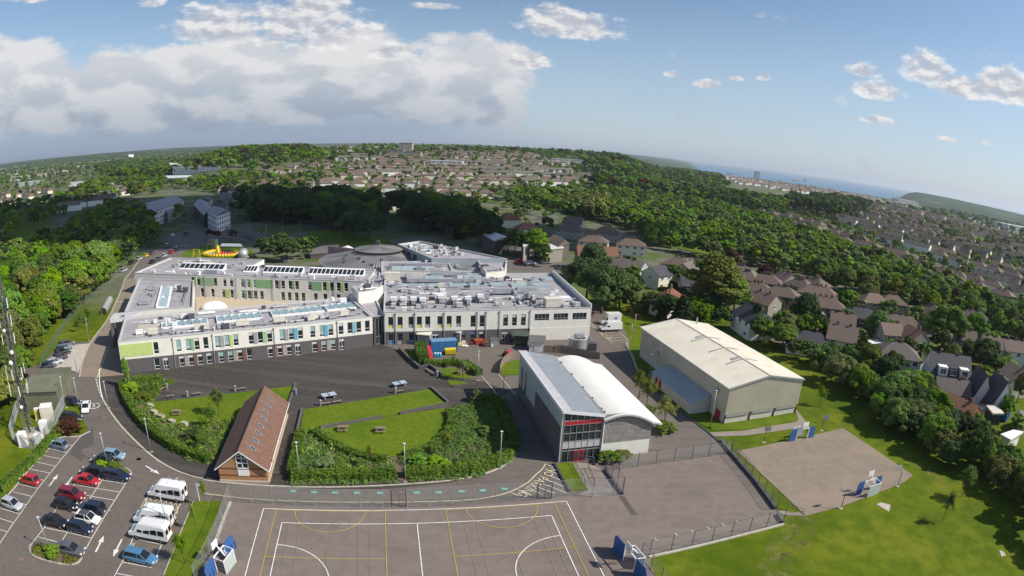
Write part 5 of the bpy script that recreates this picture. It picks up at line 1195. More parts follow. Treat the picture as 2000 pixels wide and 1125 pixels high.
for x, y, sx, sy, sz, m in ((1500,530,4.4,2.6,2.0, 'cream_unit'),(1590,500,2.6,2.4,1.2, 'white_metal'),(1250,372,2.2,1.6,1.3, 'cream_unit'),(325,345,4.2,2.2,2.2, 'cream_unit'),(320,378,1.6,1.0,.8, 'white_metal'),(675,465,3.0,1.6,.9, 'white_metal'),(985,470,3.2,2.0,1.2, 'metal_grey'),(1330,400,1.2,1.2,1.6, 'metal_grey')):
 s_, t_ = mst(x, y, 8.4); mb_.unit(0, s_, t_, sx, sy, sz, m)
mb_.walkway(0,2,48,13.2,14.2, 'coping'); mb_.rail(0,2,30,.9); mb_.rail(0,33,49,.9)
mb_.clutter(0,2,48,1.5,12,80,8); mb_.clutter(0,2,48,15,36,110,9)
# higher parapet along the right side
_p = MB(); _p.beam((19.7,142.95,8.3),(12.35,182.3,8.3),.3,.9); _p.build('parapet', 'white_render', mb_.t); _p = MB(); _p.beam((19.7,142.95,8.79),(12.35,182.3,8.79),.42,.07); _p.build('coping', 'coping', mb_.t)
# ---- stair tower between the wings, glazed slot, link
st = Wing('stair_tower', 'square white stair tower between the front wing and the main block', gp(k7, [(75,455),(190,440),(258,405),(25,412)], 9.6),9.2,9.7,0.0); st.finish(); st.clutter(0,1,5,1,5,6,11)
lk = Wing('school_link', 'narrow recessed glazed link beside the stair tower', [(-31.2,129.4),(-29.1,131.0),(-34.5,146),(-39,143)], 6.6,6.9,0.0, up='metal_dark'); lk.window(0,1.3,1.6,.2,6.3, 'plain', frame='metal_grey', bars=2); lk.finish()
md2 = Wing('school_block', 'flat roof joining the back wing to the main block behind the stair tower', [(-42,148),(-34.5,147.5),(-37.3,168.5),(-41.0,178)], 7.0,7.3,0.0); md2.finish(); md2.clutter(0,0.5,6,2,26,24,12)
# ---- blocks behind
b1 = Wing('school_block', 'small roof crowded with ducts in front of the round hall', [(-39,172.5),(-18,176.5),(-21,192),(-42,186)], 7.9,8.3,0.0); b1.finish(); b1.skylight(0,3,16,3,5,6, saw=False); b1.skylight(0,4,17,9,11,6, saw=False); b1.duct(0, [(2,7),(19,7)], .6, 'metal_grey', 'duct', .9, True); b1.clutter(0,1,19,1,13,26,13)
b2 = Wing('school_block', 'roof with a round sunken well beside the far blue wing', [(-18,178),(-2,182.3),(-9.5,205),(-27.5,197)], 7.3,7.6,0.0); b2.finish()
_w = MB(); c_ = g(*k7(885,268),7.6); _w.lathe([(4.2,7.3),(4.2,8.2),(3.6,8.2),(3.6,7.35)], 28, c_[0], c_[1]); _w.build('round_upstand', 'metal_grey', b2.t)
_w = MB(); _w.lathe([(3.5,7.32),(.01,7.34)], 28, c_[0], c_[1]); _w.build('well_floor', 'metal_dark', b2.t); b2.clutter(0,1,15,10,20,10,14)
b3 = Wing('school_block', 'taller narrow block with plant on its roof at the back right of the main block', gp(k7, [(945,222),(1165,212),(1150,300),(1010,312)], 9.0),8.6,9.2,0.0, up='white_render'); b3.finish(); b3.duct(0, [(1,4),(6,4)], .6, 'metal_grey', 'duct', .7, True); b3.unit(0,3,6,2,1.4,1.2, 'metal_dark'); b3.clutter(0,1,7,2,12,10,15)
far = Wing('school_wing', 'far pale blue school wing with dark tall windows beyond the round hall', gp(k7, [(365,100),(612,205),(1165,208),(525,78)], 10),9.5,10,0.0, up='wall_blue')
for i in range(3): far.window(0,5 + 5.2 * i, 3.4,4.6,9.0, 'plain', frame='metal_grey', bars=3)
far.finish(); far.clutter(0,2,26,2,16,46,16)
for i in range(5): far.skylight(0,3 + 4.5 * i, 6 + 4.5 * i, 4 + .6 * i, 5.6 + .6 * i, 3, saw=False)
# ---- round hall
def round_hall():
 cx, cy = -47.0,204.0; t = thing('round_hall', 'round hall with ribbed grey conical roof and small upper drum', 'hall', (cx, cy, 0))
 b = MB(); b.lathe([(20.2,-.3),(20.2,5.4)], 56, cx, cy); b.build('wall', 'white_render', t)
 b = MB(); n = 112
 for ring in (((21.2,5.3),(8.0,8.3)),):
  (r0, z0),(r1, z1) = ring
  for i in range(n):
   for (fa, fb, dz) in ((0,.82,0),(.72,1,.22)):
    a0, a1 = 2 * math.pi * (i + fa) / n, 2 * math.pi * (i + fb) / n
    b.poly([(cx + r0 * math.cos(a0), cy + r0 * math.sin(a0), z0 + dz),(cx + r0 * math.cos(a1), cy + r0 * math.sin(a1), z0 + dz),(cx + r1 * math.cos(a1), cy + r1 * math.sin(a1), z1 + dz),(cx + r1 * math.cos(a0), cy + r1 * math.sin(a0), z1 + dz)], int(dz > 0))
 b.build('roof', ['round_roof', 'rib_grey'], t)
 b = MB(); b.lathe([(21.3,5.0),(21.3,5.45),(21.1,5.45)], 56, cx, cy); b.build('eave', 'coping', t)
 b = MB(); b.lathe([(7.4,8.2),(7.4,9.2)], 40, cx, cy); b.build('drum', 'metal_dark', t)
 b = MB(); n = 56
 for i in range(n):
  for (fa, fb, dz) in ((0,.8,0),(.7,1,.16)):
   a0, a1 = 2 * math.pi * (i + fa) / n, 2 * math.pi * (i + fb) / n; b.poly([(cx + 8.6 * math.cos(a0), cy + 8.6 * math.sin(a0),9.2 + dz),(cx + 8.6 * math.cos(a1), cy + 8.6 * math.sin(a1),9.2 + dz),(cx, cy, 10.8 + dz)], int(dz > 0))
 b.build('upper_roof', ['round_roof', 'rib_grey'], t)
 b = MB(); b.box(cx - .5, cy, 11.4,1.4,1.2,1.6); b.build('roof_vent', 'metal_dark', t)
 for i in range(9):
  a = -2.6 + i * .22; r = 12 + 4 * (i % 3) / 2; b = MB(); b.box(cx + r * math.cos(a), cy + r * math.sin(a),7.6 - (r - 12) * .22,.8,.7,.8, a); b.build('roof_vent', 'metal_dark', t)
 for a, b_ in (((-69.0,213.5),(-55.0,208.5)),((-34.0,201.0),(-27.0,194.5))):
  m = MB(); m.beam((a[0], a[1], 4.0),(b_[0], b_[1], 4.0),.4,8.0); m.build('fin_wall', 'fin_pink', t)
mat('round_roof', (0.33,0.32,0.32),0.6,(0.40,0.39,0.39),.4,4, metal=.25, coords='World'); mat('rib_grey', (.15,.145,.145),.7); mat('fin_pink', (0.34,0.22,0.23),.8,(0.28,0.19,0.2),1,3)
round_hall()
b = MB(); P = gp(km, [(165,742),(235,728),(265,745),(215,758)], 5); t = thing('canopy', 'small white hipped canopy beside the round hall', 'canopy', (*g0(P),0)); c_ = g0(P); Pc = ccw(P)
for i in range(4): b.poly([(*Pc[i], 4.6),(*Pc[(i + 1) % 4], 4.6),(c_[0], c_[1], 6)])
b.build('roof', 'white_metal', t); each_post(P, 4.6, t)
# ---- dome in the inner courtyard
c_ = g(*k6(815,462)); t = thing('dome_canopy', 'low white dome in the inner courtyard', 'canopy', (c_[0], c_[1], 0)); b = MB(); b.lathe([(4.2 * math.cos(a),2.1 * math.sin(a)) for a in np.linspace(0, math.pi / 2 - .02,9)], 24, c_[0], c_[1]); b.build('shell', 'white_metal', t, smooth=True); b = MB(); b.lathe([(4.3,0),(4.3,.25),(4.1,.25)], 24, c_[0], c_[1]); b.build('base', 'kerb', t)
# ================================================================== dance and drama building with the vaulted roof
mat('vault_roof', (0.88,0.87,0.83),0.35,(0.82,0.81,0.77),.5,3, metal=.12, coords='World'); mat('seam_roof', (0.44,0.47,0.51),0.45,(0.39,0.42,0.46),.5,3, metal=.4, coords='World'); mat('pale_cladding', (0.40,0.44,0.46),.55,(0.36,0.40,0.42),.6,3, coords='World'); mat('weathered_boards', (0.22,0.20,0.185),.9,(0.33,0.30,0.275),2.0,5,.4,12, coords='World'); mat('red_metal', (0.40,0.02,0.03),.5); mat('silver_frame', (0.42,0.43,0.45),.4, metal=.4); mat('valley_gutter', (.2,.2,.2),.7)
def arts():
 FL, FR, WR, BL = Vector((8.3,80.2)), Vector((14.7,81.75)), Vector((22.9,83.8)), Vector((2.4,105.5)); dep = BL - FL; dl = dep.length; v = dep / dl; u = (WR - FL).normalized(); v = Vector((-u.y, u.x)); W = (WR - FL).length; ws = (FR - FL).length
 t = thing('studio_building', 'school studio building with curved ribbed metal roof and tall glazed red front', 'school building', (FL.x, FL.y, 0)); P = lambda s, q, z: (FL.x + u.x * s + v.x * q, FL.y + u.y * s + v.y * q, z)
 z0, z1 = 8.95,7.75      # high left edge, valley
 b = MB(); b.poly([P(0, dl, 2.6), P(0,0,2.6), P(0,0, z0), P(0, dl, z0)]); b.build('wall', 'pale_cladding', t)
 b = MB(); b.poly([P(0, dl, -.3), P(0,0,-.3), P(0,0,2.6), P(0, dl, 2.6)]); b.build('wall', 'grey_brick', t)
 b = MB(); b.beam(P(-.06,.5,4.2), P(-.06, dl * .55,4.2),.12,3.4); b.build('louvre_panel', 'wall_dark', t)
 for q in (dl * .80, dl * .90): b = MB(); b.beam(P(-.05, q, 4.6), P(-.05, q + .7,4.6),.1,4.2); b.build('window', 'glass', t)
 b = MB(); b.poly([P(W, 0,-.3), P(W, dl, -.3), P(W, dl, 5.6), P(W, 0,5.6)]); b.poly([P(W, dl, -.3), P(0, dl, -.3), P(0, dl, z0), P(ws, dl, z1), P(W, dl, 5.6)]); b.build('wall', 'white_render', t)
 b = MB(); b.poly([P(0,.02,-.3), P(.35,.02,-.3), P(.35,.02, z0 - .1), P(0,.02, z0)]); b.build('wall', 'white_render', t)
 # glazed front
 fr = MB(); n = 6
 for i in range(n + 1): s = .35 + (ws - .45) * i / n; fr.beam(P(s, -.02,0), P(s, -.02, z0 - .3 - (z0 - z1) * s / ws),.09,.12)
 for z in (2.0,3.6,5.0,6.4,7.1): fr.beam(P(.35,-.025, z), P(ws - .1,-.025, z),.11,.08)
 fr.build('window_frame', 'silver_frame', t)
 b = MB(); b.poly([P(.35,.04,-.1), P(ws - .1,.04,-.1), P(ws - .1,.04, z1 - .05), P(.35,.04, z0 - .1)]); b.build('glazing', 'glass', t)
 b = MB(); b.beam(P(.35,-.01,2.95), P(ws - .1,-.01,2.95),.06,1.1); b.build('spandrel_panel', 'coping', t)
 b = MB(); b.beam(P(.35,-.04,6.75), P(ws - .1,-.04,6.75),.08,.62); b.build('fascia_band', 'red_metal', t)
 d = MB(); d.beam(P(2.3,-.05,1.0), P(3.9,-.05,1.0),.1,2.0); dd = d.build('door', 'red_metal', t)
 for s in (2.45,3.2): b = MB(); b.poly([P(s, -.115,.3), P(s + .55,-.115,.3), P(s + .55,-.115,1.75), P(s, -.115,1.75)]); b.build('pane', 'glass', dd)
 # boarded end wall under the vault
 def vault(s):
  f = (s - ws) / (W + 1.6 - ws); return 6.95 + 0.95 * math.sin(math.pi * min(1, f * 1.2)) - 1.6 * f ** 1.7
 N = 14; S = [ws + (W - ws) * i / N for i in range(N + 1)]
 b = MB()
 k = 0; z = 2.75
 while z < 7.6:
  zb = z + .235
  pts = [s for s in S if vault(s) - .12 > z]
  if pts: b.beam(P(ws + .3,-.03 - .008 * (k % 3),(z + zb) / 2), P(max(pts),-.03 - .008 * (k % 3),(z + zb) / 2),.06,.215)
  z = zb; k += 1
 b.build('weatherboarding', 'weathered_boards', t)
 b = MB(); b.poly([P(ws, 0,2.75), P(W, 0,2.75)] + [P(s, 0, vault(s) - .1) for s in reversed(S)]); b.build('wall', 'weathered_boards', t)
 b = MB(); b.poly([P(ws, 0,-.3), P(W, 0,-.3), P(W, 0,2.74), P(ws, 0,2.74)]); b.build('wall', 'white_render', t)
 b = MB(); b.tube(P(ws + .15,-.12,0), P(ws + .15,-.12,7.0),.1,8); b.build('drainpipe', 'white_metal', t)
 # sloping seam roof
 m = int(dl / .42); b = MB();
 for i in range(m):
  q0, q1 = -.35 + (dl + .7) * i / m, -.35 + (dl + .7) * (i + 1) / m; qr = q1 - .05
  b.poly([P(1.3, q0, z0 - .16), P(ws, q0, z1), P(ws, qr, z1), P(1.3, qr, z0 - .16)]); b.poly([P(1.3, qr, z0 - .10), P(ws, qr, z1 + .06), P(ws, q1, z1 + .06), P(1.3, q1, z0 - .10)])
 b.build('roof', 'seam_roof', t)
 b = MB(); b.prism([P(-.15,-.4,0)[:2], P(1.3,-.4,0)[:2], P(1.3, dl + .4,0)[:2], P(-.15, dl + .4,0)[:2]], z0 - .1, z0 + .02, bottom=True); b.build('roof_edge', 'coping', t)
 b = MB(); b.beam(P(-.18,-.38, z0 - .1), P(-.18, dl + .38, z0 - .1),.1,.5); b.beam(P(-.15,-.38, z0 - .1), P(ws + .1,-.38, z1 - .1),.1,.45); b.build('fascia', 'white_metal', t)
 # vaulted roof: standing ribs run across the vault
 b = MB(); SS = [ws + (W + 1.6 - ws) * i / 18 for i in range(19)]; m = int(dl / .40)
 for i in range(m):
  q0, q1 = -.5 + (dl + .8) * i / m, -.5 + (dl + .8) * (i + 1) / m; qr = q1 - .12
  for a, c in zip(SS[:-1], SS[1:]):
   b.poly([P(a, q0, vault(a)), P(c, q0, vault(c)), P(c, qr, vault(c)), P(a, qr, vault(a))]); b.poly([P(a, qr, vault(a) + .07), P(c, qr, vault(c) + .07), P(c, q1, vault(c) + .07), P(a, q1, vault(a) + .07)], 1)
   b.poly([P(a, qr, vault(a)), P(c, qr, vault(c)), P(c, qr, vault(c) + .07), P(a, qr, vault(a) + .07)]); b.poly([P(a, q1, vault(a) + .07), P(c, q1, vault(c) + .07), P(c, q1, vault(c)), P(a, q1, vault(a))])
 b.build('vaulted_roof', ['vault_roof', 'coping'], t)
 b = MB()
 for a, c in zip(SS[:-1], SS[1:]): b.beam(P(a, -.5, vault(a) - .1), P(c, -.5, vault(c) - .1),.12,.28)
 b.build('verge_trim', 'coping', t)
 b = MB(); b.beam(P(ws + .05,-.3, z1 - .2), P(ws + .05, dl, z1 - .35),.45,.5); b.build('gutter', 'valley_gutter', t)
 for q in (1.2,2.4,6.5,11,17,23): b = MB(); b.tube(P(ws + .5, q, vault(ws + .5)), P(ws + .5, q, vault(ws + .5) + .45),.1,6); b.box(*P(ws + .5, q, vault(ws + .5) + .5),.4,.3,.12); b.build('roof_vent', 'metal_dark', t)
arts()
# ================================================================== sports hall
mat('cream_cladding', (0.62,0.57,0.44),.6,(0.57,0.52,0.405),.3,4, coords='World', big=(.15,(0.53,.485,.37),.5)); mat('cream_roof', (0.87,0.81,0.67),.6,(0.81,0.75,0.61),.25,5, coords='World', big=(.35,(0.68,.63,.52),.5)); mat('blockwork', (0.60,0.57,0.50),.9,(0.54,.51,.45),1.5,4, coords='World'); mat('lean_roof', (0.36,.40,.42),.6,(.32,.36,.38),.5,4, coords='World')
def sports_hall():
 A, Bq, C = Vector((39.4,94.5)), Vector((56.9,99.0)), Vector((31.0,130.6)); u = (Bq - A).normalized(); v = Vector((-u.y, u.x)); W = (Bq - A).length; L = (C - A).dot(v); eh, rh = 7.1,8.75
 t = thing('sports_hall', 'large cream metal clad sports hall with low pitched roof', 'sports hall', (A.x, A.y, 0)); P = lambda s, q, z: (A.x + u.x * s + v.x * q, A.y + u.y * s + v.y * q, z)
 top = lambda s: eh + (rh - eh) * (1 - abs(s - W / 2) / (W / 2))
 def ribbed(p, q, za, zt, pitch=.34, d=.07):
  b = MB(); Ls = math.dist(p, q); n = int(Ls / pitch); e = Vector((q[0] - p[0], q[1] - p[1])) / Ls; o = Vector((e.y, -e.x)); prev = None
  for i in range(n):
   for f, y in ((0,0),(.45,0),(.55, d),(.95, d)):
    s = Ls * (i + f) / n; c = Vector(p) + e * s + o * y; cur = (c.x, c.y, zt(s))
    if prev: b.poly([(prev[0], prev[1], za),(cur[0], cur[1], za), cur, prev])
    prev = cur
  return b
 ribbed(P(0,0,0)[:2], P(W, 0,0)[:2], 1.75, top).build('gable_cladding', 'cream_cladding', t)
 ribbed(P(0, L, 0)[:2], P(0,0,0)[:2], 1.9, lambda s: eh).build('wall_cladding', 'cream_cladding', t)
 ribbed(P(W, 0,0)[:2], P(W, L, 0)[:2], 1.9, lambda s: eh).build('wall_cladding', 'cream_cladding', t)
 ribbed(P(W, L, 0)[:2], P(0, L, 0)[:2], 1.75, top).build('gable_cladding', 'cream_cladding', t)
 b = MB(); b.prism([P(.12,.12,0)[:2], P(W - .12,.12,0)[:2], P(W - .12, L - .12,0)[:2], P(.12, L - .12,0)[:2]], -.3,1.9); b.build('plinth_wall', 'blockwork', t)
 for i in range(4): b = MB(); s = W * i / 3; s = min(max(s, .15), W - .15); b.beam(P(s, .05,0), P(s, .05,1.75),.22,.2); b.build('door_post', 'red_dark', t)
 for i in range(3): b = MB(); b.beam(P(W * i / 3 + .4,.02,1.5), P(W * (i + 1) / 3 - .4,.02,1.5),.25,.35); b.build('lintel', 'metal_grey', t)
 for sgn in (0,1):
  b = MB(); n = int((L + .6) / .5); w0, w1 = (-.3, W / 2) if sgn == 0 else (W / 2, W + .3); zf = lambda s: top(s) + .12
  for i in range(n):
   q0, q1 = -.3 + (L + .6) * i / n, -.3 + (L + .6) * (i + 1) / n; qr = q1 - .08
   b.poly([P(w0, q0, zf(w0)), P(w1, q0, zf(w1)), P(w1, qr, zf(w1)), P(w0, qr, zf(w0))]); b.poly([P(w0, qr, zf(w0) + .04), P(w1, qr, zf(w1) + .04), P(w1, q1, zf(w1) + .04), P(w0, q1, zf(w0) + .04)])
  b.build('roof', 'cream_roof', t)
 b = MB(); b.beam(P(W / 2,-.3, rh + .17), P(W / 2, L + .3, rh + .17),.35,.06); b.build('ridge', 'cream_cladding', t)
 for q in (-.32, L + .32):
  b = MB(); b.beam(P(-.3, q, top(-.3) + .0), P(W / 2, q, rh + .0),.1,.32); b.beam(P(W / 2, q, rh), P(W + .3, q, top(W + .3)),.1,.32); b.build('verge_trim', 'metal_grey', t)
 for s in (-.34, W + .34): b = MB(); b.beam(P(s, -.3, eh - .06), P(s, L + .3, eh - .06),.16,.2); b.build('gutter', 'metal_grey', t)
 for k, (q, l, hat) in enumerate(((L * .62,4.2,1),(L * .43,4.0,0),(L * .24,4.2,1))):
  for sgn, ll in ((-1, l),(1, l * .8)):
   b = MB(); a = W / 2 + sgn * .4; c = W / 2 + sgn * ll; b.beam(P(a, q, top(a) + .2), P(c, q - .2, top(c) + .2),.35,.08); b.build('roof_flashing', 'roof_deck', t)
  if hat: b = MB(); a = W / 2 - .5; c = W / 2 - 2.2; b.beam(P(a, q + 1.1, top(a) + .2), P(c, q + 1.1, top(c) + .2),1.0,.06); b.build('roof_flashing', 'roof_deck', t)
 b = MB(); b.tube(P(W * .75, L - 2,8), P(W * .75, L - 2,9.6),.18,8); b.build('flue', 'galvanised', t)
 # lean-to changing rooms on the long side
 q0, q1, dp = 5.4,21.5,4.3
 b = MB(); b.poly([P(-dp, q1,-.2), P(-dp, q0,-.2), P(-dp, q0,2.5), P(-dp, q1,2.5)]); b.poly([P(-dp, q0,-.2), P(-.1, q0,-.2), P(-.1, q0,3.7), P(-dp, q0,2.5)]); b.poly([P(-.1, q1,-.2), P(-dp, q1,-.2), P(-dp, q1,2.5), P(-.1, q1,3.7)]); b.build('lean_to_wall', 'blockwork', t)
 b = MB(); e = .35; b.poly([P(-dp - e, q0 - e, 2.42), P(-.09, q0 - e, 3.78), P(-.09, q1 + e, 3.78), P(-dp - e, q1 + e, 2.42)]); b.poly([P(-dp - e, q1 + e, 2.28), P(-dp - e, q0 - e, 2.28), P(-dp - e, q0 - e, 2.42), P(-dp - e, q1 + e, 2.42)]); b.poly([P(-dp - e, q0 - e, 2.28), P(-.09, q0 - e, 3.64), P(-.09, q0 - e, 3.78), P(-dp - e, q0 - e, 2.42)]); b.build('lean_to_roof', 'lean_roof', t)
 for q in (q1 - 2.4, q1 - 4.0): b = MB(); b.beam(P(-dp - .03, q, 1.0), P(-dp - .03, q + .95,1.0),.08,2.0); b.build('door', 'red_metal', t)
 b = MB(); b.beam(P(-.09,1.5,1.0), P(-.09,2.9,1.0),.1,2.0); b.build('door', 'red_metal', t)
 for q, z in ((L * .75,4.2),(3.2,5.4)): b = MB(); b.lathe([(.01,0),(.4,.02),(.42,.6),(.01,.62)], 10); m = b.mesh('extractor', 'metal_grey'); o = obj('extractor', m, t, Vector(P(-.1, q, z)) - t.location); o.rotation_euler = (0,-math.pi / 2, math.atan2(u.y, u.x))
 for q, z in ((L * .83,5.6),(L * .82,5.3),(L * .78,5.8),(L * .76,5.4),(L * .93,5.9)): b = MB(); b.box(*P(-.1, q, z),.25,.4,.4, math.atan2(v.y, v.x)); b.build('wall_vent', 'metal_grey', t)
 b = MB(); b.beam(P(W + .4,3,2.4), P(W + .4,6,2.4),.6,3.0); b.build('door_shelter', 'panel_royal', t)
mat('red_dark', (.22,.03,.05),.6)
sports_hall()
# ================================================================== brick hall with rooflights
mat('orange_brick', (0.42,0.24,0.115),.9,(0.35,0.19,0.09),3,5,.4,20, coords='World'); mat('brick_band', (0.22,.06,.035),.9); mat('clay_tile', (0.185,0.102,0.072),.85,(0.15,.082,.058),1.2,6,.5,10, coords='World'); mat('stone', (.45,.40,.33),.9,(.38,.34,.28),2,4, coords='World')
def brick_hall():
 rh = 5.35; eh = 2.6; A1 = Vector(g(464.9,880.2, rh + .2)); A2 = Vector(g(516.9,753.1, rh + .2)); v = (A2 - A1).normalized(); u = Vector((v.y, -v.x)); W = 7.3; L = (A2 - A1).length - .9; FL = A1 + v * .5 - u * W / 2
 t = thing('brick_hall', 'orange brick hall with steep red tiled roof and a row of rooflights', 'hall', (FL.x, FL.y, 0)); P = lambda s, q, z: (FL.x + u.x * s + v.x * q, FL.y + u.y * s + v.y * q, z)
 b = MB(); b.poly([P(0,0,0), P(W, 0,0), P(W, 0, eh), P(W / 2,0, rh - .2), P(0,0, eh)]); b.poly([P(W, L, 0), P(0, L, 0), P(0, L, eh), P(W / 2, L, rh - .2), P(W, L, eh)]); b.poly([P(W, 0,0), P(W, L, 0), P(W, L, eh), P(W, 0, eh)]); b.poly([P(0, L, 0), P(0,0,0), P(0,0, eh), P(0, L, eh)]); b.build('wall', 'orange_brick', t)
 b = MB(); b.beam(P(-.1,-.1,.2), P(W + .1,-.1,.2),.25,.4); b.beam(P(W + .1,0,.2), P(W + .1, L, .2),.2,.4); b.build('plinth', 'stone', t)
 for z in (1.25,2.35): b = MB(); b.beam(P(-.02,-.03, z), P(W + .02,-.03, z),.06,.16); b.build('brick_band', 'brick_band', t)
 for i in range(5): b = MB(); q = L * (i + .5) / 5; b.beam(P(W + .02, q - .5,1.5), P(W + .02, q + .5,1.5),.08,1.5); w = b.build('window', 'upvc', t); c = MB(); c.poly([P(W + .065, q - .4,.85), P(W + .065, q + .4,.85), P(W + .065, q + .4,2.15), P(W + .065, q - .4,2.15)]); c.build('pane', 'glass', w)
 f = MB(); w = 1.7; s0 = W / 2 + .15
 for s in (s0 - w / 2, s0, s0 + w / 2): f.beam(P(s, -.04,2.45), P(s, -.04,4.15 if s != s0 else 4.5),.11,.12)
 for z in (2.45,3.3,4.12): f.beam(P(s0 - w / 2,-.045, z), P(s0 + w / 2,-.045, z),.12,.11)
 for i in range(8):
  a0, a1 = math.pi * i / 8, math.pi * (i + 1) / 8; f.beam(P(s0 + w / 2 * math.cos(a0),-.04,4.1 + .55 * math.sin(a0)), P(s0 + w / 2 * math.cos(a1),-.04,4.1 + .55 * math.sin(a1)),.1,.1)
 wn = f.build('window', 'upvc', t); c = MB(); c.poly([P(s0 - w / 2,-.02,2.45), P(s0 + w / 2,-.02,2.45)] + [P(s0 + w / 2 * math.cos(a),-.02,4.1 + .55 * math.sin(a)) for a in np.linspace(0, math.pi, 9)]); c.build('pane', 'glass', wn)
 b = MB(); b.beam(P(s0 - w / 2,-.03,1.7), P(s0 + w / 2,-.03,1.7),.08,1.0); b.build('panel', 'upvc', t)
 o = .45; sl = (rh - eh) / (W / 2); e = eh - o * sl; b = MB(); c2 = MB(); n = int((L + .9) / .32)
 for sgn in (0,1):
  m = 15
  for j in range(m):       # courses of tiles, each lapping the one below
   f0, f1 = j / m, (j + 1) / m; d = .035
   sa, sb2 = (-o + (W / 2 + o) * f0,-o + (W / 2 + o) * f1) if sgn == 0 else (W + o - (W / 2 + o) * f0, W + o - (W / 2 + o) * f1)
   za, zb = e + (rh - e) * f0, e + (rh - e) * f1
   q = [P(sa, -.5, za + d + .1), P(sb2,-.5, zb + .1), P(sb2, L + .4, zb + .1), P(sa, L + .4, za + d + .1)]; r = [P(sa, -.5, za + .1), P(sa, -.5, za + d + .1), P(sa, L + .4, za + d + .1), P(sa, L + .4, za + .1)]
   b.poly(q if sgn else q[::-1]); b.poly(r)
 rf = b.build('roof', 'clay_tile', t)
 b = MB(); b.tube(P(W / 2,-.5, rh + .12), P(W / 2, L + .4, rh + .12),.14,6); b.build('ridge_tiles', 'clay_tile', t)
 for q in (-.5, L + .4): b = MB(); b.beam(P(-o, q, e), P(W / 2, q, rh),.06,.16); b.beam(P(W / 2, q, rh), P(W + o, q, e),.06,.16); b.build('bargeboard', 'upvc', t)
 for s in (-o - .06, W + o + .06): b = MB(); b.tube(P(s, -.5, e), P(s, L + .4, e),.06,6); b.build('gutter', 'upvc', t)
 ang = math.atan(sl)
 for i in range(8):
  q = 2.3 + i * (L - 4.4) / 7.4; s = W * .70; z = rh - (s - W / 2) * sl + .16; U2 = Vector((u.x * math.cos(ang), u.y * math.cos(ang),-math.sin(ang))); c = Vector(P(s, q, z)); V3 = Vector((v.x, v.y, 0)); N3 = U2.cross(V3)
  hw, hl = .30,.52; f = MB()
  for a, bq in (((-hl, -hw),(hl, -hw)),((hl, -hw),(hl, hw)),((hl, hw),(-hl, hw)),((-hl, hw),(-hl, -hw))): f.beam(c + U2 * a[0] + V3 * a[1] + N3 * .05, c + U2 * bq[0] + V3 * bq[1] + N3 * .05,.12,.1)
  w = f.build('rooflight', 'metal_grey', t); m = MB(); m.poly([tuple(c + U2 * a + V3 * d + N3 * .06) for a, d in ((-hl, -hw),(hl, -hw),(hl, hw),(-hl, hw))]); m.build('pane', 'glass', w)
  for sg in (-1.15,1.15): m = MB(); m.box(*(c + U2 * sg + N3 * .03),.3,.22,.06); m.build('snow_hook', 'galvanised', w)
brick_hall()

# ================================================================== vehicles
PAINT = dict(black=(.012,.012,.014), navy=(.015,.022,.05), red=(.42,.015,.02), darkred=(.20,.012,.025), silver=(.42,.45,.48), greyblue=(.13,.19,.26), lightblue=(.20,.33,.42), blue=(.07,.19,.34), grey=(.10,.10,.12), white=(.80,.80,.80), yellow=(.70,.50,.03), purple=(.05,.012,.05), green=(.03,.09,.05))
for nm, c in PAINT.items(): mat('paint_' + nm, c, .28, coat=.6, spec=.5)
mat('tyre', (.02,.02,.02),.9); mat('rim', (.45,.45,.47),.35, metal=.7); mat('headlamp', (.75,.78,.8),.1, spec=.8); mat('tail_lamp', (.35,.01,.01),.2); mat('plate_white', (.8,.8,.78),.5); mat('car_glass', (.012,.015,.018),.05, spec=.9)
def wheel_meshes(r, w):
 a = MB(); a.lathe([(r * .55,-w / 2),(r * .95,-w / 2),(r, -w * .35),(r, w * .35),(r * .95, w / 2),(r * .55, w / 2)], 14); b = MB(); b.lathe([(.01, w * .42),(r * .3, w * .46),(r * .58, w * .40)], 10); b.lathe([(r * .58,-w * .40),(r * .3,-w * .46),(.01,-w * .42)], 10)
 return a.mesh('wheel', 'tyre', smooth=True), b.mesh('rim', 'rim', smooth=True)
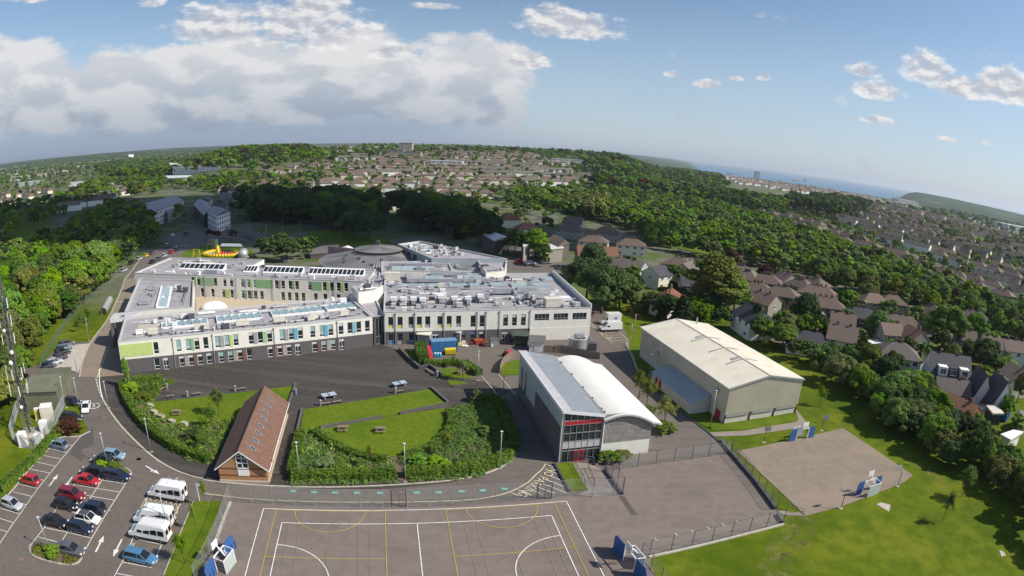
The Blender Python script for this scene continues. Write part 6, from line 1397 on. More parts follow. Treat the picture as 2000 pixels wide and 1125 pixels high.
def make_car(L, W, H, kind):
 """x forward; lofted body with bonnet, cabin and tail"""
 prof = dict(hatch=((-.50,.34,.80,.80),(-.49,.24,.90,.92),(-.30,.22,.93,1.0),(.02,.22,.93,1.0),(.22,.22,.92,1.0),(.30,.22,.86,.98),(.44,.24,.74,.92),(.50,.34,.60,.78)),
    saloon=((-.50,.36,.82,.82),(-.485,.26,.92,.93),(-.33,.22,.95,1.0),(.0,.22,.94,1.0),(.16,.22,.93,1.0),(.24,.22,.88,.98),(.44,.24,.76,.92),(.50,.36,.62,.80)),
    suv=((-.50,.42,.95,.84),(-.49,.30,1.05,.94),(-.30,.28,1.08,1.0),(.02,.28,1.08,1.0),(.20,.28,1.06,1.0),(.28,.28,1.0,.98),(.44,.30,.90,.94),(.50,.42,.74,.82)))[kind]
 belt = .60 * H if kind != 'suv' else .62 * H; sc = belt / prof[3][2]
 st = [(x * L, z0 * sc, z1 * sc, w * W / 2) for x, z0, z1, w in prof]
 b = MB(); sec = []
 for x, z0, z1, w in st: sec.append([(x, -w * .94, z0),(x, -w, z0 + (z1 - z0) * .35),(x, -w * .98, z0 + (z1 - z0) * .75),(x, -w * .90, z1),(x, w * .90, z1),(x, w * .98, z0 + (z1 - z0) * .75),(x, w, z0 + (z1 - z0) * .35),(x, w * .94, z0)])
 for s, q in zip(sec[:-1], sec[1:]):
  for i in range(7): b.poly([s[i + 1], s[i], q[i], q[i + 1]])
  b.poly([s[0], s[7], q[7], q[0]])
 b.poly(sec[0]); b.poly(sec[-1][::-1])
 # roof and pillars
 cab = dict(hatch=(-.475,-.38,.10,.27), saloon=(-.33,-.19,.09,.25), suv=(-.485,-.42,.08,.24))[kind]
 xr0, xr1, xf1, xf0 = [c * L for c in cab]; wt, wb = W * .37, W * .44; zt = H; zb = belt - .02
 def ring(k, dz=0.0): return [(xr0,-wb * k, zb),(xf0,-wb * k, zb),(xf1,-wt * k, zt + dz),(xr1,-wt * k, zt + dz)]
 rf = MB(); rf.poly([(xr1 - .06,-wt, zt),(xf1 + .04,-wt, zt),(xf1 + .04, wt, zt),(xr1 - .06, wt, zt)])
 mid = (xr1 + xf1) / 2
 rf.poly([(xr1 - .06,-wt, zt),(mid, -wt * .7, zt + .045),(xf1 + .04,-wt, zt)]); b.v_off = len(b.v)
 b.add([(xr1 - .05,-wt, zt),(xf1 + .03,-wt, zt),(xf1 + .03, wt, zt),(xr1 - .05, wt, zt),(xr1 + .1,-wt * .8, zt + .05),(xf1 - .12,-wt * .8, zt + .05),(xf1 - .12, wt * .8, zt + .05),(xr1 + .1, wt * .8, zt + .05)], [(4,5,6,7),(0,1,5,4),(1,2,6,5),(2,3,7,6),(3,0,4,7)])
 for sgn in (-1,1):
  for (xa, xb_) in ((xr0, xr1),(xf0, xf1)): b.beam((xa, sgn * wb, zb),(xb_, sgn * wt, zt),.09,.06)
  xm = (xr0 * .35 + xf0 * .65) * .4; b.beam((xm, sgn * (wb + .005), zb),(xm, sgn * (wt + .005), zt),.1,.03)
 gl = MB();
 for sgn in (-1,1): q = [(xr0, sgn * wb * .99, zb),(xf0, sgn * wb * .99, zb),(xf1, sgn * wt * .99, zt),(xr1, sgn * wt * .99, zt)]; gl.poly(q if sgn < 0 else q[::-1])
 gl.poly([(xf0,-wb * .99, zb),(xf0, wb * .99, zb),(xf1, wt * .99, zt),(xf1,-wt * .99, zt)]); gl.poly([(xr0, wb * .99, zb),(xr0,-wb * .99, zb),(xr1,-wt * .99, zt),(xr1, wt * .99, zt)])
 root = bpy.data.objects.new('parked_car', None); COL.objects.link(root)
 body = obj('body', b.mesh('body', 'paint_black', smooth=False), root); body.material_slots[0].link = 'OBJECT'
 obj('windows', gl.mesh('windows', 'car_glass'), root)
 wm = wheel_meshes(.32 if kind != 'suv' else .36,.22);
 for x in (-.31 * L, .31 * L):
  for sgn in (-1,1): w = obj('wheel', wm[0], root, (x, sgn * (W / 2 - .08),.32 if kind != 'suv' else .36)); w.rotation_euler = (math.pi / 2,0,0); obj('rim', wm[1], w)
 for x, m, nm in ((L * .475, 'headlamp', 'headlight'),(-L * .488, 'tail_lamp', 'taillight')):
  for sgn in (-1,1): l = MB(); l.box(x, sgn * W * .36, belt * .78,.14, W * .17,.14); obj(nm, l.mesh(nm, m), root)
 for xx, zz in ((L * .498,.42),(-L * .498,.55)): p = MB(); p.box(xx, 0, zz, .04,.5,.11); obj('number_plate', p.mesh('number_plate', 'plate_white'), root)
 return root
CARS = {'hatch': make_car(3.95,1.72,1.47, 'hatch'), 'saloon': make_car(4.5,1.8,1.44, 'saloon'), 'suv': make_car(4.55,1.85,1.72, 'suv'), 'estate': make_car(4.7,1.8,1.5, 'hatch')}
def car(kind, k, x, y, head, paint, label, group=None, z=Z2):
 r = copy_tree(CARS[kind]); p = g(*k(x, y), z + .6) if k else (x, y); r.location = (p[0], p[1], z); r.rotation_euler = (0,0, head); tag(r, label, 'car', group)
 for ch in r.children:
  if ch.name.startswith('body'): ch.material_slots[0].material = MATS['paint_' + paint]
 return r
ROWA = bearing(k5,(355,208),(490,240)); ROWB = bearing(k5,(538,470),(866,524)); ROWC = bearing(k5,(960,856),(1166,902))
GP = 'cars parked in the front car park'
for kd, x, y, hd, pt, lb in (('hatch', 420,178, ROWA + math.pi, 'greyblue', 'grey-blue hatchback in the top bay beside the mast hedge'),('hatch', 212,430, ROWA + math.pi, 'red', 'bright red hatchback alone in the hedge side bays'),('hatch', 85,605, ROWA, 'silver', 'pale silver-blue hatchback in the hedge side bays, nearest the picture edge'),
 ('hatch', 820,252, ROWB, 'lightblue', 'light blue hatchback parked beside the car park lamp'),('hatch', 735,285, ROWB + math.pi, 'black', 'black hatchback tucked behind the light blue one'),('estate', 668,370, ROWB + math.pi, 'black', 'black estate parked next to the bright red saloon'),('estate', 840,400, ROWB, 'navy', 'dark navy estate at the kerbed end of the middle bays'),
 ('saloon', 625,432, ROWB, 'red', 'bright red saloon in the middle bays'),('suv', 520,540, ROWB, 'darkred', 'dark red car with black roof glass in the middle bays'),('hatch', 470,607, ROWB, 'black', 'small black convertible-like car below the dark red one'),('suv', 660,640, ROWB + math.pi, 'navy', 'dark tall car beside the white black-roofed hatchback'),
 ('hatch', 630,707, ROWB, 'white', 'white hatchback with black roof between two dark cars'),('saloon', 393,727, ROWB, 'black', 'black saloon facing the navy hatchback'),('hatch', 577,775, ROWB, 'navy', 'navy hatchback in the lower middle bays'),('saloon', 505,928, ROWB, 'grey', 'dark grey saloon alone beside the planted island'),('estate', 1010,985, ROWC, 'blue', 'mid blue estate below the white minibuses')):
 c = car(kd, k5, x, y, hd, pt, lb, GP)
 if pt == 'white':
  b = MB(); b.box(-.35,0,1.50,1.5,1.22,.05); b.put('roof_panel', 'metal_dark', c)
ROWD = bearing(k4,(365,600),(440,580))
car('saloon', k4,630,915, bearing(k4,(640,880),(620,960)), 'white', 'white car driving past the speed roundel'); car('hatch', k4,530,878, bearing(k4,(480,870),(590,885)), 'navy', 'dark car nosed in beside the green garage'); car('estate', k4,522,992, bearing(k4,(470,985),(590,1000)), 'black', 'black estate behind the copper bush')
for x, y, kd, pt, lb in ((490,458, 'suv', 'grey', 'dark car at the far end of the row beside the green garage'),(470,484, 'estate', 'greyblue', 'silver-blue estate second from the far end of the garage row'),(458,518, 'suv', 'black', 'black tall car in the middle of the garage row'),(444,552, 'hatch', 'purple', 'dark purple hatchback next to the silver car in the garage row'),(398,588, 'estate', 'silver', 'silver estate nearest the green garage'),(360,612, 'hatch', 'navy', 'dark blue car half hidden behind the garage roof')):
 car(kd, k4, x, y, ROWD, pt, lb, 'cars in the row beside the garage')
RD = bearing(k3,(65,355),(220,285))
for x, y, kd, pt, lb in ((65,355, 'hatch', 'black', 'black car first in the kerbside row up the drive'),(125,325, 'estate', 'silver', 'silver car second in the kerbside row up the drive'),(172,303, 'hatch', 'yellow', 'yellow hatchback in the kerbside row up the drive'),(222,283, 'suv', 'grey', 'dark car last in the kerbside row up the drive'),(335,230, 'suv', 'greyblue', 'blue-grey people carrier at the top of the drive'),(365,275, 'hatch', 'red', 'red car opposite the yellow one on the drive'),(402,258, 'saloon', 'navy', 'navy car near the playground fence'),(312,303, 'estate', 'silver', 'silver car on the building side of the drive'),(272,325, 'hatch', 'grey', 'grey car on the building side of the drive'),(222,350, 'hatch', 'black', 'black car closest to the back wing corner'),(8,412, 'estate', 'silver', 'silver estate parked alone at the bend of the drive'),
 (375,152, 'hatch', 'white', 'white car on the roundabout at the head of the drive'),(475,137, 'saloon', 'black', 'black car crossing the far junction'),(790,97, 'hatch', 'white', 'white car beside the white end house'),(715,128, 'suv', 'white', 'white van-like car behind the copper shrubs'),(662,182, 'hatch', 'silver', 'pale car between copper shrubs'),(800,162, 'hatch', 'silver', 'silver car behind the pitch fence')):
 car(kd, k3, x, y, RD, pt, lb, 'cars parked along the drive')
for x, y, kd, pt, lb in ((1165,818, 'hatch', 'red', 'red car in the back car park right of the school'),(1228,826, 'hatch', 'white', 'white car in the back car park right of the school'),(1312,822, 'estate', 'grey', 'grey car in the back car park right of the school'),(1350,800, 'hatch', 'navy', 'navy car at the far side of the back car park'),(1395,850, 'saloon', 'black', 'black car under the dark tree in the back car park'),(1320,795, 'hatch', 'darkred', 'dark red car by the community hall')):
 car(kd, km, x, y, .5, pt, lb, 'cars in the back car park')
for r in CARS.values():
 for ch in list(r.children):
  for q in list(ch.children): bpy.data.objects.remove(q)
  bpy.data.objects.remove(ch)
 bpy.data.objects.remove(r)

def minibus(k, x, y, head, label, group, rack=False, long=False, cargo=False):
 L, W, H = (5.9,2.05,2.55) if not cargo else (5.8,2.1,2.55); p = g(*k(x, y),1.0); t = thing('minibus' if not cargo else 'delivery_van', label, 'minibus' if not cargo else 'van', (p[0], p[1], Z2), head, group)
 side = [(-L / 2,.45),(L / 2 - .05,.40),(L / 2,.75),(L / 2 - .12,1.05),(L / 2 - .95,1.28),(L / 2 - 1.75, H - .12),(L / 2 - 2.2, H),(-L / 2 + .15, H),(-L / 2, H - .2)]
 b = MB(); lv = []
 for sgn in (-1,1):
  lv.append([(sx, sgn * W / 2 * (1 if sz < 1.3 else .92), sz) for sx, sz in side])
 n = len(side); b.poly(lv[0]); b.poly(lv[1][::-1])
 for i in range(n): j = (i + 1) % n; b.poly([lv[0][j], lv[0][i], lv[1][i], lv[1][j]])
 b.put('body', 'paint_white', t)
 w = MB(); a, c = side[4], side[5]; w.poly([(a[0] + .01,-W * .44, a[1] + .06),(a[0] + .01, W * .44, a[1] + .06),(c[0] + .05, W * .42, c[1] - .06),(c[0] + .05,-W * .42, c[1] - .06)]); w.put('windscreen', 'car_glass', t)
 wins = [(L / 2 - 2.35, L / 2 - 1.45)] if cargo else [(L / 2 - 2.3, L / 2 - 1.45),(L / 2 - 3.45, L / 2 - 2.5),(L / 2 - 4.55, L / 2 - 3.6),(L / 2 - 5.6, L / 2 - 4.7)]
 for (xa, xb) in wins:
  for sgn in (-1,1):
   y0, y1 = sgn * (W / 2 * .995 + .012), sgn * (W / 2 * .93 + .012); m = MB(); q = [(xa, y0,1.32),(xb, y0,1.32),(xb - (.25 if xb > L / 2 - 1.6 else 0), y1,2.05),(xa, y1,2.05)]; m.poly(q if sgn < 0 else q[::-1]); m.put('window', 'car_glass', t)
 for yy in (-.48,.48): m = MB(); m.poly([(-L / 2 - .01, yy + .4,1.35),(-L / 2 - .01, yy - .4,1.35),(-L / 2 - .01, yy - .38,2.1),(-L / 2 - .01, yy + .38,2.1)]); m.put('window', 'car_glass', t)
 wm = wheel_meshes(.36,.24)
 for xx in (-L * .31, L * .31):
  for sgn in (-1,1): q = obj('wheel', wm[0], t, (xx, sgn * (W / 2 - .1),.36)); q.rotation_euler = (math.pi / 2,0,0); obj('rim', wm[1], q)
 m = MB(); m.box(0,0,.52, L + .06, W + .05,.22); m.put('bumper', 'metal_dark', t)
 for sgn in (-1,1): m = MB(); m.box(L / 2 - .04, sgn * .78,.88,.12,.35,.22); m.put('headlight', 'headlamp', t); m = MB(); m.box(-L / 2, sgn * .9,1.1,.06,.16,.5); m.put('taillight', 'tail_lamp', t)
 if rack:
  m = MB()
  for i in range(9): xx = -L / 2 + .4 + i * .36; m.box(xx, 0, H + .14,.05, W * .86,.05)
  for yy in np.linspace(-.85,.85,6): m.box(-L / 2 + 1.85, yy, H + .17,3.0,.05,.05)
  for xx in (-L / 2 + .45,-L / 2 + 3.2):
   for yy in (-.85,.85): m.box(xx, yy, H + .05,.06,.06,.18)
  m.put('roof_rack', 'white_metal', t)
 else: m = MB(); m.lathe([(.2, H),(.2, H + .15),(.01, H + .2)], 10,-.6,0); m.put('roof_vent', 'white_metal', t)
 return t
GV = 'white minibuses in the car park'
minibus(k5,1205,520, bearing(k5,(1320,560),(1085,520)), 'white minibus nearest the brick hall beside the yellow hatched bay', GV); minibus(k5,1110,700, bearing(k5,(1250,720),(980,680)), 'white minibus between the hatched bay and the one with a roof rack', GV); minibus(k5,1080,805, bearing(k5,(1215,835),(950,785)), 'white minibus carrying a slatted roof rack', GV, rack=True)
VH = bearing(kv, (500,890),(320,895)); minibus(kv, 410,895, VH, 'plain white panel van beside the sports hall grass', 'delivery vans by the main block', cargo=True)
def box_van():
 p = g(*kv(400,815),1.2); t = thing('box_van', 'white box van with a blue emblem behind the panel van', 'van', (p[0], p[1], Z2), VH, 'delivery vans by the main block')
 b = MB(); b.box(-1.0,0,1.95,3.9,2.2,2.3); b.put('cargo_box', 'paint_white', t)
 b = MB(); b.add([(.95,-.95,.45),(2.7,-.95,.45),(2.7,-.95,1.1),(1.9,-.95,1.35),(1.35,-.92,2.1),(.95,-.92,2.15)] + [(.95,.95,.45),(2.7,.95,.45),(2.7,.95,1.1),(1.9,.95,1.35),(1.35,.92,2.1),(.95,.92,2.15)], [(0,1,2,3,4,5),(11,10,9,8,7,6),(1,7,8,2),(2,8,9,3),(4,10,11,5),(0,6,7,1)]); b.put('cab', 'paint_white', t)
 b = MB(); b.poly([(1.9,-.9,1.36),(1.9,.9,1.36),(1.36,.88,2.08),(1.36,-.88,2.08)]); b.put('windscreen', 'car_glass', t)
 for sgn in (-1,1): b = MB(); q = [(1.0, sgn * .97,1.35),(1.75, sgn * .97,1.35),(1.35, sgn * .94,2.0),(1.0, sgn * .94,2.0)]; b.poly(q if sgn < 0 else q[::-1]); b.put('window', 'car_glass', t)
 b = MB(); b.box(0,0,.6,5.2,1.7,.25); b.put('chassis', 'metal_dark', t); wm = wheel_meshes(.36,.24)
 for xx in (-1.6,2.0):
  for sgn in (-1,1): q = obj('wheel', wm[0], t, (xx, sgn * .9,.36)); q.rotation_euler = (math.pi / 2,0,0); obj('rim', wm[1], q)
 for sgn in (-1,1):
  b = MB(); n = 10; b.poly([(-1.3 + .5 * math.cos(a), sgn * 1.108,2.0 + .28 * math.sin(a)) for a in np.linspace(0, sgn * -2 * math.pi, n, endpoint=False)]); b.poly([(-1.7, sgn * 1.108,1.5),(-.9, sgn * 1.108,1.5),(-.9, sgn * 1.108,1.65),(-1.7, sgn * 1.108,1.65)][::-sgn or 1]); b.put('emblem', 'panel_royal', t)
box_van()

# ================================================================== lamp posts, fences, sports equipment
mat('lamp_glass', (.5,.52,.52),.3); mat('wire', (.40,.42,.41),.6, alpha=.16); mat('wire_green', (.16,.24,.17),.6, alpha=.30); mat('blue_panel', (.045,.12,.33),.5,(.035,.10,.28),2,3); mat('pale_panel', (.55,.62,.60),.4, alpha=.75); mat('palisade', (.52,.55,.57),.5,(.45,.48,.5),2,3, metal=.3)
_LP = {}
def lamp_post(k, x, y, label, h=6.0, head='globe', group='lamp posts around the school'):
 p = g(*k(x, y)); t = thing('lamp_post', label, 'lamp post', (p[0], p[1], 0),0, group); key = (round(h, 1), head)
 if key not in _LP:
  b = MB(); b.tube((0,0,0),(0,0, h),.085,8,.05); c = MB(); c.box(0,0,.05,.5,.5,.1); l = MB()
  if head == 'globe': l.lathe([(.05, h),(.08, h + .1),(.21, h + .26),(.23, h + .32),(.19, h + .36),(.01, h + .38)], 12)
  else: l.box(.35,0, h, .75,.28,.12); l.box(0,0, h - .03,.14,.14,.16)
  _LP[key] = (b.mesh('pole', 'galvanised', smooth=True), c.mesh('base', 'pale_concrete'), l.mesh('lamp_head', 'lamp_glass' if head == 'globe' else 'metal_grey'))
 for nm, me in zip(('pole', 'base', 'lamp_head'), _LP[key]): obj(nm, me, t)
lamp_post(k5,1090,232, 'lamp post on the footpath beside the curved hedge', 5.6); lamp_post(k5,780,335, 'lamp post in the upper planted island of the car park', 5.4); lamp_post(k5,375,970, 'lamp post in the lower planted island of the car park', 5.4); lamp_post(k5,1220,800, 'lamp post between the minibuses and the grass strip', 5.4); lamp_post(kg, 190,880, 'lamp post at the corner of the hedge by the brick hall', 6); lamp_post(kg, 1013,890, 'lamp post at the gap in the front hedge', 6); lamp_post(kg, 1755,785, 'lamp post at the curved end of the front hedge', 6); lamp_post(k8,1270,738, 'lamp post at the corner of the sports hall lawn', 7); lamp_post(k8,900,415, 'lamp post beside the bicycle rack at the sports hall', 4.5); lamp_post(ks, 1080,870, 'lamp post at the service yard entrance', 6)
lamp_post(ks, 1425,1100, 'lamp post in the shadow of the studio building', 4); lamp_post(k4,795,925, 'lamp post at the end of the yard footpath', 5); lamp_post(k4,650,435, 'lamp post on the verge above the pale parking bays', 5.5); lamp_post(k4,565,665, 'lamp post beside the pale parking bays', 5.5); lamp_post(k4,485,925, 'lamp post beside the green garage door', 6); lamp_post(k4,585,935, 'lamp post on the small grass verge', 6)
lamp_post(kn, 560,725, 'tall lamp post behind the far end of the sports hall', 8); lamp_post(kv, 632,1010, 'short lamp post on the grass beside the vans', 3.2); lamp_post(kv, 670,930, 'lamp post beside the pink blossom saplings', 4); lamp_post(kv, 405,710, 'lamp post on the grass behind the vans', 4.5)
for i, (x, y) in enumerate(((155,270),(85,330),(230,110),(835,230),(1075,190),(1200,150),(1330,150),(1635,165),(950,130),(1135,330))): lamp_post(k3, x, y, ['lamp post on the drive verge nearest the bend', 'lamp post on the drive verge beside the black car', 'lamp post at the far junction', 'lamp post behind the playground shelter', 'tall lamp post behind the pitch', 'tall lamp post at the pitch corner', 'tall lamp post by the dark trees', 'lamp post on the far playing field', 'lamp post in the far car park', 'lamp post beside the leafy clump behind the back wing'][i], 7 if i > 3 else 5.5, 'arm')

def fence(pts, h, label, post='metal_dark', wire='wire', gap=3.0, name='mesh_fence', group=None, posts_only=False, cat='fence', z=0.0, top_rail=True):
 o = g0(pts); t = thing(name, label, cat, (o[0], o[1], 0),0, group); P = resample(pts, gap)
 if math.dist(P[-1], pts[-1]) > .5: P.append(pts[-1])
 pm = MB(); pm.tube((0,0,0),(0,0, h),.045,6); pm.box(0,0,.04,.2,.2,.08); me = pm.mesh('post', post)
 for p in P: obj('post', me, t, (p[0] - o[0], p[1] - o[1], z))
 w = MB()
 for a, b in zip(P[:-1], P[1:]): w.poly([(a[0], a[1], z + .05),(b[0], b[1], z + .05),(b[0], b[1], z + h),(a[0], a[1], z + h)])
 w.build('wire_mesh', wire, t)
 if top_rail:
  for hh in (h, .1):
   r = MB()
   for a, b in zip(P[:-1], P[1:]): r.tube((a[0], a[1], z + hh),(b[0], b[1], z + hh),.022,4)
   r.build('rail', post, t)
 return t
FT = gp(kb, [(292,195),(545,216),(865,235),(1200,240),(1540,242)]); fence(FT, 2.8, 'tall mesh fence along the ring road side of the court, left of the gate', 'galvanised'); fence(gp(kb, [(1660,240),(1990,216)]) + gp(kbr, [(155,215),(325,205),(495,196),(660,190),(830,180)]),2.8, 'tall mesh fence along the ring road side of the court, right of the gate', 'galvanised')
fence(gp(kbr, [(945,178),(1135,150),(1300,165),(1500,148)]),2.8, 'mesh fence section between the court and the studio steps', 'galvanised'); fence(gp(kb, [(292,195),(200,480),(100,700),(20,850)]),2.8, 'tall mesh fence between the grass strip and the court goal', 'galvanised')
fence(gp(kr, [(115,540),(5,385)]),2.6, 'short mesh fence standing on the black retaining wall', z=.45, gap=2.2); fence(gp(kr, [(95,378),(280,345),(500,318),(700,290),(795,272)]),2.4, 'low mesh fence along the studio side of the upper court', gap=3.2); fence(gp(kr, [(800,278),(950,452),(1082,632)]),1.6, 'mesh fence on the black wall beside the small court', z=.5, gap=2.6)
fence(gp(kr, [(285,915),(600,848),(900,775),(1125,712)]),2.4, 'mesh fence with black posts along the field side of the court'); fence(gp(kr, [(232,930),(330,1060),(420,1180)]),2.4, 'green-tinted mesh fence behind the right court goal', gap=2.6)
fence(gp(k4, [(300,640),(345,540),(420,420),(520,280),(610,170),(720,90),(830,20),(900,-40)]),2.2, 'dark green boundary fence between the wood and the drive verge', 'wire_green', 'wire_green', 3.0); fence(gp(k3, [(215,190),(170,250),(100,300),(20,340)]),2.2, 'green boundary fence at the top of the drive', 'wire_green', 'wire_green', 3.0); fence(gp(k3, [(870,120),(985,200),(1090,160)]),3.0, 'green ball-court fence behind the playground', 'wire_green', 'wire_green', 3.0)
# gates
def gate(p, q, h, label, half=True):
 t = thing('fence_gate', label, 'gate', (p[0], p[1], 0)); b = MB()
 for c in (p, q): b.tube((*c, 0),(*c, h),.07,6)
 b.tube((*p, h),(*q, h),.04,5); b.build('frame', 'metal_dark', t); d = MB(); m = ((p[0] + q[0]) / 2,(p[1] + q[1]) / 2); d.tube((*m, .1),(*m, h * .72),.035,5); d.tube((*m, h * .72),(*q, h * .72),.035,5); d.tube((*m, .1),(*q, .1),.035,5); d.tube((*m, h * .72),(*q, .1),.03,5); d.build('leaf', 'metal_dark', t)
gate(*gp(kb, [(1543,242),(1655,240)]),2.8, 'dark metal gate frame in the middle of the court fence'); gate(*gp(kbr, [(838,180),(945,178)]),2.6, 'open grey gate in the court fence by the no parking hatching')
# goals with basketball boards
def goal_end(c, rot, label, w=3.0, wing=3.2):
 t = thing('goal_unit', label, 'goal', (c[0], c[1], 0), rot, 'combined goals and basketball boards on the courts')
 for sgn in (-1,1):
  b = MB(); x0, x1 = sgn * w / 2 + sgn * .1, sgn * (w / 2 + wing)
  b.add([(x0,-.05,.1),(x1,-.05,.1),(x1,-.05,1.9),(x1 - sgn * .35,-.05,2.4),(x0,-.05,2.4),(x0,.05,.1),(x1,.05,.1),(x1,.05,1.9),(x1 - sgn * .35,.05,2.4),(x0,.05,2.4)], [(0,1,2,3,4),(9,8,7,6,5),(0,5,6,1),(1,6,7,2),(2,7,8,3),(3,8,9,4),(4,9,5,0)]); b.put('side_panel', 'blue_panel', t)
  for xx in np.linspace(x0, x1,4)[1:]: b = MB(); b.box(xx, .12,.6,.08,.1,1.2); b.put('panel_post', 'blue_panel', t)
 b = MB()
 for sgn in (-1,1): b.box(sgn * w / 2,0,1.1,.12,.12,2.2); b.tube((sgn * w / 2,0,2.2),(sgn * w / 2,1.3,2.0),.05,5); b.tube((sgn * w / 2,1.3,2.0),(sgn * w / 2,1.3,0),.05,5)
 b.box(0,0,2.2, w, .12,.12); b.box(0,1.3,2.0, w, .08,.08); b.put('goal_frame', 'white_metal', t)
 b = MB(); b.poly([(-w / 2,1.3,0),(w / 2,1.3,0),(w / 2,1.3,2.0),(-w / 2,1.3,2.0)]); b.put('net', 'wire', t)
 for i in range(5): b = MB(); xx = -w / 2 + .3 + i * (w - .6) / 4; b.box(xx, 1.33,1.0,(w - .6) / 4 - .06,.05,1.9); b.put('back_board', 'pale_panel', t)
 b = MB(); b.tube((0,.9,1.9),(0,-.2,3.2),.06,6); b.tube((-.3,1.0,2.0),(0,-.1,3.0),.04,5); b.tube((.3,1.0,2.0),(0,-.1,3.0),.04,5); b.put('arm', 'white_metal', t)
 b = MB(); b.box(0,-.35,3.15,1.3,.06,.95); b.put('backboard', 'white_metal', t)
 b = MB(); n = 14
 for i in range(n): a0, a1 = 2 * math.pi * i / n, 2 * math.pi * (i + 1) / n; b.tube((.23 * math.cos(a0),-.65 + .23 * math.sin(a0),2.9),(.23 * math.cos(a1),-.65 + .23 * math.sin(a1),2.9),.02,4)
 b.put('hoop', 'red_metal', t)
def goal_px(k, a, b, label, back, **kw):
 p, q = g(*k(*a)), g(*k(*b)); m = ((p[0] + q[0]) / 2,(p[1] + q[1]) / 2); rot = math.atan2(q[1] - p[1], q[0] - p[0]); goal_end(m, rot + (math.pi if back else 0), label, **kw)
goal_px(kb, (170,760),(262,640), 'blue and white goal with basketball board at the car park end of the big court', True, wing=2.4, w=2.6); goal_px(kbr, (1450,590),(1650,830), 'blue and white goal with basketball board at the field end of the big court', False, wing=2.6, w=2.6)
goal_px(kr, (1160,205),(1320,175), 'goal with side panels on the hall side of the small court', False, wing=1.6, w=2.8); goal_px(kr, (1570,548),(1740,490), 'goal with side panels on the field side of the small court', True, wing=1.6, w=2.8)
def hoop_post(k, x, y, label, h=3.0, rot=0.0):
 p = g(*k(x, y)); t = thing('hoop_post', label, 'basketball hoop', (p[0], p[1], 0), rot, 'hoop posts at the corners of the small court'); b = MB(); b.tube((0,0,0),(0,0, h * .85),.06,6); b.tube((0,0, h * .85),(0,.7, h),.05,6); b.put('post', 'metal_dark', t)
 b = MB(); b.box(0,0,.03,.6,.6,.06); b.put('base', 'pale_concrete', t); b = MB(); b.box(0,.75, h + .1,1.2,.06,.85); b.put('backboard', 'metal_grey', t); b = MB()
 for i in range(10): a0, a1 = 2 * math.pi * i / 10,2 * math.pi * (i + 1) / 10; b.tube((.23 * math.cos(a0),1.05 + .23 * math.sin(a0), h - .15),(.23 * math.cos(a1),1.05 + .23 * math.sin(a1), h - .15),.02,4)
 b.put('hoop', 'metal_dark', t)
hoop_post(kr, 1005,208, 'basketball post on the lawn at the hall corner of the small court', rot=math.pi - .2); hoop_post(kr, 1370,132, 'basketball post beside the small court nearest the sapling', rot=math.pi - .2); hoop_post(kr, 1490,622, 'basketball post at the near edge of the small court left of the goal', rot=.4); hoop_post(kr, 1848,482, 'basketball post at the near edge of the small court right of the goal', rot=.4)
# direction sign at the car park mouth
p = g(*k5(1440,588)); t = thing('direction_sign', 'white finger sign on a post at the car park mouth', 'sign', (p[0], p[1], 0)); b = MB(); b.tube((0,0,0),(0,0,2.9),.05,6); b.put('post', 'white_metal', t); b = MB(); b.box(.45,0,2.75,.9,.06,.4); b.put('board', 'white_metal', t)
# rails at the studio entrance, steps
def rail(pts, label, h=1.0, m='galvanised', name='handrail', group=None):
 o = pts[0]; t = thing(name, label, 'railing', (o[0], o[1], 0),0, group); P = resample(pts, 1.4) + [pts[-1]]; each_post(P, h, t, m, .03)
 for z in (h, h * .55):
  b = MB()
  for a, c in zip(P[:-1], P[1:]): b.tube((*a, z),(*c, z),.03,5)
  b.build('rail', m, t)
rail(gp(ke, [(760,180),(890,430)]), 'handrail beside the grass strip at the studio entrance', m='metal_dark'); rail(gp(ke, [(925,230),(1010,440)]), 'handrail in the middle of the studio entrance path', m='metal_dark'); rail(gp(ke, [(885,130),(1000,150)]), 'short steel handrail at the studio door'); rail(gp(k8, [(895,870),(970,880)]), 'steel handrail at the corner of the boarded end wall'); rail(gp(k8, [(760,230),(770,270),(800,330),(825,405)]), 'curving white handrail down to the sports hall', 1.1, 'white_metal'); rail(gp(kr, [(1100,610),(1250,665)]), 'dark rail along the court steps', m='metal_dark')
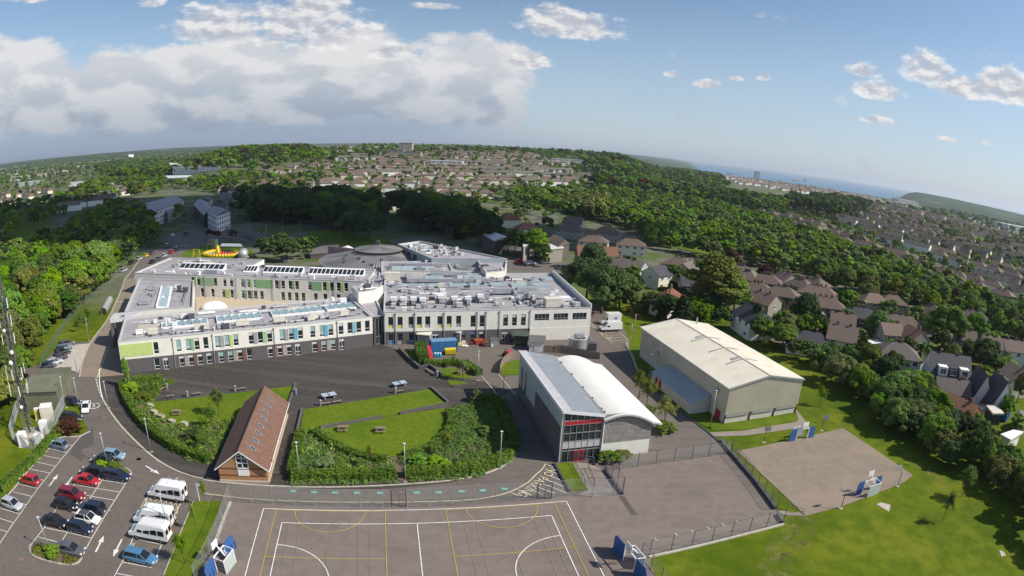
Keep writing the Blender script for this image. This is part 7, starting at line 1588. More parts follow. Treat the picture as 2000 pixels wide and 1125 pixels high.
# ================================================================== mast and its compound, garage
mat('mast_steel', (.20,.19,.185),.6,(.15,.145,.14),2,4, metal=.3); mat('antenna', (.60,.60,.58),.5); mat('olive_cladding', (.15,.15,.095),.7,(.125,.125,.08),.8,4, coords='World'); mat('olive_roof', (.175,.18,.125),.7,(.145,.15,.10),.6,5, coords='World')
def mast():
 base = g(58,848); t = thing('radio_mast', 'tall lattice radio mast with antennas and dishes beside the car park', 'mast', (base[0], base[1], 0)); H = 27.0; b = MB()
 leg = lambda i, z: (1.15 * (1 - z / H * .76) * math.cos(2.0944 * i + .4),1.15 * (1 - z / H * .76) * math.sin(2.0944 * i + .4), z)
 for i in range(3):
  l = MB()
  for j in range(9): l.tube(leg(i, H * j / 9), leg(i, H * (j + 1) / 9),.085 - .004 * j, 6)
  l.put('leg', 'mast_steel', t)
 n = 22
 for j in range(n):
  z0, z1 = H * j / n, H * (j + 1) / n
  for i in range(3):
   b.tube(leg(i, z0), leg((i + 1) % 3, z1),.035,4); b.tube(leg((i + 1) % 3, z0), leg(i, z1),.035,4); b.tube(leg(i, z1), leg((i + 1) % 3, z1),.03,4)
 b.put('bracing', 'mast_steel', t)
 b = MB(); b.box(.2,.1, H * .45,.35,.12, H * .88); b.put('cable_ladder', 'metal_dark', t)
 rr = random.Random(5)
 for z, n_, r in ((8.6,6,1.9),(11.6,6,1.9),(17.5,3,1.3),(20.5,3,1.2),(23.5,3,1.0)):
  f = MB(); pr = []
  for i in range(12): a0, a1 = math.pi * i / 6, math.pi * (i + 1) / 6; f.tube((r * math.cos(a0), r * math.sin(a0), z),(r * math.cos(a1), r * math.sin(a1), z),.04,4)
  for i in range(3): f.tube(leg(i, z),(r * math.cos(2.0944 * i + .4), r * math.sin(2.0944 * i + .4), z),.04,4)
  f.put('head_frame', 'mast_steel', t)
  for i in range(n_): a = 2 * math.pi * i / n_ + rr.random() * .4; q = MB(); q.box(r * math.cos(a) * 1.08, r * math.sin(a) * 1.08, z + .2,.12,.22,1.8, a); q.put('antenna', 'antenna', t)
 for z, a, r in ((13.6,-1.2,.42),(15.4,-.6,.38),(5.6,-1.0,.35),(10.4,.3,.3),(19.2,-1.4,.3)):
  q = MB(); q.lathe([(.01,.12),(r * .8,.05),(r, -.1),(r, -.35),(.01,-.35)], 16); m = q.mesh('dish', 'white_metal', smooth=True); o = obj('dish', m, t, (1.2 * math.cos(a),1.2 * math.sin(a), z)); o.rotation_euler = (0, math.pi / 2, a)
 q = MB(); q.tube((0,0, H),(0,0, H + 4.0),.05,6,.02); q.tube((.3,0, H - 2),(.3,0, H + 1.5),.04,5); q.put('whip_aerial', 'mast_steel', t)
 for z in (7.0,18.8): q = MB(); q.tube((-2.2,.3, z),(2.2,-.3, z + .3),.03,4); [q.tube((-2.0 + i * .8,-.5, z + .05 * i),(-2.0 + i * .8,.6, z + .05 * i),.02,4) for i in range(6)]; q.put('yagi_aerial', 'mast_steel', t)
 q = MB(); q.box(0,0,.15,4.2,4.2,.3,.4); q.put('base_slab', 'pale_concrete', t)
mast()
def palisade(pts, label, h=2.3):
 o = g0(pts); t = thing('palisade_fence', label, 'fence', (o[0], o[1], 0)); P = resample(pts, .30); pm = MB(); pm.box(0,0, h / 2,.07,.04, h); pm.add([(-.035,0, h),(.035,0, h),(0,0, h + .12)], [(0,1,2)]); me = pm.mesh('pale', 'palisade')
 for i, p in enumerate(P[:290]):
  q = P[min(i + 1, len(P) - 1)]; obj('pale', me, t, (p[0] - o[0], p[1] - o[1], 0), math.atan2(q[1] - P[max(i - 1,0)][1], q[0] - P[max(i - 1,0)][0]))
 r = MB()
 for a, b in zip(pts[:-1], pts[1:]):
  for z in (.45, h - .35): r.beam((*a, z),(*b, z),.06,.08)
  r.beam((*a, 0),(*a, h),.08,.08); r.beam((*b, 0),(*b, h),.08,.08)
 r.build('rail', 'palisade', t)
palisade(gp(kt, [(70,985),(120,1040),(210,1060),(285,1000),(345,900),(395,790)]), 'silver palisade fence round the mast compound, car park side'); palisade(gp(kt, [(70,985),(90,900),(110,830),(140,790)]), 'silver palisade fence round the mast compound, field side')
def cabinet(k, x, y, sx, sy, sz, rot, m, label, name='equipment_cabinet'):
 p = g(*k(x, y)); t = thing(name, label, 'cabinet', (p[0], p[1], 0), rot); b = MB(); b.box(0,0, sz / 2 + .1, sx, sy, sz); b.put('body', m, t); b = MB(); b.box(0,0, sz + .14, sx + .12, sy + .12,.1); b.put('lid', 'white_metal', t); b = MB(); b.box(0,-sy / 2 - .02, sz / 2 + .1, sx * .8,.04, sz * .85); d = b.put('door', m, t); b = MB(); b.box(sx * .3,-sy / 2 - .06, sz / 2,.06,.05,.2); b.put('handle', 'metal_dark', d); b = MB(); b.box(0,0,.05, sx + .4, sy + .4,.1); b.put('base', 'pale_concrete', t)
cabinet(kt, 148,1030,1.6,1.5,2.2,.5, 'white_metal', 'tall white cabinet nearest the corner of the mast compound'); cabinet(kt, 245,1010,1.8,1.2,1.3,.5, 'white_metal', 'low white cabinet along the compound fence'); cabinet(kt, 275,950,1.5,1.3,2.0,.5, 'white_metal', 'white cabinet beside the mast leg'); cabinet(kt, 295,870,2.4,2.2,2.6,.55, 'cream_unit', 'cream hut with white roof between the mast and the garage', 'equipment_hut'); cabinet(kt, 235,870,.9,.8,2.0,.55, 'panel_yellow', 'slim yellow cabinet beside the cream hut')
def garage():
 a, b_, c = g(*k4(175,810),4.0), g(*k4(410,800),4.0), g(*k4(525,625),4.0); A, Bq = Vector(a), Vector(b_); u = (Bq - A).normalized(); v = Vector((-u.y, u.x)); W = (Bq - A).length; L = (Vector(c) - Bq).dot(v); t = thing('garage', 'olive green metal garage with shallow roof beside the mast', 'garage', (a[0], a[1], 0)); P = lambda s, q, z: (A.x + u.x * s + v.x * q, A.y + u.y * s + v.y * q, z); rh, eh = 4.9,4.0
 b = MB()
 for s0, s1, q0, q1 in ((0, W, 0,0),(W, W, 0, L),(W, 0, L, L),(0,0, L, 0)): b.poly([P(s0, q0,-.2), P(s1, q1,-.2), P(s1, q1, eh), P(s0, q0, eh)])
 b.poly([P(W, 0, eh), P(W, L, eh), P(W, L / 2, rh)]); b.poly([P(0, L, eh), P(0,0, eh), P(0, L / 2, rh)]); b.build('wall', 'olive_cladding', t)
 b = MB(); n = int(W / .4); o = .25
 for i in range(n):
  s0, s1 = -o + (W + 2 * o) * i / n, -o + (W + 2 * o) * (i + 1) / n; sr = s1 - .07
  for q0, z0, q1, z1 in ((-o, eh - .05, L / 2, rh + .08),(L / 2, rh + .08, L + o, eh - .05)): b.poly([P(s0, q0, z0), P(sr, q0, z0), P(sr, q1, z1), P(s0, q1, z1)]); b.poly([P(sr, q0, z0 + .04), P(s1, q0, z0 + .04), P(s1, q1, z1 + .04), P(sr, q1, z1 + .04)])
 b.build('roof', 'olive_roof', t)
 for i in range(2): b = MB(); b.beam(P(W + .03, L * (.08 + .46 * i),1.5), P(W + .03, L * (.08 + .46 * i) + L * .38,1.5),.08,3.0); b.build('door', 'olive_roof', t)
 b = MB(); b.beam(P(.3,-.03,3.4), P(W - .3,-.03,3.4),.08,.25); b.build('lintel', 'metal_dark', t)
garage()
# curved-roof cycle shelter on the verge
p = g(*k4(770,240)); t = thing('cycle_shelter', 'curved clear cycle shelter on the verge beside the drive', 'shelter', (p[0], p[1], 0), bearing(k4,(750,240),(820,110))); b = MB()
for i in range(8): a0, a1 = math.pi * (.12 + .5 * i / 8), math.pi * (.12 + .5 * (i + 1) / 8); b.poly([(-1,1.4 - 2.2 * math.sin(a0),2.3 * math.cos(a0 - .5)),(13,1.4 - 2.2 * math.sin(a0),2.3 * math.cos(a0 - .5)),(13,1.4 - 2.2 * math.sin(a1),2.3 * math.cos(a1 - .5)),(-1,1.4 - 2.2 * math.sin(a1),2.3 * math.cos(a1 - .5))])
b.put('roof', mat('shelter_sheet', (.42,.44,.46),.25, alpha=.75), t)
for i in range(5): b = MB(); b.box(-1 + 3.4 * i, 1.0,1.1,.1,.1,2.2); b.put('post', 'galvanised', t)
# ================================================================== service yard
mat('container_blue', (.05,.19,.42),.6,(.04,.15,.34),1.5,4); mat('bin_yellow', (.62,.50,.02),.5); mat('barrel_blue', (.06,.36,.62),.4); mat('skip_orange', (.65,.10,.04),.6); mat('timber', (.26,.20,.155),.9,(.20,.155,.12),3,4,.3,10, coords='World'); mat('tank_steel', (.40,.41,.40),.4, metal=.4); mat('shed_felt', (.115,.11,.11),.9,(.15,.145,.145),3,4); mat('shed_green', (.07,.085,.06),.8,(.055,.07,.05),2,3); mat('grey_timber', (.36,.33,.30),.9,(.30,.275,.25),3,4)
def shed(k, a, b_, h, dep, m, rm, label, roof='mono', name='shed'):
 p, q = g(*k(*a)), g(*k(*b_)); L = math.dist(p, q); rot = math.atan2(q[1] - p[1], q[0] - p[0]); t = thing(name, label, 'shed', (p[0], p[1], 0), rot); w = MB(); w.prism([(0,0),(L, 0),(L, dep),(0, dep)], -.1, h); w.put('wall', m, t)
 r = MB(); rh = h + .35 if roof == 'mono' else h + dep * .28
 if roof == 'mono': r.add([(-.2,-.25, h + .02),(L + .2,-.25, h + .02),(L + .2, dep + .2, rh),(-.2, dep + .2, rh),(-.2,-.25, h + .14),(L + .2,-.25, h + .14),(L + .2, dep + .2, rh + .12),(-.2, dep + .2, rh + .12)], [(4,5,6,7),(0,1,5,4),(1,2,6,5),(2,3,7,6),(3,0,4,7),(3,2,1,0)])
 else: r.add([(-.2,-.25, h - .05),(L + .2,-.25, h - .05),(L + .2, dep / 2, rh),(-.2, dep / 2, rh),(-.2, dep + .25, h - .05),(L + .2, dep + .25, h - .05)], [(0,1,2,3),(3,2,5,4),(1,5,2),(4,0,3)])
 r.put('roof', rm, t); d = MB(); d.box(L * .5,-.03, h * .45,1.2,.06, h * .85); d.put('door', m, t); return t
shed(ks, (245,380),(415,395),2.6,2.4, 'grey_timber', 'cream_unit', 'grey timber store with pale roof beside the blue container'); shed(ks, (735,345),(830,360),2.6,1.4, 'grey_timber', 'cream_unit', 'narrow grey timber store behind the blue container'); shed(ks, (1560,385),(1760,395),2.4,2.6, 'shed_green', 'shed_green', 'dark green shed against the main block'); shed(ks, (1780,470),(1990,480),2.5,3.6, 'white_render', 'shed_felt', 'low white store with grey felt pitched roof beside the steel tank', 'pitch')
def container():
 p, q = g(*ks(443,490)), g(*ks(795,470)); L = math.dist(p, q); rot = math.atan2(q[1] - p[1], q[0] - p[0]); t = thing('shipping_container', 'bright blue corrugated shipping container in the service yard', 'container', (p[0], p[1], 0), rot); W, H = 2.45,2.6; b = MB(); n = 22; prev = None
 for side in (0,1):
  prev = None
  for i in range(n * 4 + 1):
   x = L * i / (n * 4); y = (0 if i % 4 < 2 else .06) if side == 0 else W - (0 if i % 4 < 2 else .06)
   if prev is not None: f = [(prev[0], prev[1], .1),(x, y, .1),(x, y, H),(prev[0], prev[1], H)]; b.poly(f if side == 0 else f[::-1])
   prev = (x, y)
 b.poly([(L, 0,.1),(L, W, .1),(L, W, H),(L, 0, H)]); b.poly([(0, W, .1),(0,0,.1),(0,0, H),(0, W, H)]); b.put('wall', 'container_blue', t)
 b = MB()
 for i in range(n): x0, x1 = L * i / n, L * (i + .5) / n; b.poly([(x0,0, H),(x1,0, H),(x1, W, H),(x0, W, H)]); b.poly([(x1,0, H + .05),(L * (i + 1) / n, 0, H + .05),(L * (i + 1) / n, W, H + .05),(x1, W, H + .05)])
 b.put('roof', mat('container_roof', (.16,.34,.52),.6,(.22,.40,.56),1.2,4), t);
 for x in (0, L):
  for y in (0, W): b = MB(); b.box(x, y, H / 2 + .05,.16,.16, H + .1); b.put('corner_post', 'container_blue', t)
container()
for i, (x, y) in enumerate(((665,515),(735,510))):
 p = g(*ks(x, y)); t = thing('wheeled_bin', ['yellow wheeled bin in front of the container, left one', 'yellow wheeled bin in front of the container, right one'][i], 'bin', (p[0], p[1], 0),.2, 'yellow bins'); b = MB(); b.add([(-.55,-.4,.25),(.55,-.4,.25),(.55,.4,.25),(-.55,.4,.25),(-.68,-.52,1.2),(.68,-.52,1.2),(.68,.52,1.2),(-.68,.52,1.2)], [(0,1,5,4),(1,2,6,5),(2,3,7,6),(3,0,4,7),(3,2,1,0)]); b.put('body', 'bin_yellow', t); b = MB(); b.tube((-.7,0,1.2),(.7,0,1.2),.45,10); b.put('lid', 'bin_yellow', t)
 for xx in (-.5,.5):
  for yy in (-.35,.35): b = MB(); b.tube((xx, yy - .05,.12),(xx, yy + .05,.12),.12,8); b.put('wheel', 'tyre', t)
for i, x in enumerate((490,525,562)):
 p = g(*ks(x, 545)); t = thing('barrel', ['light blue barrel nearest the red ramp', 'light blue barrel in the middle of three', 'light blue barrel nearest the yellow bins'][i], 'barrel', (p[0], p[1], 0),0, 'light blue barrels'); b = MB(); b.lathe([(.01,.02),(.28,.02),(.31,.3),(.29,.5),(.31,.7),(.28,.95),(.01,.97)], 12); b.put('body', 'barrel_blue', t, smooth=True); b = MB(); b.lathe([(.27,.96),(.27,1.0),(.01,1.01)], 12); b.put('lid', 'white_metal', t)
p = g(*ks(430,560)); t = thing('play_ramp', 'bright red sloping ramp beside the blue container', 'ramp', (p[0], p[1], 0),1.9); b = MB(); b.add([(-.2,-.5,.1),(3.2,-.5,1.9),(3.2,.5,1.9),(-.2,.5,.1),(-.2,-.5,0),(3.2,-.5,1.75),(3.2,.5,1.75),(-.2,.5,0)], [(0,1,2,3),(4,7,6,5),(0,4,5,1),(2,6,7,3),(0,3,7,4),(1,5,6,2)]); b.put('slope', mat('play_red', (.55,.02,.04),.4), t); b = MB(); [b.box(3.0, y, .9,.1,.1,1.8) for y in (-.4,.4)]; b.put('leg', 'play_red', t)
for x, y, m, sx, lb in ((1095,365, 'skip_orange', 2.0, 'orange builders skip against the main block'),(1205,395, 'wall_brick', 1.3, 'rusty brown skip next to the orange one')):
 p = g(*ks(x, y)); t = thing('skip', lb, 'skip', (p[0], p[1], 0),.25); b = MB(); h = 1.1; b.add([(-sx * .35,-.6,.1),(sx * .35,-.6,.1),(sx * .35,.6,.1),(-sx * .35,.6,.1),(-sx * .6,-.75, h),(sx * .6,-.75, h),(sx * .6,.75, h),(-sx * .6,.75, h)], [(0,1,5,4),(1,2,6,5),(2,3,7,6),(3,0,4,7),(3,2,1,0)]); b.put('body', m, t); b = MB(); b.box(0,0,.75, sx * .9,1.2,.3); b.put('rubble', 'soil', t); [(b := MB(), b.beam((-sx * .6, y, h),(sx * .6, y, h),.1), b.put('rim', m, t)) for y in (-.75,.75)]
rc = random.Random(9)
for i, (x, y, m, s, lb) in enumerate(((830,382, 'panel_yellow', .8, 'small yellow crate beside the timber store'),(880,360, 'cream_unit', 1.0, 'cream sacks piled by the wall'),(985,375, 'red_dark', 1.0, 'dark red board leaning in the yard'),(1265,400, 'panel_cyan', .9, 'pale blue pallet box next to the skip'),(900,400, 'white_metal', 1.5, 'white boards lying on the yard'),(605,510, 'metal_dark', .8, 'black bin between barrels and yellow bins'))):
 p = g(*ks(x, y)); t = thing('yard_crate', lb, 'crate', (p[0], p[1], 0), rc.uniform(0,1)); b = MB(); h = .25 if 'boards' in lb else .6; b.box(0,0, h / 2, s, s * .6, h); b.put('body', m, t); b = MB(); b.box(0,0, h + .03, s * .8, s * .65,.06); b.put('lid', m, t)
# wire cage
p = g(*ks(1300,390)); t = thing('wire_cage', 'tall grey wire cage against the dark brick wall', 'cage', (p[0], p[1], 0),.25); b = MB()
for x in (-.8,0,.8):
 for y in (-.5,.5): b.box(x, y, 1.0,.06,.06,2.0)
for z in (.1,1.0,2.0):
 for y in (-.5,.5): b.box(0, y, z, 1.6,.05,.05)
 for x in (-.8,.8): b.box(x, 0, z, .05,1.0,.05)
b.put('frame', 'galvanised', t); b = MB(); [b.poly([(-.8, y, .1),(.8, y, .1),(.8, y, 2),(-.8, y, 2)]) for y in (-.5,.5)]; b.put('mesh', 'wire', t)
# red tractor mower
p = g(*ks(1480,530)); t = thing('tractor', 'small red tractor mower parked at the timber fence', 'tractor', (p[0], p[1], 0),1.1); b = MB(); b.box(.5,0,.75,1.3,.7,.6); b.box(-.45,0,.6,.7,.9,.35); b.put('body', 'play_red', t); b = MB(); b.box(-.5,0,.95,.5,.5,.12); b.box(-.72,0,1.2,.1,.5,.5); b.put('seat', 'metal_dark', t)
for x, y, r in ((-.6,.55,.48),(-.6,-.55,.48),(.8,.48,.3),(.8,-.48,.3)): b = MB(); b.tube((x, y - .12, r),(x, y + .12, r), r, 12); b.put('wheel', 'tyre', t)
b = MB(); [b.box(-.75, y, 1.3,.06,.06,1.2) for y in (-.4,.4)]; b.box(-.75,0,1.9,.06,.86,.06); b.put('roll_bar', 'metal_dark', t)
# steel tank and extractor plant
p = g(*k8(460,260)); t = thing('water_tank', 'round open steel tank beside the main block', 'tank', (p[0], p[1], 0)); b = MB(); b.lathe([(2.1,0),(2.1,3.0),(2.2,3.0),(2.2,3.15),(1.95,3.15),(1.95,2.5),(.01,2.5)], 28); b.put('body', 'tank_steel', t); b = MB(); b.lathe([(2.22,3.0),(2.25,3.16),(1.95,3.17)], 28); b.put('rim', 'cream_unit', t); b = MB(); b.box(.3,.2,3.5,2.0,1.3,.9,.3); b.put('lid_unit', 'metal_grey', t); b = MB(); [b.tube((2.4 + .5 * i, -.3 + .2 * i, 0),(2.4 + .5 * i, -.3 + .2 * i, 3.6 - .4 * i),.12,6) for i in range(4)]; b.tube((1,0,3.3),(3.2,.2,2.6),.22,8); b.put('pipes', 'galvanised', t); b = MB(); b.box(3.6,.3,.9,1.8,1.6,1.8); b.put('pump_unit', 'metal_dark', t)
# timber fences: separate boards
def board_fence(pts, label, h=1.7, m='timber'):
 o = g0(pts); t = thing('timber_fence', label, 'fence', (o[0], o[1], 0)); pts = smooth_line(pts, 2); P = resample(pts, .3); bm = MB(); bm.box(0,0, h / 2,.27,.05, h); bm.box(0,.06,.5,.3,.05,.1); me = bm.mesh('board', m)
 for i, p in enumerate(P[:290]): q = P[min(i + 1, len(P) - 1)]; r = P[max(i - 1,0)]; obj('board', me, t, (p[0] - o[0], p[1] - o[1], rc.uniform(-.04,.04)), math.atan2(q[1] - r[1], q[0] - r[0]))
 each_post(resample(pts, 2.4), h + .1, t, m, .07)
board_fence(gp(ks, [(1380,770),(1400,690),(1460,610),(1560,560),(1665,545)]), 'curved timber board fence beside the studio building'); board_fence(gp(ks, [(1850,470),(1990,480)]) + gp(k8, [(420,285),(600,320)]), 'timber board fence below the steel tank'); board_fence(gp(ks, [(235,470),(350,480),(395,640)]), 'dark timber fence panel behind the tall hedge', 1.9); board_fence(gp(ks, [(395,630),(520,660),(660,640)]), 'timber fence behind the low yard hedge', 1.2)
# ================================================================== small outdoor furniture
def table_tennis(k, x, y, rot, label):
 p = g(*k(x, y)); t = thing('table_tennis_table', label, 'table', (p[0], p[1], Z2), rot, 'outdoor table tennis tables')
 for s in (-1,1): b = MB(); b.box(s * .69,0,.76,1.36,1.52,.06); b.put('tabletop', 'table_top', t); b = MB(); b.box(s * .9,0,.37,.18,1.1,.74); b.put('leg', 'metal_grey', t)
 b = MB(); b.box(0,0,.87,.03,1.6,.16); b.put('net', 'metal_grey', t)
mat('table_top', (.42,.47,.56),.4,(.38,.43,.52),2,2); TR = bearing(kg, (355,240),(470,220))
table_tennis(kg, 412,232, TR, 'blue-grey table tennis table beside the yard nearest the brick hall'); table_tennis(kg, 966,140, TR, 'blue-grey table tennis table nearest the service yard')
def picnic(k, x, y, rot, label):
 p = g(*k(x, y)); t = thing('picnic_table', label, 'picnic table', (p[0], p[1], .14), rot, 'picnic tables on the lawns');
 for i in range(5): b = MB(); b.box(0,-.32 + .16 * i, .74,1.8,.14,.04); b.put('top_plank', 'timber', t)
 for s in (-1,1): b = MB(); b.box(0, s * .75,.44,1.8,.26,.05); b.put('bench', 'timber', t)
 for x_ in (-.6,.6): b = MB(); b.beam((x_, -.3,.72),(x_, -.7,0),.08,.08); b.beam((x_, .3,.72),(x_, .7,0),.08,.08); b.beam((x_, -.85,.40),(x_, .85,.40),.08,.08); b.put('leg', 'timber', t)
picnic(kg, 522,490,.2, 'picnic table on the lower lawn nearest the brick hall'); picnic(kg, 818,500,.2, 'picnic table in the middle of the lower lawn'); picnic(kc, 545,478,.3, 'picnic table on the lawn left of the brick hall'); picnic(ks, 830,780,1.0, 'dark picnic table on the small lawn below the service yard')
mat('bin_grey', (.20,.20,.23),.6)
def litter_bin(k, x, y, label):
 p = g(*k(x, y)); t = thing('litter_bin', label, 'litter bin', (p[0], p[1], Z2),0, 'litter bins around the yard'); b = MB(); b.lathe([(.01,0),(.28,0),(.28,.95),(.01,.95)], 12); b.put('body', 'bin_grey', t); b = MB(); b.lathe([(.32,.95),(.32,1.05),(.14,1.22),(.01,1.22)], 12); b.put('lid', 'bin_grey', t)
for k, x, y, lb in ((kc, 460,258, 'litter bin beside the short clipped hedge'),(kc, 632,325, 'litter bin at the left end of the yard benches'),(kc, 1035,278, 'litter bin behind the brick hall'),(kc, 1548,305, 'litter bin at the dark low wall end'),(kg, 345,292, 'litter bin beside the first table tennis table'),(kg, 932,195, 'litter bin beside the second table tennis table'),(ks, 515,810, 'litter bin below the service yard steps')): litter_bin(k, x, y, lb)
def bench(k, a, b_, label):
 p, q = g(*k(*a)), g(*k(*b_)); L = math.dist(p, q); t = thing('bench', label, 'bench', (p[0], p[1], Z2), math.atan2(q[1] - p[1], q[0] - p[0]), 'benches along the yard');
 for i in range(3): b = MB(); b.box(L / 2,-.16 + .16 * i, .46, L, .13,.05); b.put('slat', 'timber', t)
 for x in (.3, L - .3): b = MB(); b.box(x, 0,.22,.1,.4,.44); b.put('leg', 'metal_dark', t)
for k, a, b_, lb in ((kc, (455,338),(525,330), 'bench left of the yard litter bin'),(kc, (675,318),(750,308), 'bench right of the yard litter bin'),(kc, (1060,275),(1130,266), 'bench behind the brick hall roof'),(kg, (355,293),(425,283), 'bench along the upper lawn, left one'),(kg, (440,280),(510,268), 'bench along the upper lawn, second from left'),(kg, (940,196),(1000,186), 'bench along the upper lawn beside the second table tennis table'),(ks, (370,730),(480,800), 'bench along the stepped retaining wall'),(kc, (400,285),(445,262), 'bench under the short clipped hedge')): bench(k, a, b_, lb)
for i, (x, y) in enumerate(((320,412),(355,468),(412,505),(505,548),(612,568))):
 p = g(*kc(x, y)); t = thing('stone_seat', ['stone seat block first in the lawn edge row, nearest the yard', 'stone seat block second in the lawn edge row', 'stone seat block third in the lawn edge row', 'stone seat block fourth in the lawn edge row', 'stone seat block last in the lawn edge row'][i], 'stone block', (p[0], p[1], .1),-.3, 'stone seat blocks'); b = MB(); b.box(0,0,.25,1.3,.8,.5); b.put('block', 'stone', t); b = MB(); b.box(0,0,.53,1.4,.9,.06); b.put('cap', 'stone', t)
p = g(*k8(895,435)); t = thing('bicycle_rack', 'white metal bicycle rack by the sports hall lamp', 'bicycle rack', (p[0], p[1], .1),.3); b = MB()
for i in range(4): b.tube((i * .5,-.3,0),(i * .5,-.3,.8),.03,5); b.tube((i * .5,.3,0),(i * .5,.3,.8),.03,5); b.tube((i * .5,-.3,.8),(i * .5,.3,.8),.03,5)
b.put('hoops', 'white_metal', t); b = MB(); b.box(.75,0,.03,1.8,.08,.06); b.put('rail', 'white_metal', t)
for i, (x, y) in enumerate(((215,345),(228,330))):
 p = g(*k5(x, y)); t = thing('marker_post', ['red and white marker post beside the red car', 'red and white marker post nearer the mast'][i], 'post', (p[0], p[1], 0),0, 'red and white marker posts'); b = MB(); b.tube((0,0,0),(0,0,.5),.1,8); b.put('base', 'white_metal', t); b = MB(); b.tube((0,0,.5),(0,0,.9),.1,8); b.put('top', 'play_red', t)
for i in range(9):
 f = i / 8; x, y = 728 - 8 * math.sin(f * 3) + 22 * f, 665 + 190 * f; p = g(*k4(x, y)); b = MB(); b.lathe([(.14,.0),(.14,.5),(.09,.62),(.01,.64)], 8); o = b.put('bollard', 'white_metal'); o.location = (p[0], p[1], .05); tag(o, 'low white bollard in the line along the yard kerb', 'bollard', 'white bollards along the yard kerb')
# inflatable play pool beyond the back wing
def play_area():
 c = g(*k3(745,300)); t = thing('inflatable_pool', 'yellow edged inflatable play pool with blue water beyond the back wing', 'inflatable', (c[0], c[1], 0)); P = [g(*k3(x, y)) for x, y in ((605,308),(630,290),(700,278),(790,278),(850,290),(870,302),(840,313),(750,317),(660,317))]; P = P + [P[0]]; S = smooth_line(P, 2); b = MB()
 for a, q in zip(S[:-1], S[1:]): b.tube((*a, .6),(*q, .6),.75,8)
 b.build('rim', mat('inflatable_yellow', (.75,.48,.02),.4), t, smooth=True); b = MB(); b.sheet(P[:-1], .5); b.build('water', mat('pool_blue', (.06,.25,.42),.15,(.10,.32,.5),.5,3), t)
 d = g(*k3(665,300)); b = MB(); b.add([(d[0] - 3, d[1] - 1,0),(d[0] + 3, d[1] - 1,1.2),(d[0] + 3, d[1] + 1,1.2),(d[0] - 3, d[1] + 1,0),(d[0] + 3.5, d[1] - 1,4.2),(d[0] + 3.5, d[1] + 1,4.2),(d[0] + 4.3, d[1] - 1,0),(d[0] + 4.3, d[1] + 1,0)], [(0,1,2,3),(1,4,5,2),(4,6,7,5),(0,6,4,1),(3,2,5,7)]); b.build('slide', 'inflatable_yellow', t)
 e = g(*k3(740,302)); b = MB(); b.box(e[0], e[1], .9,1.6,6,.5,.4); b.box(e[0] + 3, e[1], .9,1.2,5,.5,-.5); b.build('float', 'play_red', t)
 c = g(*k3(665,258)); t = thing('climbing_frame', 'timber climbing tower with green slide in the play area', 'climbing frame', (c[0], c[1], 0)); b = MB()
 for x in (-1.2,1.2):
  for y in (-1.2,1.2): b.beam((x * 1.3, y * 1.3,0),(x * .6, y * .6,5),.2)
 b.box(0,0,2.6,2.4,2.4,.15); b.put('frame', 'timber', t); b = MB(); b.box(2.6,0,2.6,1.6,.8,4.0); b.put('slide', 'panel_green', t)
 c = g(*k3(555,318)); t = thing('swing_frame', 'yellow A-frame swing on the play area grass', 'swing', (c[0], c[1], 0)); b = MB()
 for x in (-1.5,1.5): b.tube((x, -1,0),(x, 0,3.4),.09,6); b.tube((x, 1,0),(x, 0,3.4),.09,6)
 b.tube((-1.5,0,3.4),(1.5,0,3.4),.09,6); b.put('frame', 'inflatable_yellow', t); b = MB(); [b.box(x, 0,.8,.5,.25,.06) for x in (-.6,.6)]; [b.tube((x, 0,.8),(x, 0,3.4),.02,4) for x in (-.6,.6)]; b.put('seats', 'metal_dark', t)
 P = gp(k3, [(730,235),(900,238),(885,218),(745,215)], 3.2); t = thing('play_shelter', 'long shelter with pale blue roof behind the play area', 'shelter', (*g0(P),0)); b = MB(); b.prism(P, 3.1,3.35, bottom=True); b.build('roof', 'lean_roof', t); each_post(P, 3.1, t)
 c = g(*k3(905,320)); t = thing('play_tunnel', 'grey barrel shaped hut beside the inflatable pool', 'hut', (c[0], c[1], 0),.3); b = MB(); b.lathe([(.01,-3),(1.9,-3),(2.1,-1),(2.1,1),(1.9,3),(.01,3)], 16); m = b.mesh('shell', 'metal_grey', smooth=True); o = obj('shell', m, t, (0,0,1.6)); o.rotation_euler = (math.pi / 2,0,0); b = MB(); b.box(0,0,.15,4.4,6.4,.3); b.put('base', 'pale_concrete', t)
 P = gp(k3, [(1400,300),(1500,265),(1620,255),(1600,290),(1520,320),(1410,330)]); t = thing('playground_wall', 'low grey playground building left of the round hall', 'building', (*g0(P),0)); b = MB(); b.prism(P, 0,1.8); b.build('wall', mat('magenta_wall', (.09,.06,.065),.8), t); b = MB(); b.prism(inset(P, -.3),1.8,2.0); b.build('roof', 'shed_felt', t)
play_area()

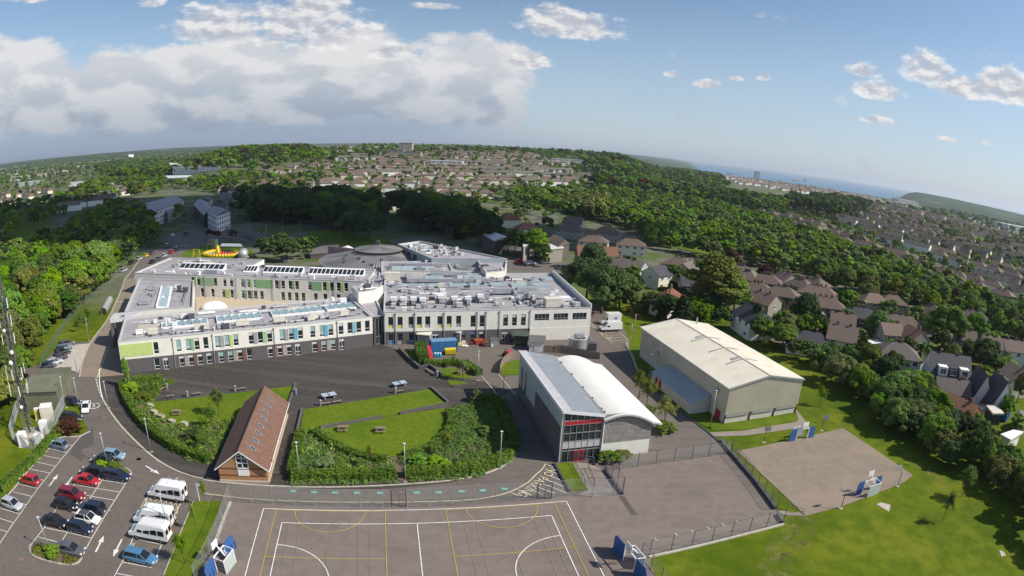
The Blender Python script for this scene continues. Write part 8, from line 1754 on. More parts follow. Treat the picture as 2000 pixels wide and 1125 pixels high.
# ================================================================== hedges, beds, saplings
def leafy(name, P, N, size, m, label, cat, parent_name='foliage', group=None, base=None):
 V = leaf_quads(np.array(P), np.array(N), size, rng, .5); c = base or tuple(np.array(P).mean(0)[:2]); V = V - np.array([c[0], c[1], 0.0])
 t = thing(name, label, cat, (c[0], c[1], 0),0, group); obj(parent_name, quads_mesh(parent_name, V, [m]), t); return t
def hedge(pts, w, h, label, m='leaf_hedge', dens=75, size=.22, group=None):
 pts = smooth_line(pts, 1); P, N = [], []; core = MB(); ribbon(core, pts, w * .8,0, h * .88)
 for a, b in zip(pts[:-1], pts[1:]):
  L = math.dist(a, b); d = Vector((b[0] - a[0], b[1] - a[1])) / max(L, 1e-6); n = Vector((-d.y, d.x)); cnt = int(L * (w + 2 * h) * dens)
  for _ in range(cnt):
   s = random.random() * L; q = random.random() * (w + 2 * h); lump = .12 * math.sin(s * 2.1 + a[0]) + .08 * math.sin((s + a[1]) * 5.3)
   if q < w: off, z, nn = q - w / 2, h + lump + random.uniform(-.06,.08),(0,0,1)
   elif q < w + h: off, z, nn = w / 2 + lump * .7, q - w, (n.x, n.y, .35)
   else: off, z, nn = -w / 2 - lump * .7, q - w - h, (-n.x, -n.y, .35)
   P.append((a[0] + d.x * s + n.x * off, a[1] + d.y * s + n.y * off, max(.05, z))); N.append(nn)
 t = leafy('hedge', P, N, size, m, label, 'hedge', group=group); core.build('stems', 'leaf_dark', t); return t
hedge(gp(kg, [(125,872),(400,872),(700,868),(935,858)]),1.5,1.5, 'long clipped hedge along the ring road, left of the gap'); hedge(gp(kg, [(1015,850),(1300,842),(1580,810),(1760,740),(1830,690)]),1.5,1.5, 'long clipped hedge along the ring road, right of the gap'); hedge(gp(kg, [(195,520),(165,660),(125,850)]),1.5,1.3, 'clipped hedge along the path beside the brick hall'); hedge(gp(kg, [(290,510),(430,600),(560,670),(720,715),(870,730)]),1.3,.9, 'curved clipped hedge round the lower lawn, left arc'); hedge(gp(kg, [(1360,350),(1385,440),(1330,540),(1200,650),(1000,700)]),1.5,.9, 'curved clipped hedge round the lower lawn, right arc'); hedge(gp(kg, [(1840,660),(1880,600),(1800,400),(1740,270),(1640,240)]),1.6,1.2, 'hedge along the studio road at the far end of the bed')
hedge(gp(kc, [(80,235),(100,330),(150,420),(240,545),(400,690),(600,810),(820,880)]),1.4,1.4, 'curved clipped hedge along the car park footpath'); hedge(gp(kc, [(340,355),(380,280),(440,235),(510,205)]),.8,.8, 'short clipped hedge curving round the yard corner'); hedge(gp(kc, [(180,215),(300,205),(425,205)]),1.6,1.5, 'thick green hedge at the top of the left bed'); hedge(gp(kc, [(630,560),(800,580),(990,530)]),.6,.5, 'low thin hedge at the bottom of the left lawn')
hedge(gp(ks, [(290,450),(300,560),(330,650)]),2.6,2.2, 'tall dark clipped hedge beside the service yard', 'leaf_mid'); hedge(gp(ks, [(350,660),(520,670),(700,650),(820,660)]),1.6,1.2, 'low hedge along the bottom of the service yard'); hedge(gp(ks, [(880,660),(980,730),(1090,800)]),1.8,1.3, 'hedge beside the service road ramp'); hedge(gp(k5, [(0,520),(140,400),(250,290),(380,150),(430,95)]),1.8,1.1, 'low hedge between the grass bank and the parking bays')
hedge(gp(kh, [(1310,770),(1340,755),(1390,762),(1400,790),(1350,800),(1312,775)]),.9,.9, 'small ring hedge in the garden beside the steep white house')
def cover(poly, label, n, leaves, avoid=(), zr=(.2,.6), size=.23, rows_=None):
 """ground-cover shrubs: low rounded clumps"""
 xs = [p[0] for p in poly]; ys = [p[1] for p in poly]; P, N = [], []; k = 0; tries = 0
 while k < n and tries < n * 30:
  tries += 1; x, y = random.uniform(min(xs), max(xs)), random.uniform(min(ys), max(ys))
  if not in_poly(x, y, poly) or any(in_poly(x, y, a) for a in avoid): continue
  r = random.uniform(.4,.8); h = random.uniform(*zr); k += 1
  d = rng.normal(0,1,(38,3)); d /= np.linalg.norm(d, axis=1, keepdims=True); d[:, 2] = abs(d[:, 2])
  P.append(np.array([x, y, .1]) + d * np.array([r, r, h])); N.append(d + np.array([0,0,.4]))
 P = np.concatenate(P); N = np.concatenate(N); V = leaf_quads(P, N, size, rng, .45); c = g0(poly); V = V - np.array([c[0], c[1], 0])
 o = obj('ground_cover', quads_mesh('ground_cover', V, [leaves]), None, (c[0], c[1], 0)); tag(o, label, 'ground cover', kind='stuff')
cover(BED_L, 'mixed green shrubs filling the bed left of the brick hall', 640, 'leaf_cover'); cover(BED_M, 'low green shrubs filling the bed between hedge and lawn', 520, 'leaf_cover'); cover(BED_R, 'rows of dark green shrubs filling the large bed by the studio road', 900, 'leaf_cover')
cover(BED_L, 'yellowish shrubs among the left bed', 60, 'leaf_lime', zr=(.5,1.2)); cover(BED_M, 'lighter shrubs among the middle bed', 40, 'leaf_lime', zr=(.5,1.1)); cover(BED_R, 'darker shrubs among the right bed', 90, 'leaf_hedge', zr=(.5,1.1)); cover(BED_L, 'darker taller shrubs among the left bed', 70, 'leaf_olive', zr=(.6,1.5))
cover(gp(k5, [(220,915),(300,905),(580,995),(540,1040),(400,1028),(250,988)]), 'sparse low plants on the lower parking island', 34, 'leaf_olive', zr=(.15,.4), size=.22); cover(gp(k5, [(740,335),(860,335),(940,380),(750,415)]), 'plants on the upper parking island', 22, 'leaf_hedge', zr=(.3,.7), size=.25)
# long grass of the field edges: tufts
def bush(k, x, y, h, w, lf, label, shape='shrub', name='bush'):
 p = g(*k(x, y)); crown, trunk = TREES[(shape, random.randrange(2))]; s = h / 9.0; t = thing(name, label, 'bush', (p[0], p[1], 0), random.uniform(0,6), None, (w / 10.5, w / 10.5, s)); o = obj('crown', crown, t); o.material_slots[0].link = 'OBJECT'; o.material_slots[0].material = MATS['leaf_' + lf]; obj('stem', trunk, t)
bush(k5,510,90,2.6,5.0, 'copper', 'round copper-brown bush beside the mast compound'); bush(k5,455,100,1.8,3.2, 'lime', 'yellow-green bush beside the copper bush'); bush(k5,390,975,1.5,2.3, 'lime', 'small green bush in the lower parking island'); bush(k5,735,345,1.2,2.2, 'lime', 'small green bush in the upper parking island, left one'); bush(k5,825,350,1.1,2.2, 'hedge', 'small green bush in the upper parking island, right one')
bush(k8,990,765,2.0,3.6, 'hedge', 'round green bush under the sapling by the boarded end wall'); bush(k8,640,940,1.8,3.4, 'hedge', 'green bush beside the studio door'); bush(k8,730,925,1.4,3.0, 'olive', 'olive bush along the white end wall'); bush(k8,905,640,1.2,2.4, 'lime', 'small bright bush below the roadside saplings'); bush(kc, 165,300,2.4,3.2, 'lime', 'golden yellow bush in the top of the left bed'); bush(kc, 720,690,2.0,4.2, 'dark', 'dark round bush in the middle of the left bed'); bush(kc, 260,350,1.6,3.4, 'olive', 'bronze shrub beside the golden bush'); bush(kc, 300,300,1.8,3.6, 'mid', 'green shrub behind the short clipped hedge'); bush(kg, 1105,750,1.6,2.6, 'lime', 'bright yellow-green bush in the right bed'); bush(kg, 1260,760,1.3,3.0, 'lime', 'wide bright bush beside the bright yellow-green one'); bush(kg, 390,780,1.6,3.6, 'pale', 'pale flowering bush in the middle bed'); bush(kg, 1575,260,2.4,2.4, 'pale', 'pale leafy bush at the road corner of the right bed'); bush(kg, 1640,510,1.4,2.6, 'pale', 'pale flowering bush in the right bed'); bush(kg, 500,790,1.3,2.6, 'mid', 'round green bush in the middle bed')
SAP = []
def sapling(k, x, y, h, lf, label, shape='open', wd=1.0, group='young trees around the school'):
 p = g(*k(x, y)); crown, trunk = TREES[(shape, random.randrange(2))]; s = h / 10; t = thing('young_tree', label, 'tree', (p[0], p[1], 0), random.uniform(0,6), group, (s * wd, s * wd, s)); o = obj('crown', crown, t); o.material_slots[0].link = 'OBJECT'; o.material_slots[0].material = MATS['leaf_' + lf]; obj('trunk', trunk, t)
sapling(kf, 1170,585,5.6, 'mid', 'young tree on the field nearest the dark belt', wd=1.1); sapling(kf, 1040,748,5.0, 'dark', 'lone dark young tree in the open field', wd=.8); sapling(kf, 575,80,5.5, 'mid', 'young tree above the far corner of the small court', wd=1.2); sapling(kf, 868,372,3.0, 'dark', 'thin bare sapling beside the worn track', wd=.25)
sapling(kh, 225,872,4.4, 'mid', 'young tree on the field beside the sports hall gable'); sapling(kh, 175,665,4.4, 'mid', 'young tree on the field at the far side of the hall'); sapling(kh, 550,835,4.8, 'lime', 'young tree against the shadow of the belt'); sapling(kh, 625,985,6.0, 'lime', 'largest young tree below the belt shadow', wd=1.2)
sapling(k8,835,560,6.0, 'olive', 'spring green sapling by the access road, farthest of three', wd=1.1); sapling(k8,880,610,5.5, 'olive', 'spring green sapling by the access road, middle of three', wd=1.1); sapling(k8,985,735,6.0, 'olive', 'spring green sapling over the round bush by the boarded wall', wd=1.1); sapling(kn, 1330,985,3.6, 'mid', 'young tree at the far side of the hall roof')
sapling(kc, 130,250,6.0, 'lime', 'slim golden young tree at the yard corner of the left bed', 'tall', .45); sapling(kc, 900,490,5.4, 'mid', 'young tree on the lawn left of the brick hall'); sapling(kc, 850,600,4.4, 'mid', 'young tree beside the low thin hedge', wd=1.1); sapling(kc, 770,790,4.0, 'hedge', 'young tree in the lower part of the left bed'); sapling(kg, 730,780,4.0, 'olive', 'bare young tree behind the curved hedge', wd=.6); sapling(kg, 1330,690,4.2, 'olive', 'bare young tree in the right bed', wd=.7)
sapling(ks, 865,860,4.6, 'olive', 'young tree beside the dark picnic table', wd=1.0); sapling(ks, 740,700,3.0, 'hedge', 'thin young tree behind the small lawn', wd=.6)
for i, (x, y) in enumerate(((1490,640),(1420,810),(1335,1040))): sapling(k5, x, y, 4.6, 'lime', ['golden young tree on the grass strip, farthest of three', 'golden young tree on the grass strip, middle of three', 'young tree on the grass strip nearest the blue estate'][i], 'open', .8 if i == 2 else .35)
for i, (x, y) in enumerate(((600,320),(660,290),(575,355),(640,270))): sapling(k4, x, y + 15,3.8, 'mid', ['young tree on the drive verge, lowest one', 'young tree on the drive verge, right one', 'young tree on the drive verge, left one', 'young tree on the drive verge, highest one'][i], wd=.9)
for i, (x, y) in enumerate(((610,800),(700,870))): sapling(kv, x, y, 3.4, 'copper', ['pink-brown blossom sapling behind the box van', 'pink-brown blossom sapling beside the lamp'][i])

# ================================================================== larger buildings in the background
mat('zinc', (.20,.22,.26),.5,(.17,.19,.225),.6,3, metal=.2); mat('shed_white', (.62,.62,.60),.7,(.55,.55,.54),.1,3, coords='World'); mat('tan_stone', (.40,.36,.30),.9,(.35,.31,.26),.3,3)
def block(pts, h, label, wall='wall_white', roof='zinc', z=None, wins=0, rows_=2, pitch=0.0, name='apartment_block', cat='building'):
 P = ccw(pts); c = g0(P); zb = terrain_z(*c) if z is None else z; t = thing(name, label, cat, (c[0], c[1], zb)); b = MB(); L = [(p[0] - c[0], p[1] - c[1]) for p in P]; b.prism(L, -3, h); b.put('wall', wall, t)
 r = MB(); O = inset(L, -.4)
 if pitch and len(O) == 4:
  i0 = 0 if math.dist(O[0], O[1]) > math.dist(O[1], O[2]) else 1; a, b2, c2, d = [O[(i0 + j) % 4] for j in range(4)]; m1 = ((b2[0] + c2[0]) / 2,(b2[1] + c2[1]) / 2); m0 = ((a[0] + d[0]) / 2,(a[1] + d[1]) / 2)
  r.poly([(*a, h),(*b2, h),(*m1, h + pitch),(*m0, h + pitch)]); r.poly([(*c2, h),(*d, h),(*m0, h + pitch),(*m1, h + pitch)]); r.poly([(*b2, h),(*c2, h),(*m1, h + pitch)]); r.poly([(*d, h),(*a, h),(*m0, h + pitch)])
 else: r.prism(O, h, h + .4)
 r.put('roof', roof, t)
 if wins:
  ws = MB(); ws.poly([(-.6,0,0),(.6,0,0),(.6,0,1.5),(-.6,0,1.5)]); me = ws.mesh('window', 'glass')
  for i in range(len(L)):
   p, q = L[i], L[(i + 1) % len(L)]; Ln = math.dist(p, q)
   if Ln < 5: continue
   mid = ((p[0] + q[0]) / 2 + c[0], (p[1] + q[1]) / 2 + c[1]); n = ((q[1] - p[1]) / Ln, -(q[0] - p[0]) / Ln)
   if n[0] * -mid[0] + n[1] * -mid[1] < 0: continue
   k = max(2, int(Ln / wins))
   for j in range(k):
    f = (j + .5) / k
    for fl in range(rows_): obj('window', me, t, (p[0] + (q[0] - p[0]) * f + n[0] * .05, p[1] + (q[1] - p[1]) * f + n[1] * .05,1.0 + fl * (h - .6) / rows_), math.atan2(q[1] - p[1], q[0] - p[0]))
 return t
def wp(k, pts, z=0): return [g(*k(*p), z) for p in pts]
# modern flats at the head of the drive
block(wp(kl, [(785,562),(850,600),(1010,545),(960,512)], 9),9, 'white three storey flats with flat blue-grey roof at the head of the drive', wins=4, rows_=3)
block(wp(kl, [(890,590),(920,610),(1010,570),(985,550)], 6),6, 'low grey roofed wing in front of the white flats', wall='wall_pebble', pitch=2)
block(wp(kl, [(1065,560),(1120,620),(1180,600),(1130,545)], 7),7, 'slate roofed terrace running towards the white end house', wall='wall_dark', pitch=3, wins=5)
block(wp(kl, [(1140,600),(1190,625),(1265,600),(1210,578)], 9),9, 'tall white end house with grey front bays at the head of the drive', pitch=2.2, wins=3, rows_=3)
block(wp(kl, [(1090,535),(1150,545),(1170,525),(1110,518)], 7),7, 'white gabled block behind the slate terrace', pitch=2, roof='tile_grey')
block(wp(kl, [(1180,545),(1240,560),(1290,520),(1220,505)], 6),6, 'grey roofed house behind the white end house', wall='wall_pebble', roof='tile_grey', pitch=3)
# school-like long building on the knoll slope
def far_block(pts, h, label, **kw): block(world(pts), h, label, **kw)
far_block([(330,338),(425,327),(430,333),(338,345)], 8, 'long white school building with colonnade on the wooded slope', wins=9, rows_=2, roof='shed_white')
far_block([(322,352),(372,346),(376,352),(330,358)], 5, 'low pale building below the long white school', roof='shed_white')
far_block([(248,307),(258,306),(261,309),(251,310)], 22, 'small white tower block on the left skyline', wins=12, rows_=4, wall='wall_white')
for i, (u, v, w, d, h, lb, wl) in enumerate(((30,352,40,14,8, 'pale industrial shed in the left valley, nearest the edge', 'shed_white'),(70,348,60,16,9, 'tan warehouse in the left valley', 'tan_stone'),(115,340,50,14,9, 'white glass fronted industrial unit in the left valley', 'shed_white'),(60,362,55,18,7, 'long grey shed with blue doors in the left valley', 'wall_blue'),(10,335,30,14,14, 'tall pale block at the left edge of the town', 'tan_stone'),(215,368,60,14,6, 'long flat white unit above the left wood', 'shed_white'),(160,362,46,14,6, 'white depot building behind the parked lorries', 'shed_white'))):
 c = ground_at(u, v); rr = .5; P = [(c[0] + a * w * math.cos(rr) - b * d * math.sin(rr), c[1] + a * w * math.sin(rr) + b * d * math.cos(rr)) for a, b in ((-.5,-.5),(.5,-.5),(.5,.5),(-.5,.5))]; block(P, h, lb, wall=wl, roof='shed_white', name='industrial_unit', wins=12, rows_=1)
for u, v, w, d, h, lb, wl in ((768,306,40,16,12, 'grey office block on the middle skyline, left of the tower', 'tan_stone'),(793,305,24,16,24, 'grey stone tower on the middle skyline', 'tan_stone'),(806,310,30,14,12, 'grey office block on the middle skyline, right of the tower', 'tan_stone'),(872,327,46,16,9, 'white commercial building among the middle terraces', 'wall_white'),(1112,322,60,16,9, 'white flat roofed college building in the trees right of the terraces', 'wall_white'),(1240,330,40,16,8, 'pale flat roofed building in the ridge trees', 'wall_white'),(1425,342,60,30,26, 'tower block in the coastal town, left one', 'tan_stone'),(1478,350,30,30,60, 'slim tower in the coastal town', 'wall_blue'),(1555,356,90,40,24, 'blue-grey block in the coastal town', 'wall_blue'),(1572,356,30,30,44, 'tall block beside the blue-grey one on the coast', 'wall_blue'),(1768,397,120,50,14, 'white warehouse on the coast below the headland', 'shed_white'),(1985,452,120,50,12, 'white warehouse at the right edge of the coast', 'shed_white')):
 c = ground_at(u, v); P = [(c[0] + a * w, c[1] + b * d) for a, b in ((-.5,-.5),(.5,-.5),(.5,.5),(-.5,.5))]; block(P, h, lb, wall=wl, roof='zinc' if 'white' not in wl else 'shed_white', wins=10, rows_=3)
# community hall right of the school
block(wp(km, [(965,668),(1030,705),(1110,690),(1050,665)], 6),6, 'white roofed community hall in the trees behind the school', wall='wall_dark', roof='shed_white', pitch=1.4); block(wp(km, [(1180,690),(1190,735),(1225,725),(1220,690)], 6),6, 'white roofed wing of the community hall right of the tree', wall='wall_pebble', roof='shed_white'); block(wp(km, [(1300,725),(1310,755),(1405,745),(1380,725)], 5.5),5.5, 'white roofed hall wing beside the brown roof', wall='wall_pebble', roof='shed_white'); block(wp(km, [(1310,705),(1380,735),(1440,720),(1400,690)], 6),6, 'brown tiled hall roof in the trees behind the school', wall='wall_dark', roof='tile_brown', pitch=2.4)
# garden sheds and tents on the right edge
block(wp(kh, [(1565,1095),(1620,1125),(1700,1075),(1650,1065)], 2.6),2.6, 'white canopy roof in a garden at the right edge', wall='wall_white', roof='white_metal', name='canopy_roof'); block(wp(kh, [(1455,880),(1500,935),(1565,935),(1520,880)], 2.6),2.6, 'dark shed with pale roof in the garden below the steep house', wall='shed_green', roof='cream_unit', name='shed', cat='shed'); block(wp(kh, [(1655,945),(1690,1000),(1740,990),(1720,920)], 2.8),2.8, 'brown shed at the right edge below the steep house', wall='timber', roof='shed_felt', pitch=.8, name='shed', cat='shed'); block(wp(kh, [(590,405),(610,440),(690,425),(650,400)], 2.2),2.2, 'pair of white garages between the gardens', wall='wall_white', roof='white_metal', name='garage', cat='garage')
for x, y, lb, m in ((1580,975, 'blue tarpaulin box in a garden at the right edge', 'container_blue'),(1385,940, 'white caravan beside the belt at the right', 'white_metal')):
 p = g(*kh(x, y)); t = thing('garden_box', lb, 'garden box', (p[0], p[1], 0),.4); b = MB(); b.box(0,0,.8,3,1.8,1.5); b.put('body', m, t); b = MB(); b.box(0,0,1.6,3.1,1.9,.1); b.put('lid', m, t)
p = g(*kn(945,675)); t = thing('paddling_pool', 'round blue paddling pool in a garden behind the hall', 'pool', (p[0], p[1], 0)); b = MB(); b.lathe([(2.2,0),(2.2,.9),(2.0,.9)], 20); b.put('wall', 'container_blue', t); b = MB(); b.lathe([(2.0,.8),(.01,.8)], 20); b.put('water', 'pool_blue', t)

# ================================================================== finishing the town and the woods
SCHOOL_KEEP = [[(-125,92),(-20,122),(26,138),(22,190),(4,206),(-36,236),(-60,226),(-72,206),(-86,192),(-128,190)], [(28,88),(62,94),(56,140),(24,136)], gpx([(1240,640),(1440,650),(1560,720),(1900,985),(1980,1100),(1200,1125),(1230,800)]), gpx([(0,1125),(0,860),(60,850),(150,700),(250,540),(330,478),(430,450),(480,475),(350,520),(300,700),(400,1125)]), gpx([(600,452),(660,448),(780,478),(690,484),(610,472)]), gpx([(980,500),(1110,510),(1150,540),(1100,545),(990,525)])]
def visible(x, y, z, m=40):
 u, v = project(x, y, z); return -m < u < 2000 + m and v < 1180

LANDMARKS = [(430,495, 'yellow inflatable pool'),(320,395, 'white flats'),(430,425, 'white end house'),(740,490, 'round hall'),(880,500, 'far blue wing'),(1040,480, 'community hall'),(1190,500, 'red brick house'),(1320,580, 'red pyramid roof'),(1400,560, 'tall feathery tree'),(1170,580, 'main block corner'),(1350,620, 'sports hall far end'),(1570,740, 'sports hall gable'),(1690,945, 'small court goal'),(1710,650, 'round garden tree'),(1860,720, 'dark dormer house'),(1960,760, 'steep white house'),(1845,590, 'two copper trees'),(1380,490, 'meadow'),(20,600, 'radio mast'),(95,740, 'green garage'),(115,690, 'garage car row'),(215,600, 'cycle shelter'),(280,495, 'kerbside cars'),(50,460, 'shaded meadow'),(380,335, 'long white school'),(255,305, 'white tower block'),(790,300, 'stone tower'),(500,290, 'knoll top'),(870,325, 'white commercial building'),(1112,320, 'college building'),(1560,350, 'coastal tower blocks'),(1750,370, 'headland'),(1570,395, 'bright gap in the pines'),(1905,465, 'bright far field'),(600,500, 'leafy clump'),(1750,950, 'small court corner'),(1950,1010, 'lower field corner'),(1500,560, 'pebble-dashed semi'),(1620,560, 'long dark terraces'),(1000,400, 'valley wood edge'),(1160,420, 'brown valley trees')]
def where(x, y, z):
 u, v = project(x, y, z); n = min(LANDMARKS, key=lambda l: math.hypot(l[0] - u, l[1] - v)); dx, dy = u - n[0], v - n[1]; d = math.hypot(dx, dy)
 if d < 14: return 'right by the ' + n[2]
 w = ('right of' if dx > 0 else 'left of') if abs(dx) > 2 * abs(dy) else (('below' if dy > 0 else 'above') + ('' if abs(dy) > 2 * abs(dx) else (' and right of' if dx > 0 else ' and left of')))
 return ('just ' if d < 45 else ('' if d < 100 else 'well ')) + w + ' the ' + n[2]
def size_word(h): return 'very tall ' if h > 14 else 'tall ' if h > 10.5 else 'mid-sized ' if h > 8 else 'small '
# --- houses: the 300 that show largest are single objects, the rest one mass
done = []; grid = {}
def free(x, y, r):
 k = (int(x // 12), int(y // 12))
 for i in (-1,0,1):
  for j in (-1,0,1):
   for (a, b) in grid.get((k[0] + i, k[1] + j),()):
    if (a - x) ** 2 + (b - y) ** 2 < r * r: return False
 grid.setdefault(k, []).append((x, y)); return True
cand = []; beyond = []
for (x, y, rot, st, reg) in TOWN:
 z = terrain_z(x, y)
 if not visible(x, y, z + 4,700) or z < SEA_Z + 3 or any(in_poly(x, y, P) for P in SCHOOL_KEEP) or any(math.dist((x, y), f[:2]) < f[2] + 5 for f in NEAR_FOOT) or in_poly(x, y, W_VALLEY): continue
 if free(x, y, STYLE[st][0] * .62): (cand if visible(x, y, z + 4) else beyond).append((math.hypot(x, y), x, y, z, rot, st, reg))
cand.sort()
REG = dict(middle='on the slope behind the school trees', slope='among the trees on the middle hillside', terraces='in the sunlit terraces of the middle town', ridge='near the skyline of the middle town', close='in the close right of the school', valley='beyond the valley wood on the right', knoll='on the wooded knoll', coast='in the coastal town')
REG['valley far'] = 'far out beyond the valley wood'; REG['right ridge'] = 'in the pines of the right ridge'; REG['left valley'] = 'in the left valley'; REG['left yard'] = 'in the yard of white lorries on the left'
WN = dict(wall_cream='cream', wall_white='white', wall_pebble='grey-brown'); RN = dict(tile_brown='brown', tile_grey='grey', tile_red='red'); KN = dict(semi='semi', semi_white='semi', terrace='terrace', terrace_white='terrace', gable='gabled house', red='house', bungalow='bungalow', pebble='semi')
LIMIT = 300 - len(NEAR) - 6
for (d, x, y, z, rot, st, reg) in cand[:LIMIT]:
 L, W, eh, rh, kind, wall, roof, un = STYLE[st]; lb = f"{WN[wall]} {KN[st]} with {RN[roof]} roof {where(x, y, z + 4)}"
 house(x, y, z, rot, L, W, eh, rh, kind, wall, roof, lb, 'houses ' + REG[reg], 1 if d < 330 else 0, un)
HCOL = bpy.data.collections.new('far_house_pieces'); hidx = {}
for st, (L, W, eh, rh, kind, wall, roof, un) in STYLE.items():
 b = MB(); w = walls_mb(L, W, eh, rh, kind); b.add(w.v, w.f, 0); r = roof_mb(L, W, eh, rh, kind); b.add(r.v, r.f, 1); b.box(0,.2, rh + .4,.9,.6,1.6,0,2)
 if True:
  for i in range(int(L / 3.2)):
   for zz in (1.4,3.9): xx = -L / 2 + 1.6 + 3.2 * i; b.poly([(xx - .7,-W / 2 - .03, zz - .6),(xx + .7,-W / 2 - .03, zz - .6),(xx + .7,-W / 2 - .03, zz + .6),(xx - .7,-W / 2 - .03, zz + .6)], 3)
 hidx[st] = len(HCOL.objects); HCOL.objects.link(bpy.data.objects.new(f'house_{hidx[st]:02d}', b.mesh(f'house_{hidx[st]:02d}', [wall, roof, 'chimney_brick', 'glass'])))
def scatter(name, label, cat, pts, coll):
 """pts: x, y, z, rot, (sx, sy, sz), index - one object whose copies are placed by geometry nodes"""
 me = bpy.data.meshes.new(name); me.from_pydata([p[:3] for p in pts], [], [])
 a = me.attributes.new('rot', 'FLOAT_VECTOR', 'POINT'); a.data.foreach_set('vector', np.array([(0,0, p[3]) for p in pts], np.float32).reshape(-1)); a = me.attributes.new('scl', 'FLOAT_VECTOR', 'POINT'); a.data.foreach_set('vector', np.array([p[4] for p in pts], np.float32).reshape(-1)); a = me.attributes.new('idx', 'INT', 'POINT'); a.data.foreach_set('value', np.array([p[5] for p in pts], np.int32))
 o = tag(obj(name, me), label, cat, kind='stuff'); ng = bpy.data.node_groups.new(name, 'GeometryNodeTree'); ng.interface.new_socket('Geometry', in_out='INPUT', socket_type='NodeSocketGeometry'); ng.interface.new_socket('Geometry', in_out='OUTPUT', socket_type='NodeSocketGeometry')
 gi = ng.nodes.new('NodeGroupInput'); go = ng.nodes.new('NodeGroupOutput'); ip = ng.nodes.new('GeometryNodeInstanceOnPoints'); ci = ng.nodes.new('GeometryNodeCollectionInfo'); ci.inputs['Collection'].default_value = coll; ci.inputs['Separate Children'].default_value = True; ci.inputs['Reset Children'].default_value = True; ip.inputs['Pick Instance'].default_value = True
 def attr(nm, ty): n = ng.nodes.new('GeometryNodeInputNamedAttribute'); n.data_type = ty; n.inputs['Name'].default_value = nm; return [s for s in n.outputs if s.enabled][0]
 ng.links.new(gi.outputs[0], ip.inputs['Points']); ng.links.new(ci.outputs[0], ip.inputs['Instance']); ng.links.new(attr('idx', 'INT'), ip.inputs['Instance Index']); ng.links.new(attr('rot', 'FLOAT_VECTOR'), ip.inputs['Rotation']); ng.links.new(attr('scl', 'FLOAT_VECTOR'), ip.inputs['Scale']); ng.links.new(ip.outputs[0], go.inputs[0])
 md_ = o.modifiers.new('scatter', 'NODES'); md_.node_group = ng; return o
scatter('distant_houses', 'distant mass of small houses covering the far town', 'houses', [(x, y, z, rot, (1,1,1), hidx[st]) for (d, x, y, z, rot, st, reg) in cand[LIMIT:] + beyond], HCOL)
# --- trees
tc_ = []; tb_ = []
for (x, y, h, sh, lf, reg, wd) in TREE_LIST:
 z = terrain_z(x, y)
 if not visible(x, y, z + h, 700) or z < SEA_Z + 3: continue
 if reg not in ('single', 'left wood', 'bright left wood') and any(in_poly(x, y, P) for P in SCHOOL_KEEP): continue
 if reg == 'left wood' and in_poly(x, y, SCHOOL_KEEP[3]): continue
 dn = min(math.dist((x, y), f[:2]) - f[2] for f in NEAR_FOOT)
 if reg != 'single' and dn < -1.5: continue
 if reg in ('town gardens',) and not free(x, y, 8): continue
 (tc_ if visible(x, y, z + h) else tb_).append((h / math.hypot(x, y, CAM_H), x, y, z, h, sh, lf, reg, wd))
tc_.sort(reverse=True)
TREG = {'left wood': 'in the wood left of the drive', 'bright left wood': 'standing out sunlit in the wood left of the drive', 'field belt': 'in the belt along the playing field', 'behind the hall': 'in the scrub behind the sports hall', 'belt behind the school': 'in the shaded belt behind the school', 'single': 'standing among the houses and school grounds', 'gardens right': 'in the gardens right of the field', 'valley wood': 'in the valley wood on the right', 'knoll': 'on the wooded knoll', 'town gardens': 'among the town gardens', 'left valley': 'in the left valley', 'right ridge': 'on the right ridge', 'pines': 'in the dark pines', 'ridge': 'near the skyline'}
LN = dict(lime='bright green', mid='green', dark='dark green', olive='olive green', copper='copper red', pale='pale grey-green', conifer='blackish green', hedge='green'); SN = dict(broad='broad spreading tree', round='rounded tree', tall='tall narrow tree', conifer='conifer', shrub='bushy low tree', open='thin tree')
nt = 0
for (q, x, y, z, h, sh, lf, reg, wd) in tc_[:285]:
 nv = max(k[1] for k in TREES if k[0] == sh) + 1; crown, trunk = TREES[(sh, random.randrange(nv))]; s = h / 10
 t = thing('tree', f'{size_word(h)}{LN[lf]} {SN[sh]} {where(x, y, z + h * .6)}', 'tree', (x, y, z), random.uniform(0,6.28), f'trees {TREG[reg]}', (s * wd * random.uniform(.9,1.15), s * wd * random.uniform(.9,1.15), s))
 o = obj('crown', crown, t); o.material_slots[0].link = 'OBJECT'; o.material_slots[0].material = MATS['leaf_' + lf]; obj('trunk', trunk, t)
scatter('woodland', 'distant woods and garden trees beyond the school', 'woodland', [(x, y, z, random.uniform(0,6.28),(h / 10 * wd * random.uniform(.95,1.25), h / 10 * wd * random.uniform(.95,1.25), h / 10), random.choice(FAR_BY.get(lf, FAR_BY['mid']))) for (q, x, y, z, h, sh, lf, reg, wd) in tc_[285:] + tb_], FAR_COL)
print('houses', len(cand), 'trees', len(tc_))

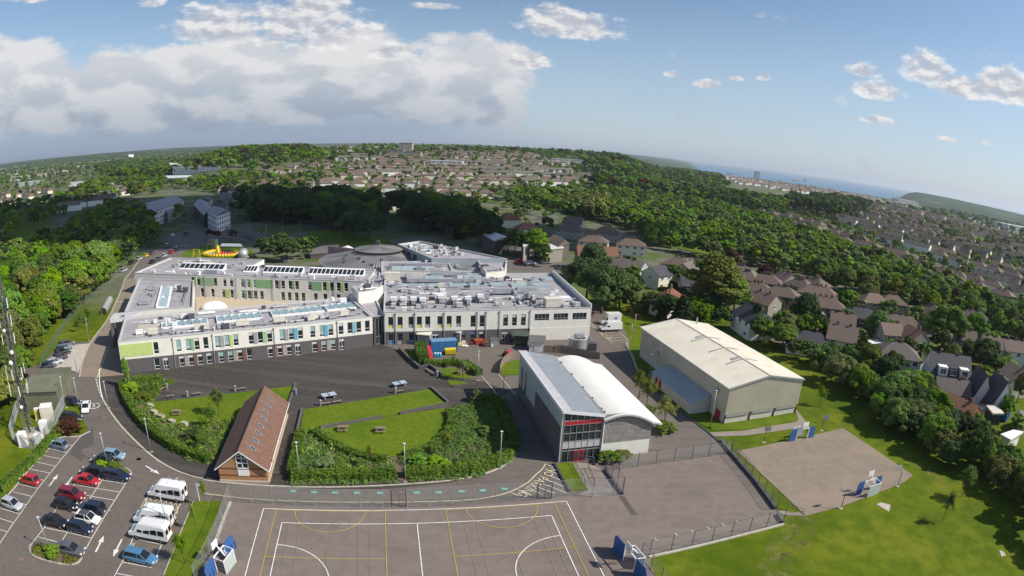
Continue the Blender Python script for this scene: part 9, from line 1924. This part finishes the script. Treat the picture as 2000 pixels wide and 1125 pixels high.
SAME = {}
for o in SC.objects:
 if o.parent is None and o.get('group') and o.name.split('.')[0] in ('house', 'tree', 'bollard'): SAME.setdefault(o['label'], []).append(o)
ORD = 'first second third fourth fifth sixth seventh eighth ninth tenth eleventh twelfth'.split()
for lb, os_ in SAME.items():
 if 1 < len(os_) <= 12:
  os_.sort(key=lambda o: project(*o.location)[0])
  for i, o in enumerate(os_):
   w = lb.replace(' with brown roof', '').replace(' with grey roof', '').replace('-sized', '-height').split() if len(lb.split()) > 12 else lb.split()
   o['label'] = ' '.join(w) + (f', {ORD[i]} from left' if len(w) <= 13 else f', {ORD[i]}')
for o in SC.objects:
 if o.get('label') and len(o['label'].split()) > 16:
  for r in ('brown', 'grey', 'red'): o['label'] = o['label'].replace(f' with {r} roof', '')
# ================================================================== a real cloud, high and sunward of the view, whose shadow lies on the woods behind the school
def cloud():
 alt = 700.0; off = Vector((sun_dir.x, sun_dir.y)) / sun_dir.z * alt; b = MB(); rr = random.Random(3)
 t = thing('cloud', 'broken cumulus cloud drifting overhead', 'cloud', (off.x, off.y, alt)); t['kind'] = 'stuff'
 P = [(-330,330,120),(-250,320,110),(-165,330,95),(-90,320,80),(-20,320,75),(-300,400,110),(-200,410,95),(-430,330,130),(45,305,50),(-225,262,45),(-290,265,55),(-120,285,50),(-60,275,42),(-20,262,40),(-370,270,60)]
 for (x, y, r) in P:
  for _ in range(7):
   a = rr.uniform(0,6.28); q = r * rr.uniform(.2,.62); rad = r * rr.uniform(.38,.6); cx, cy, cz = x + q * math.cos(a), y + q * math.sin(a), rr.uniform(0,40)
   prof = [(rad * math.cos(p) + .01, cz + rad * .55 * math.sin(p)) for p in np.linspace(-1.0,1.55,9)]; n0 = len(b.v); b.lathe(prof, 14, cx, cy)
   for i in range(n0, len(b.v)): v = Vector(b.v[i]); k = mnoise.noise(v * .022) * 14 + mnoise.noise(v * .06) * 6; d = (v - Vector((cx, cy, cz))).normalized(); b.v[i] = tuple(v + d * k)
 obj('body', b.mesh('body', mat('cloud_white', (.9,.9,.9),1.0, spec=0.0), smooth=True), t)
cloud()
# ================================================================== air
def haze():
 b = MB(); b.box(0,0,40,62000,62000,2 * 110); o = b.build('haze', [], None); tag(o, 'thin blue summer haze over the land', 'haze', kind='stuff')
 m = bpy.data.materials.new('haze_air'); m.use_nodes = True; T = NT(m.node_tree); T.n.clear(); v = T.new('ShaderNodeVolumePrincipled'); v.inputs['Color'].default_value = (.80,.88,1,1); v.inputs['Density'].default_value = HAZE_D; v.inputs['Anisotropy'].default_value = .3; o2 = T.new('ShaderNodeOutputMaterial'); T.l.new(v.outputs[0], o2.inputs['Volume']); o.data.materials.clear(); o.data.materials.append(m)
HAZE_D = 0.000065
if USE_HAZE: haze()
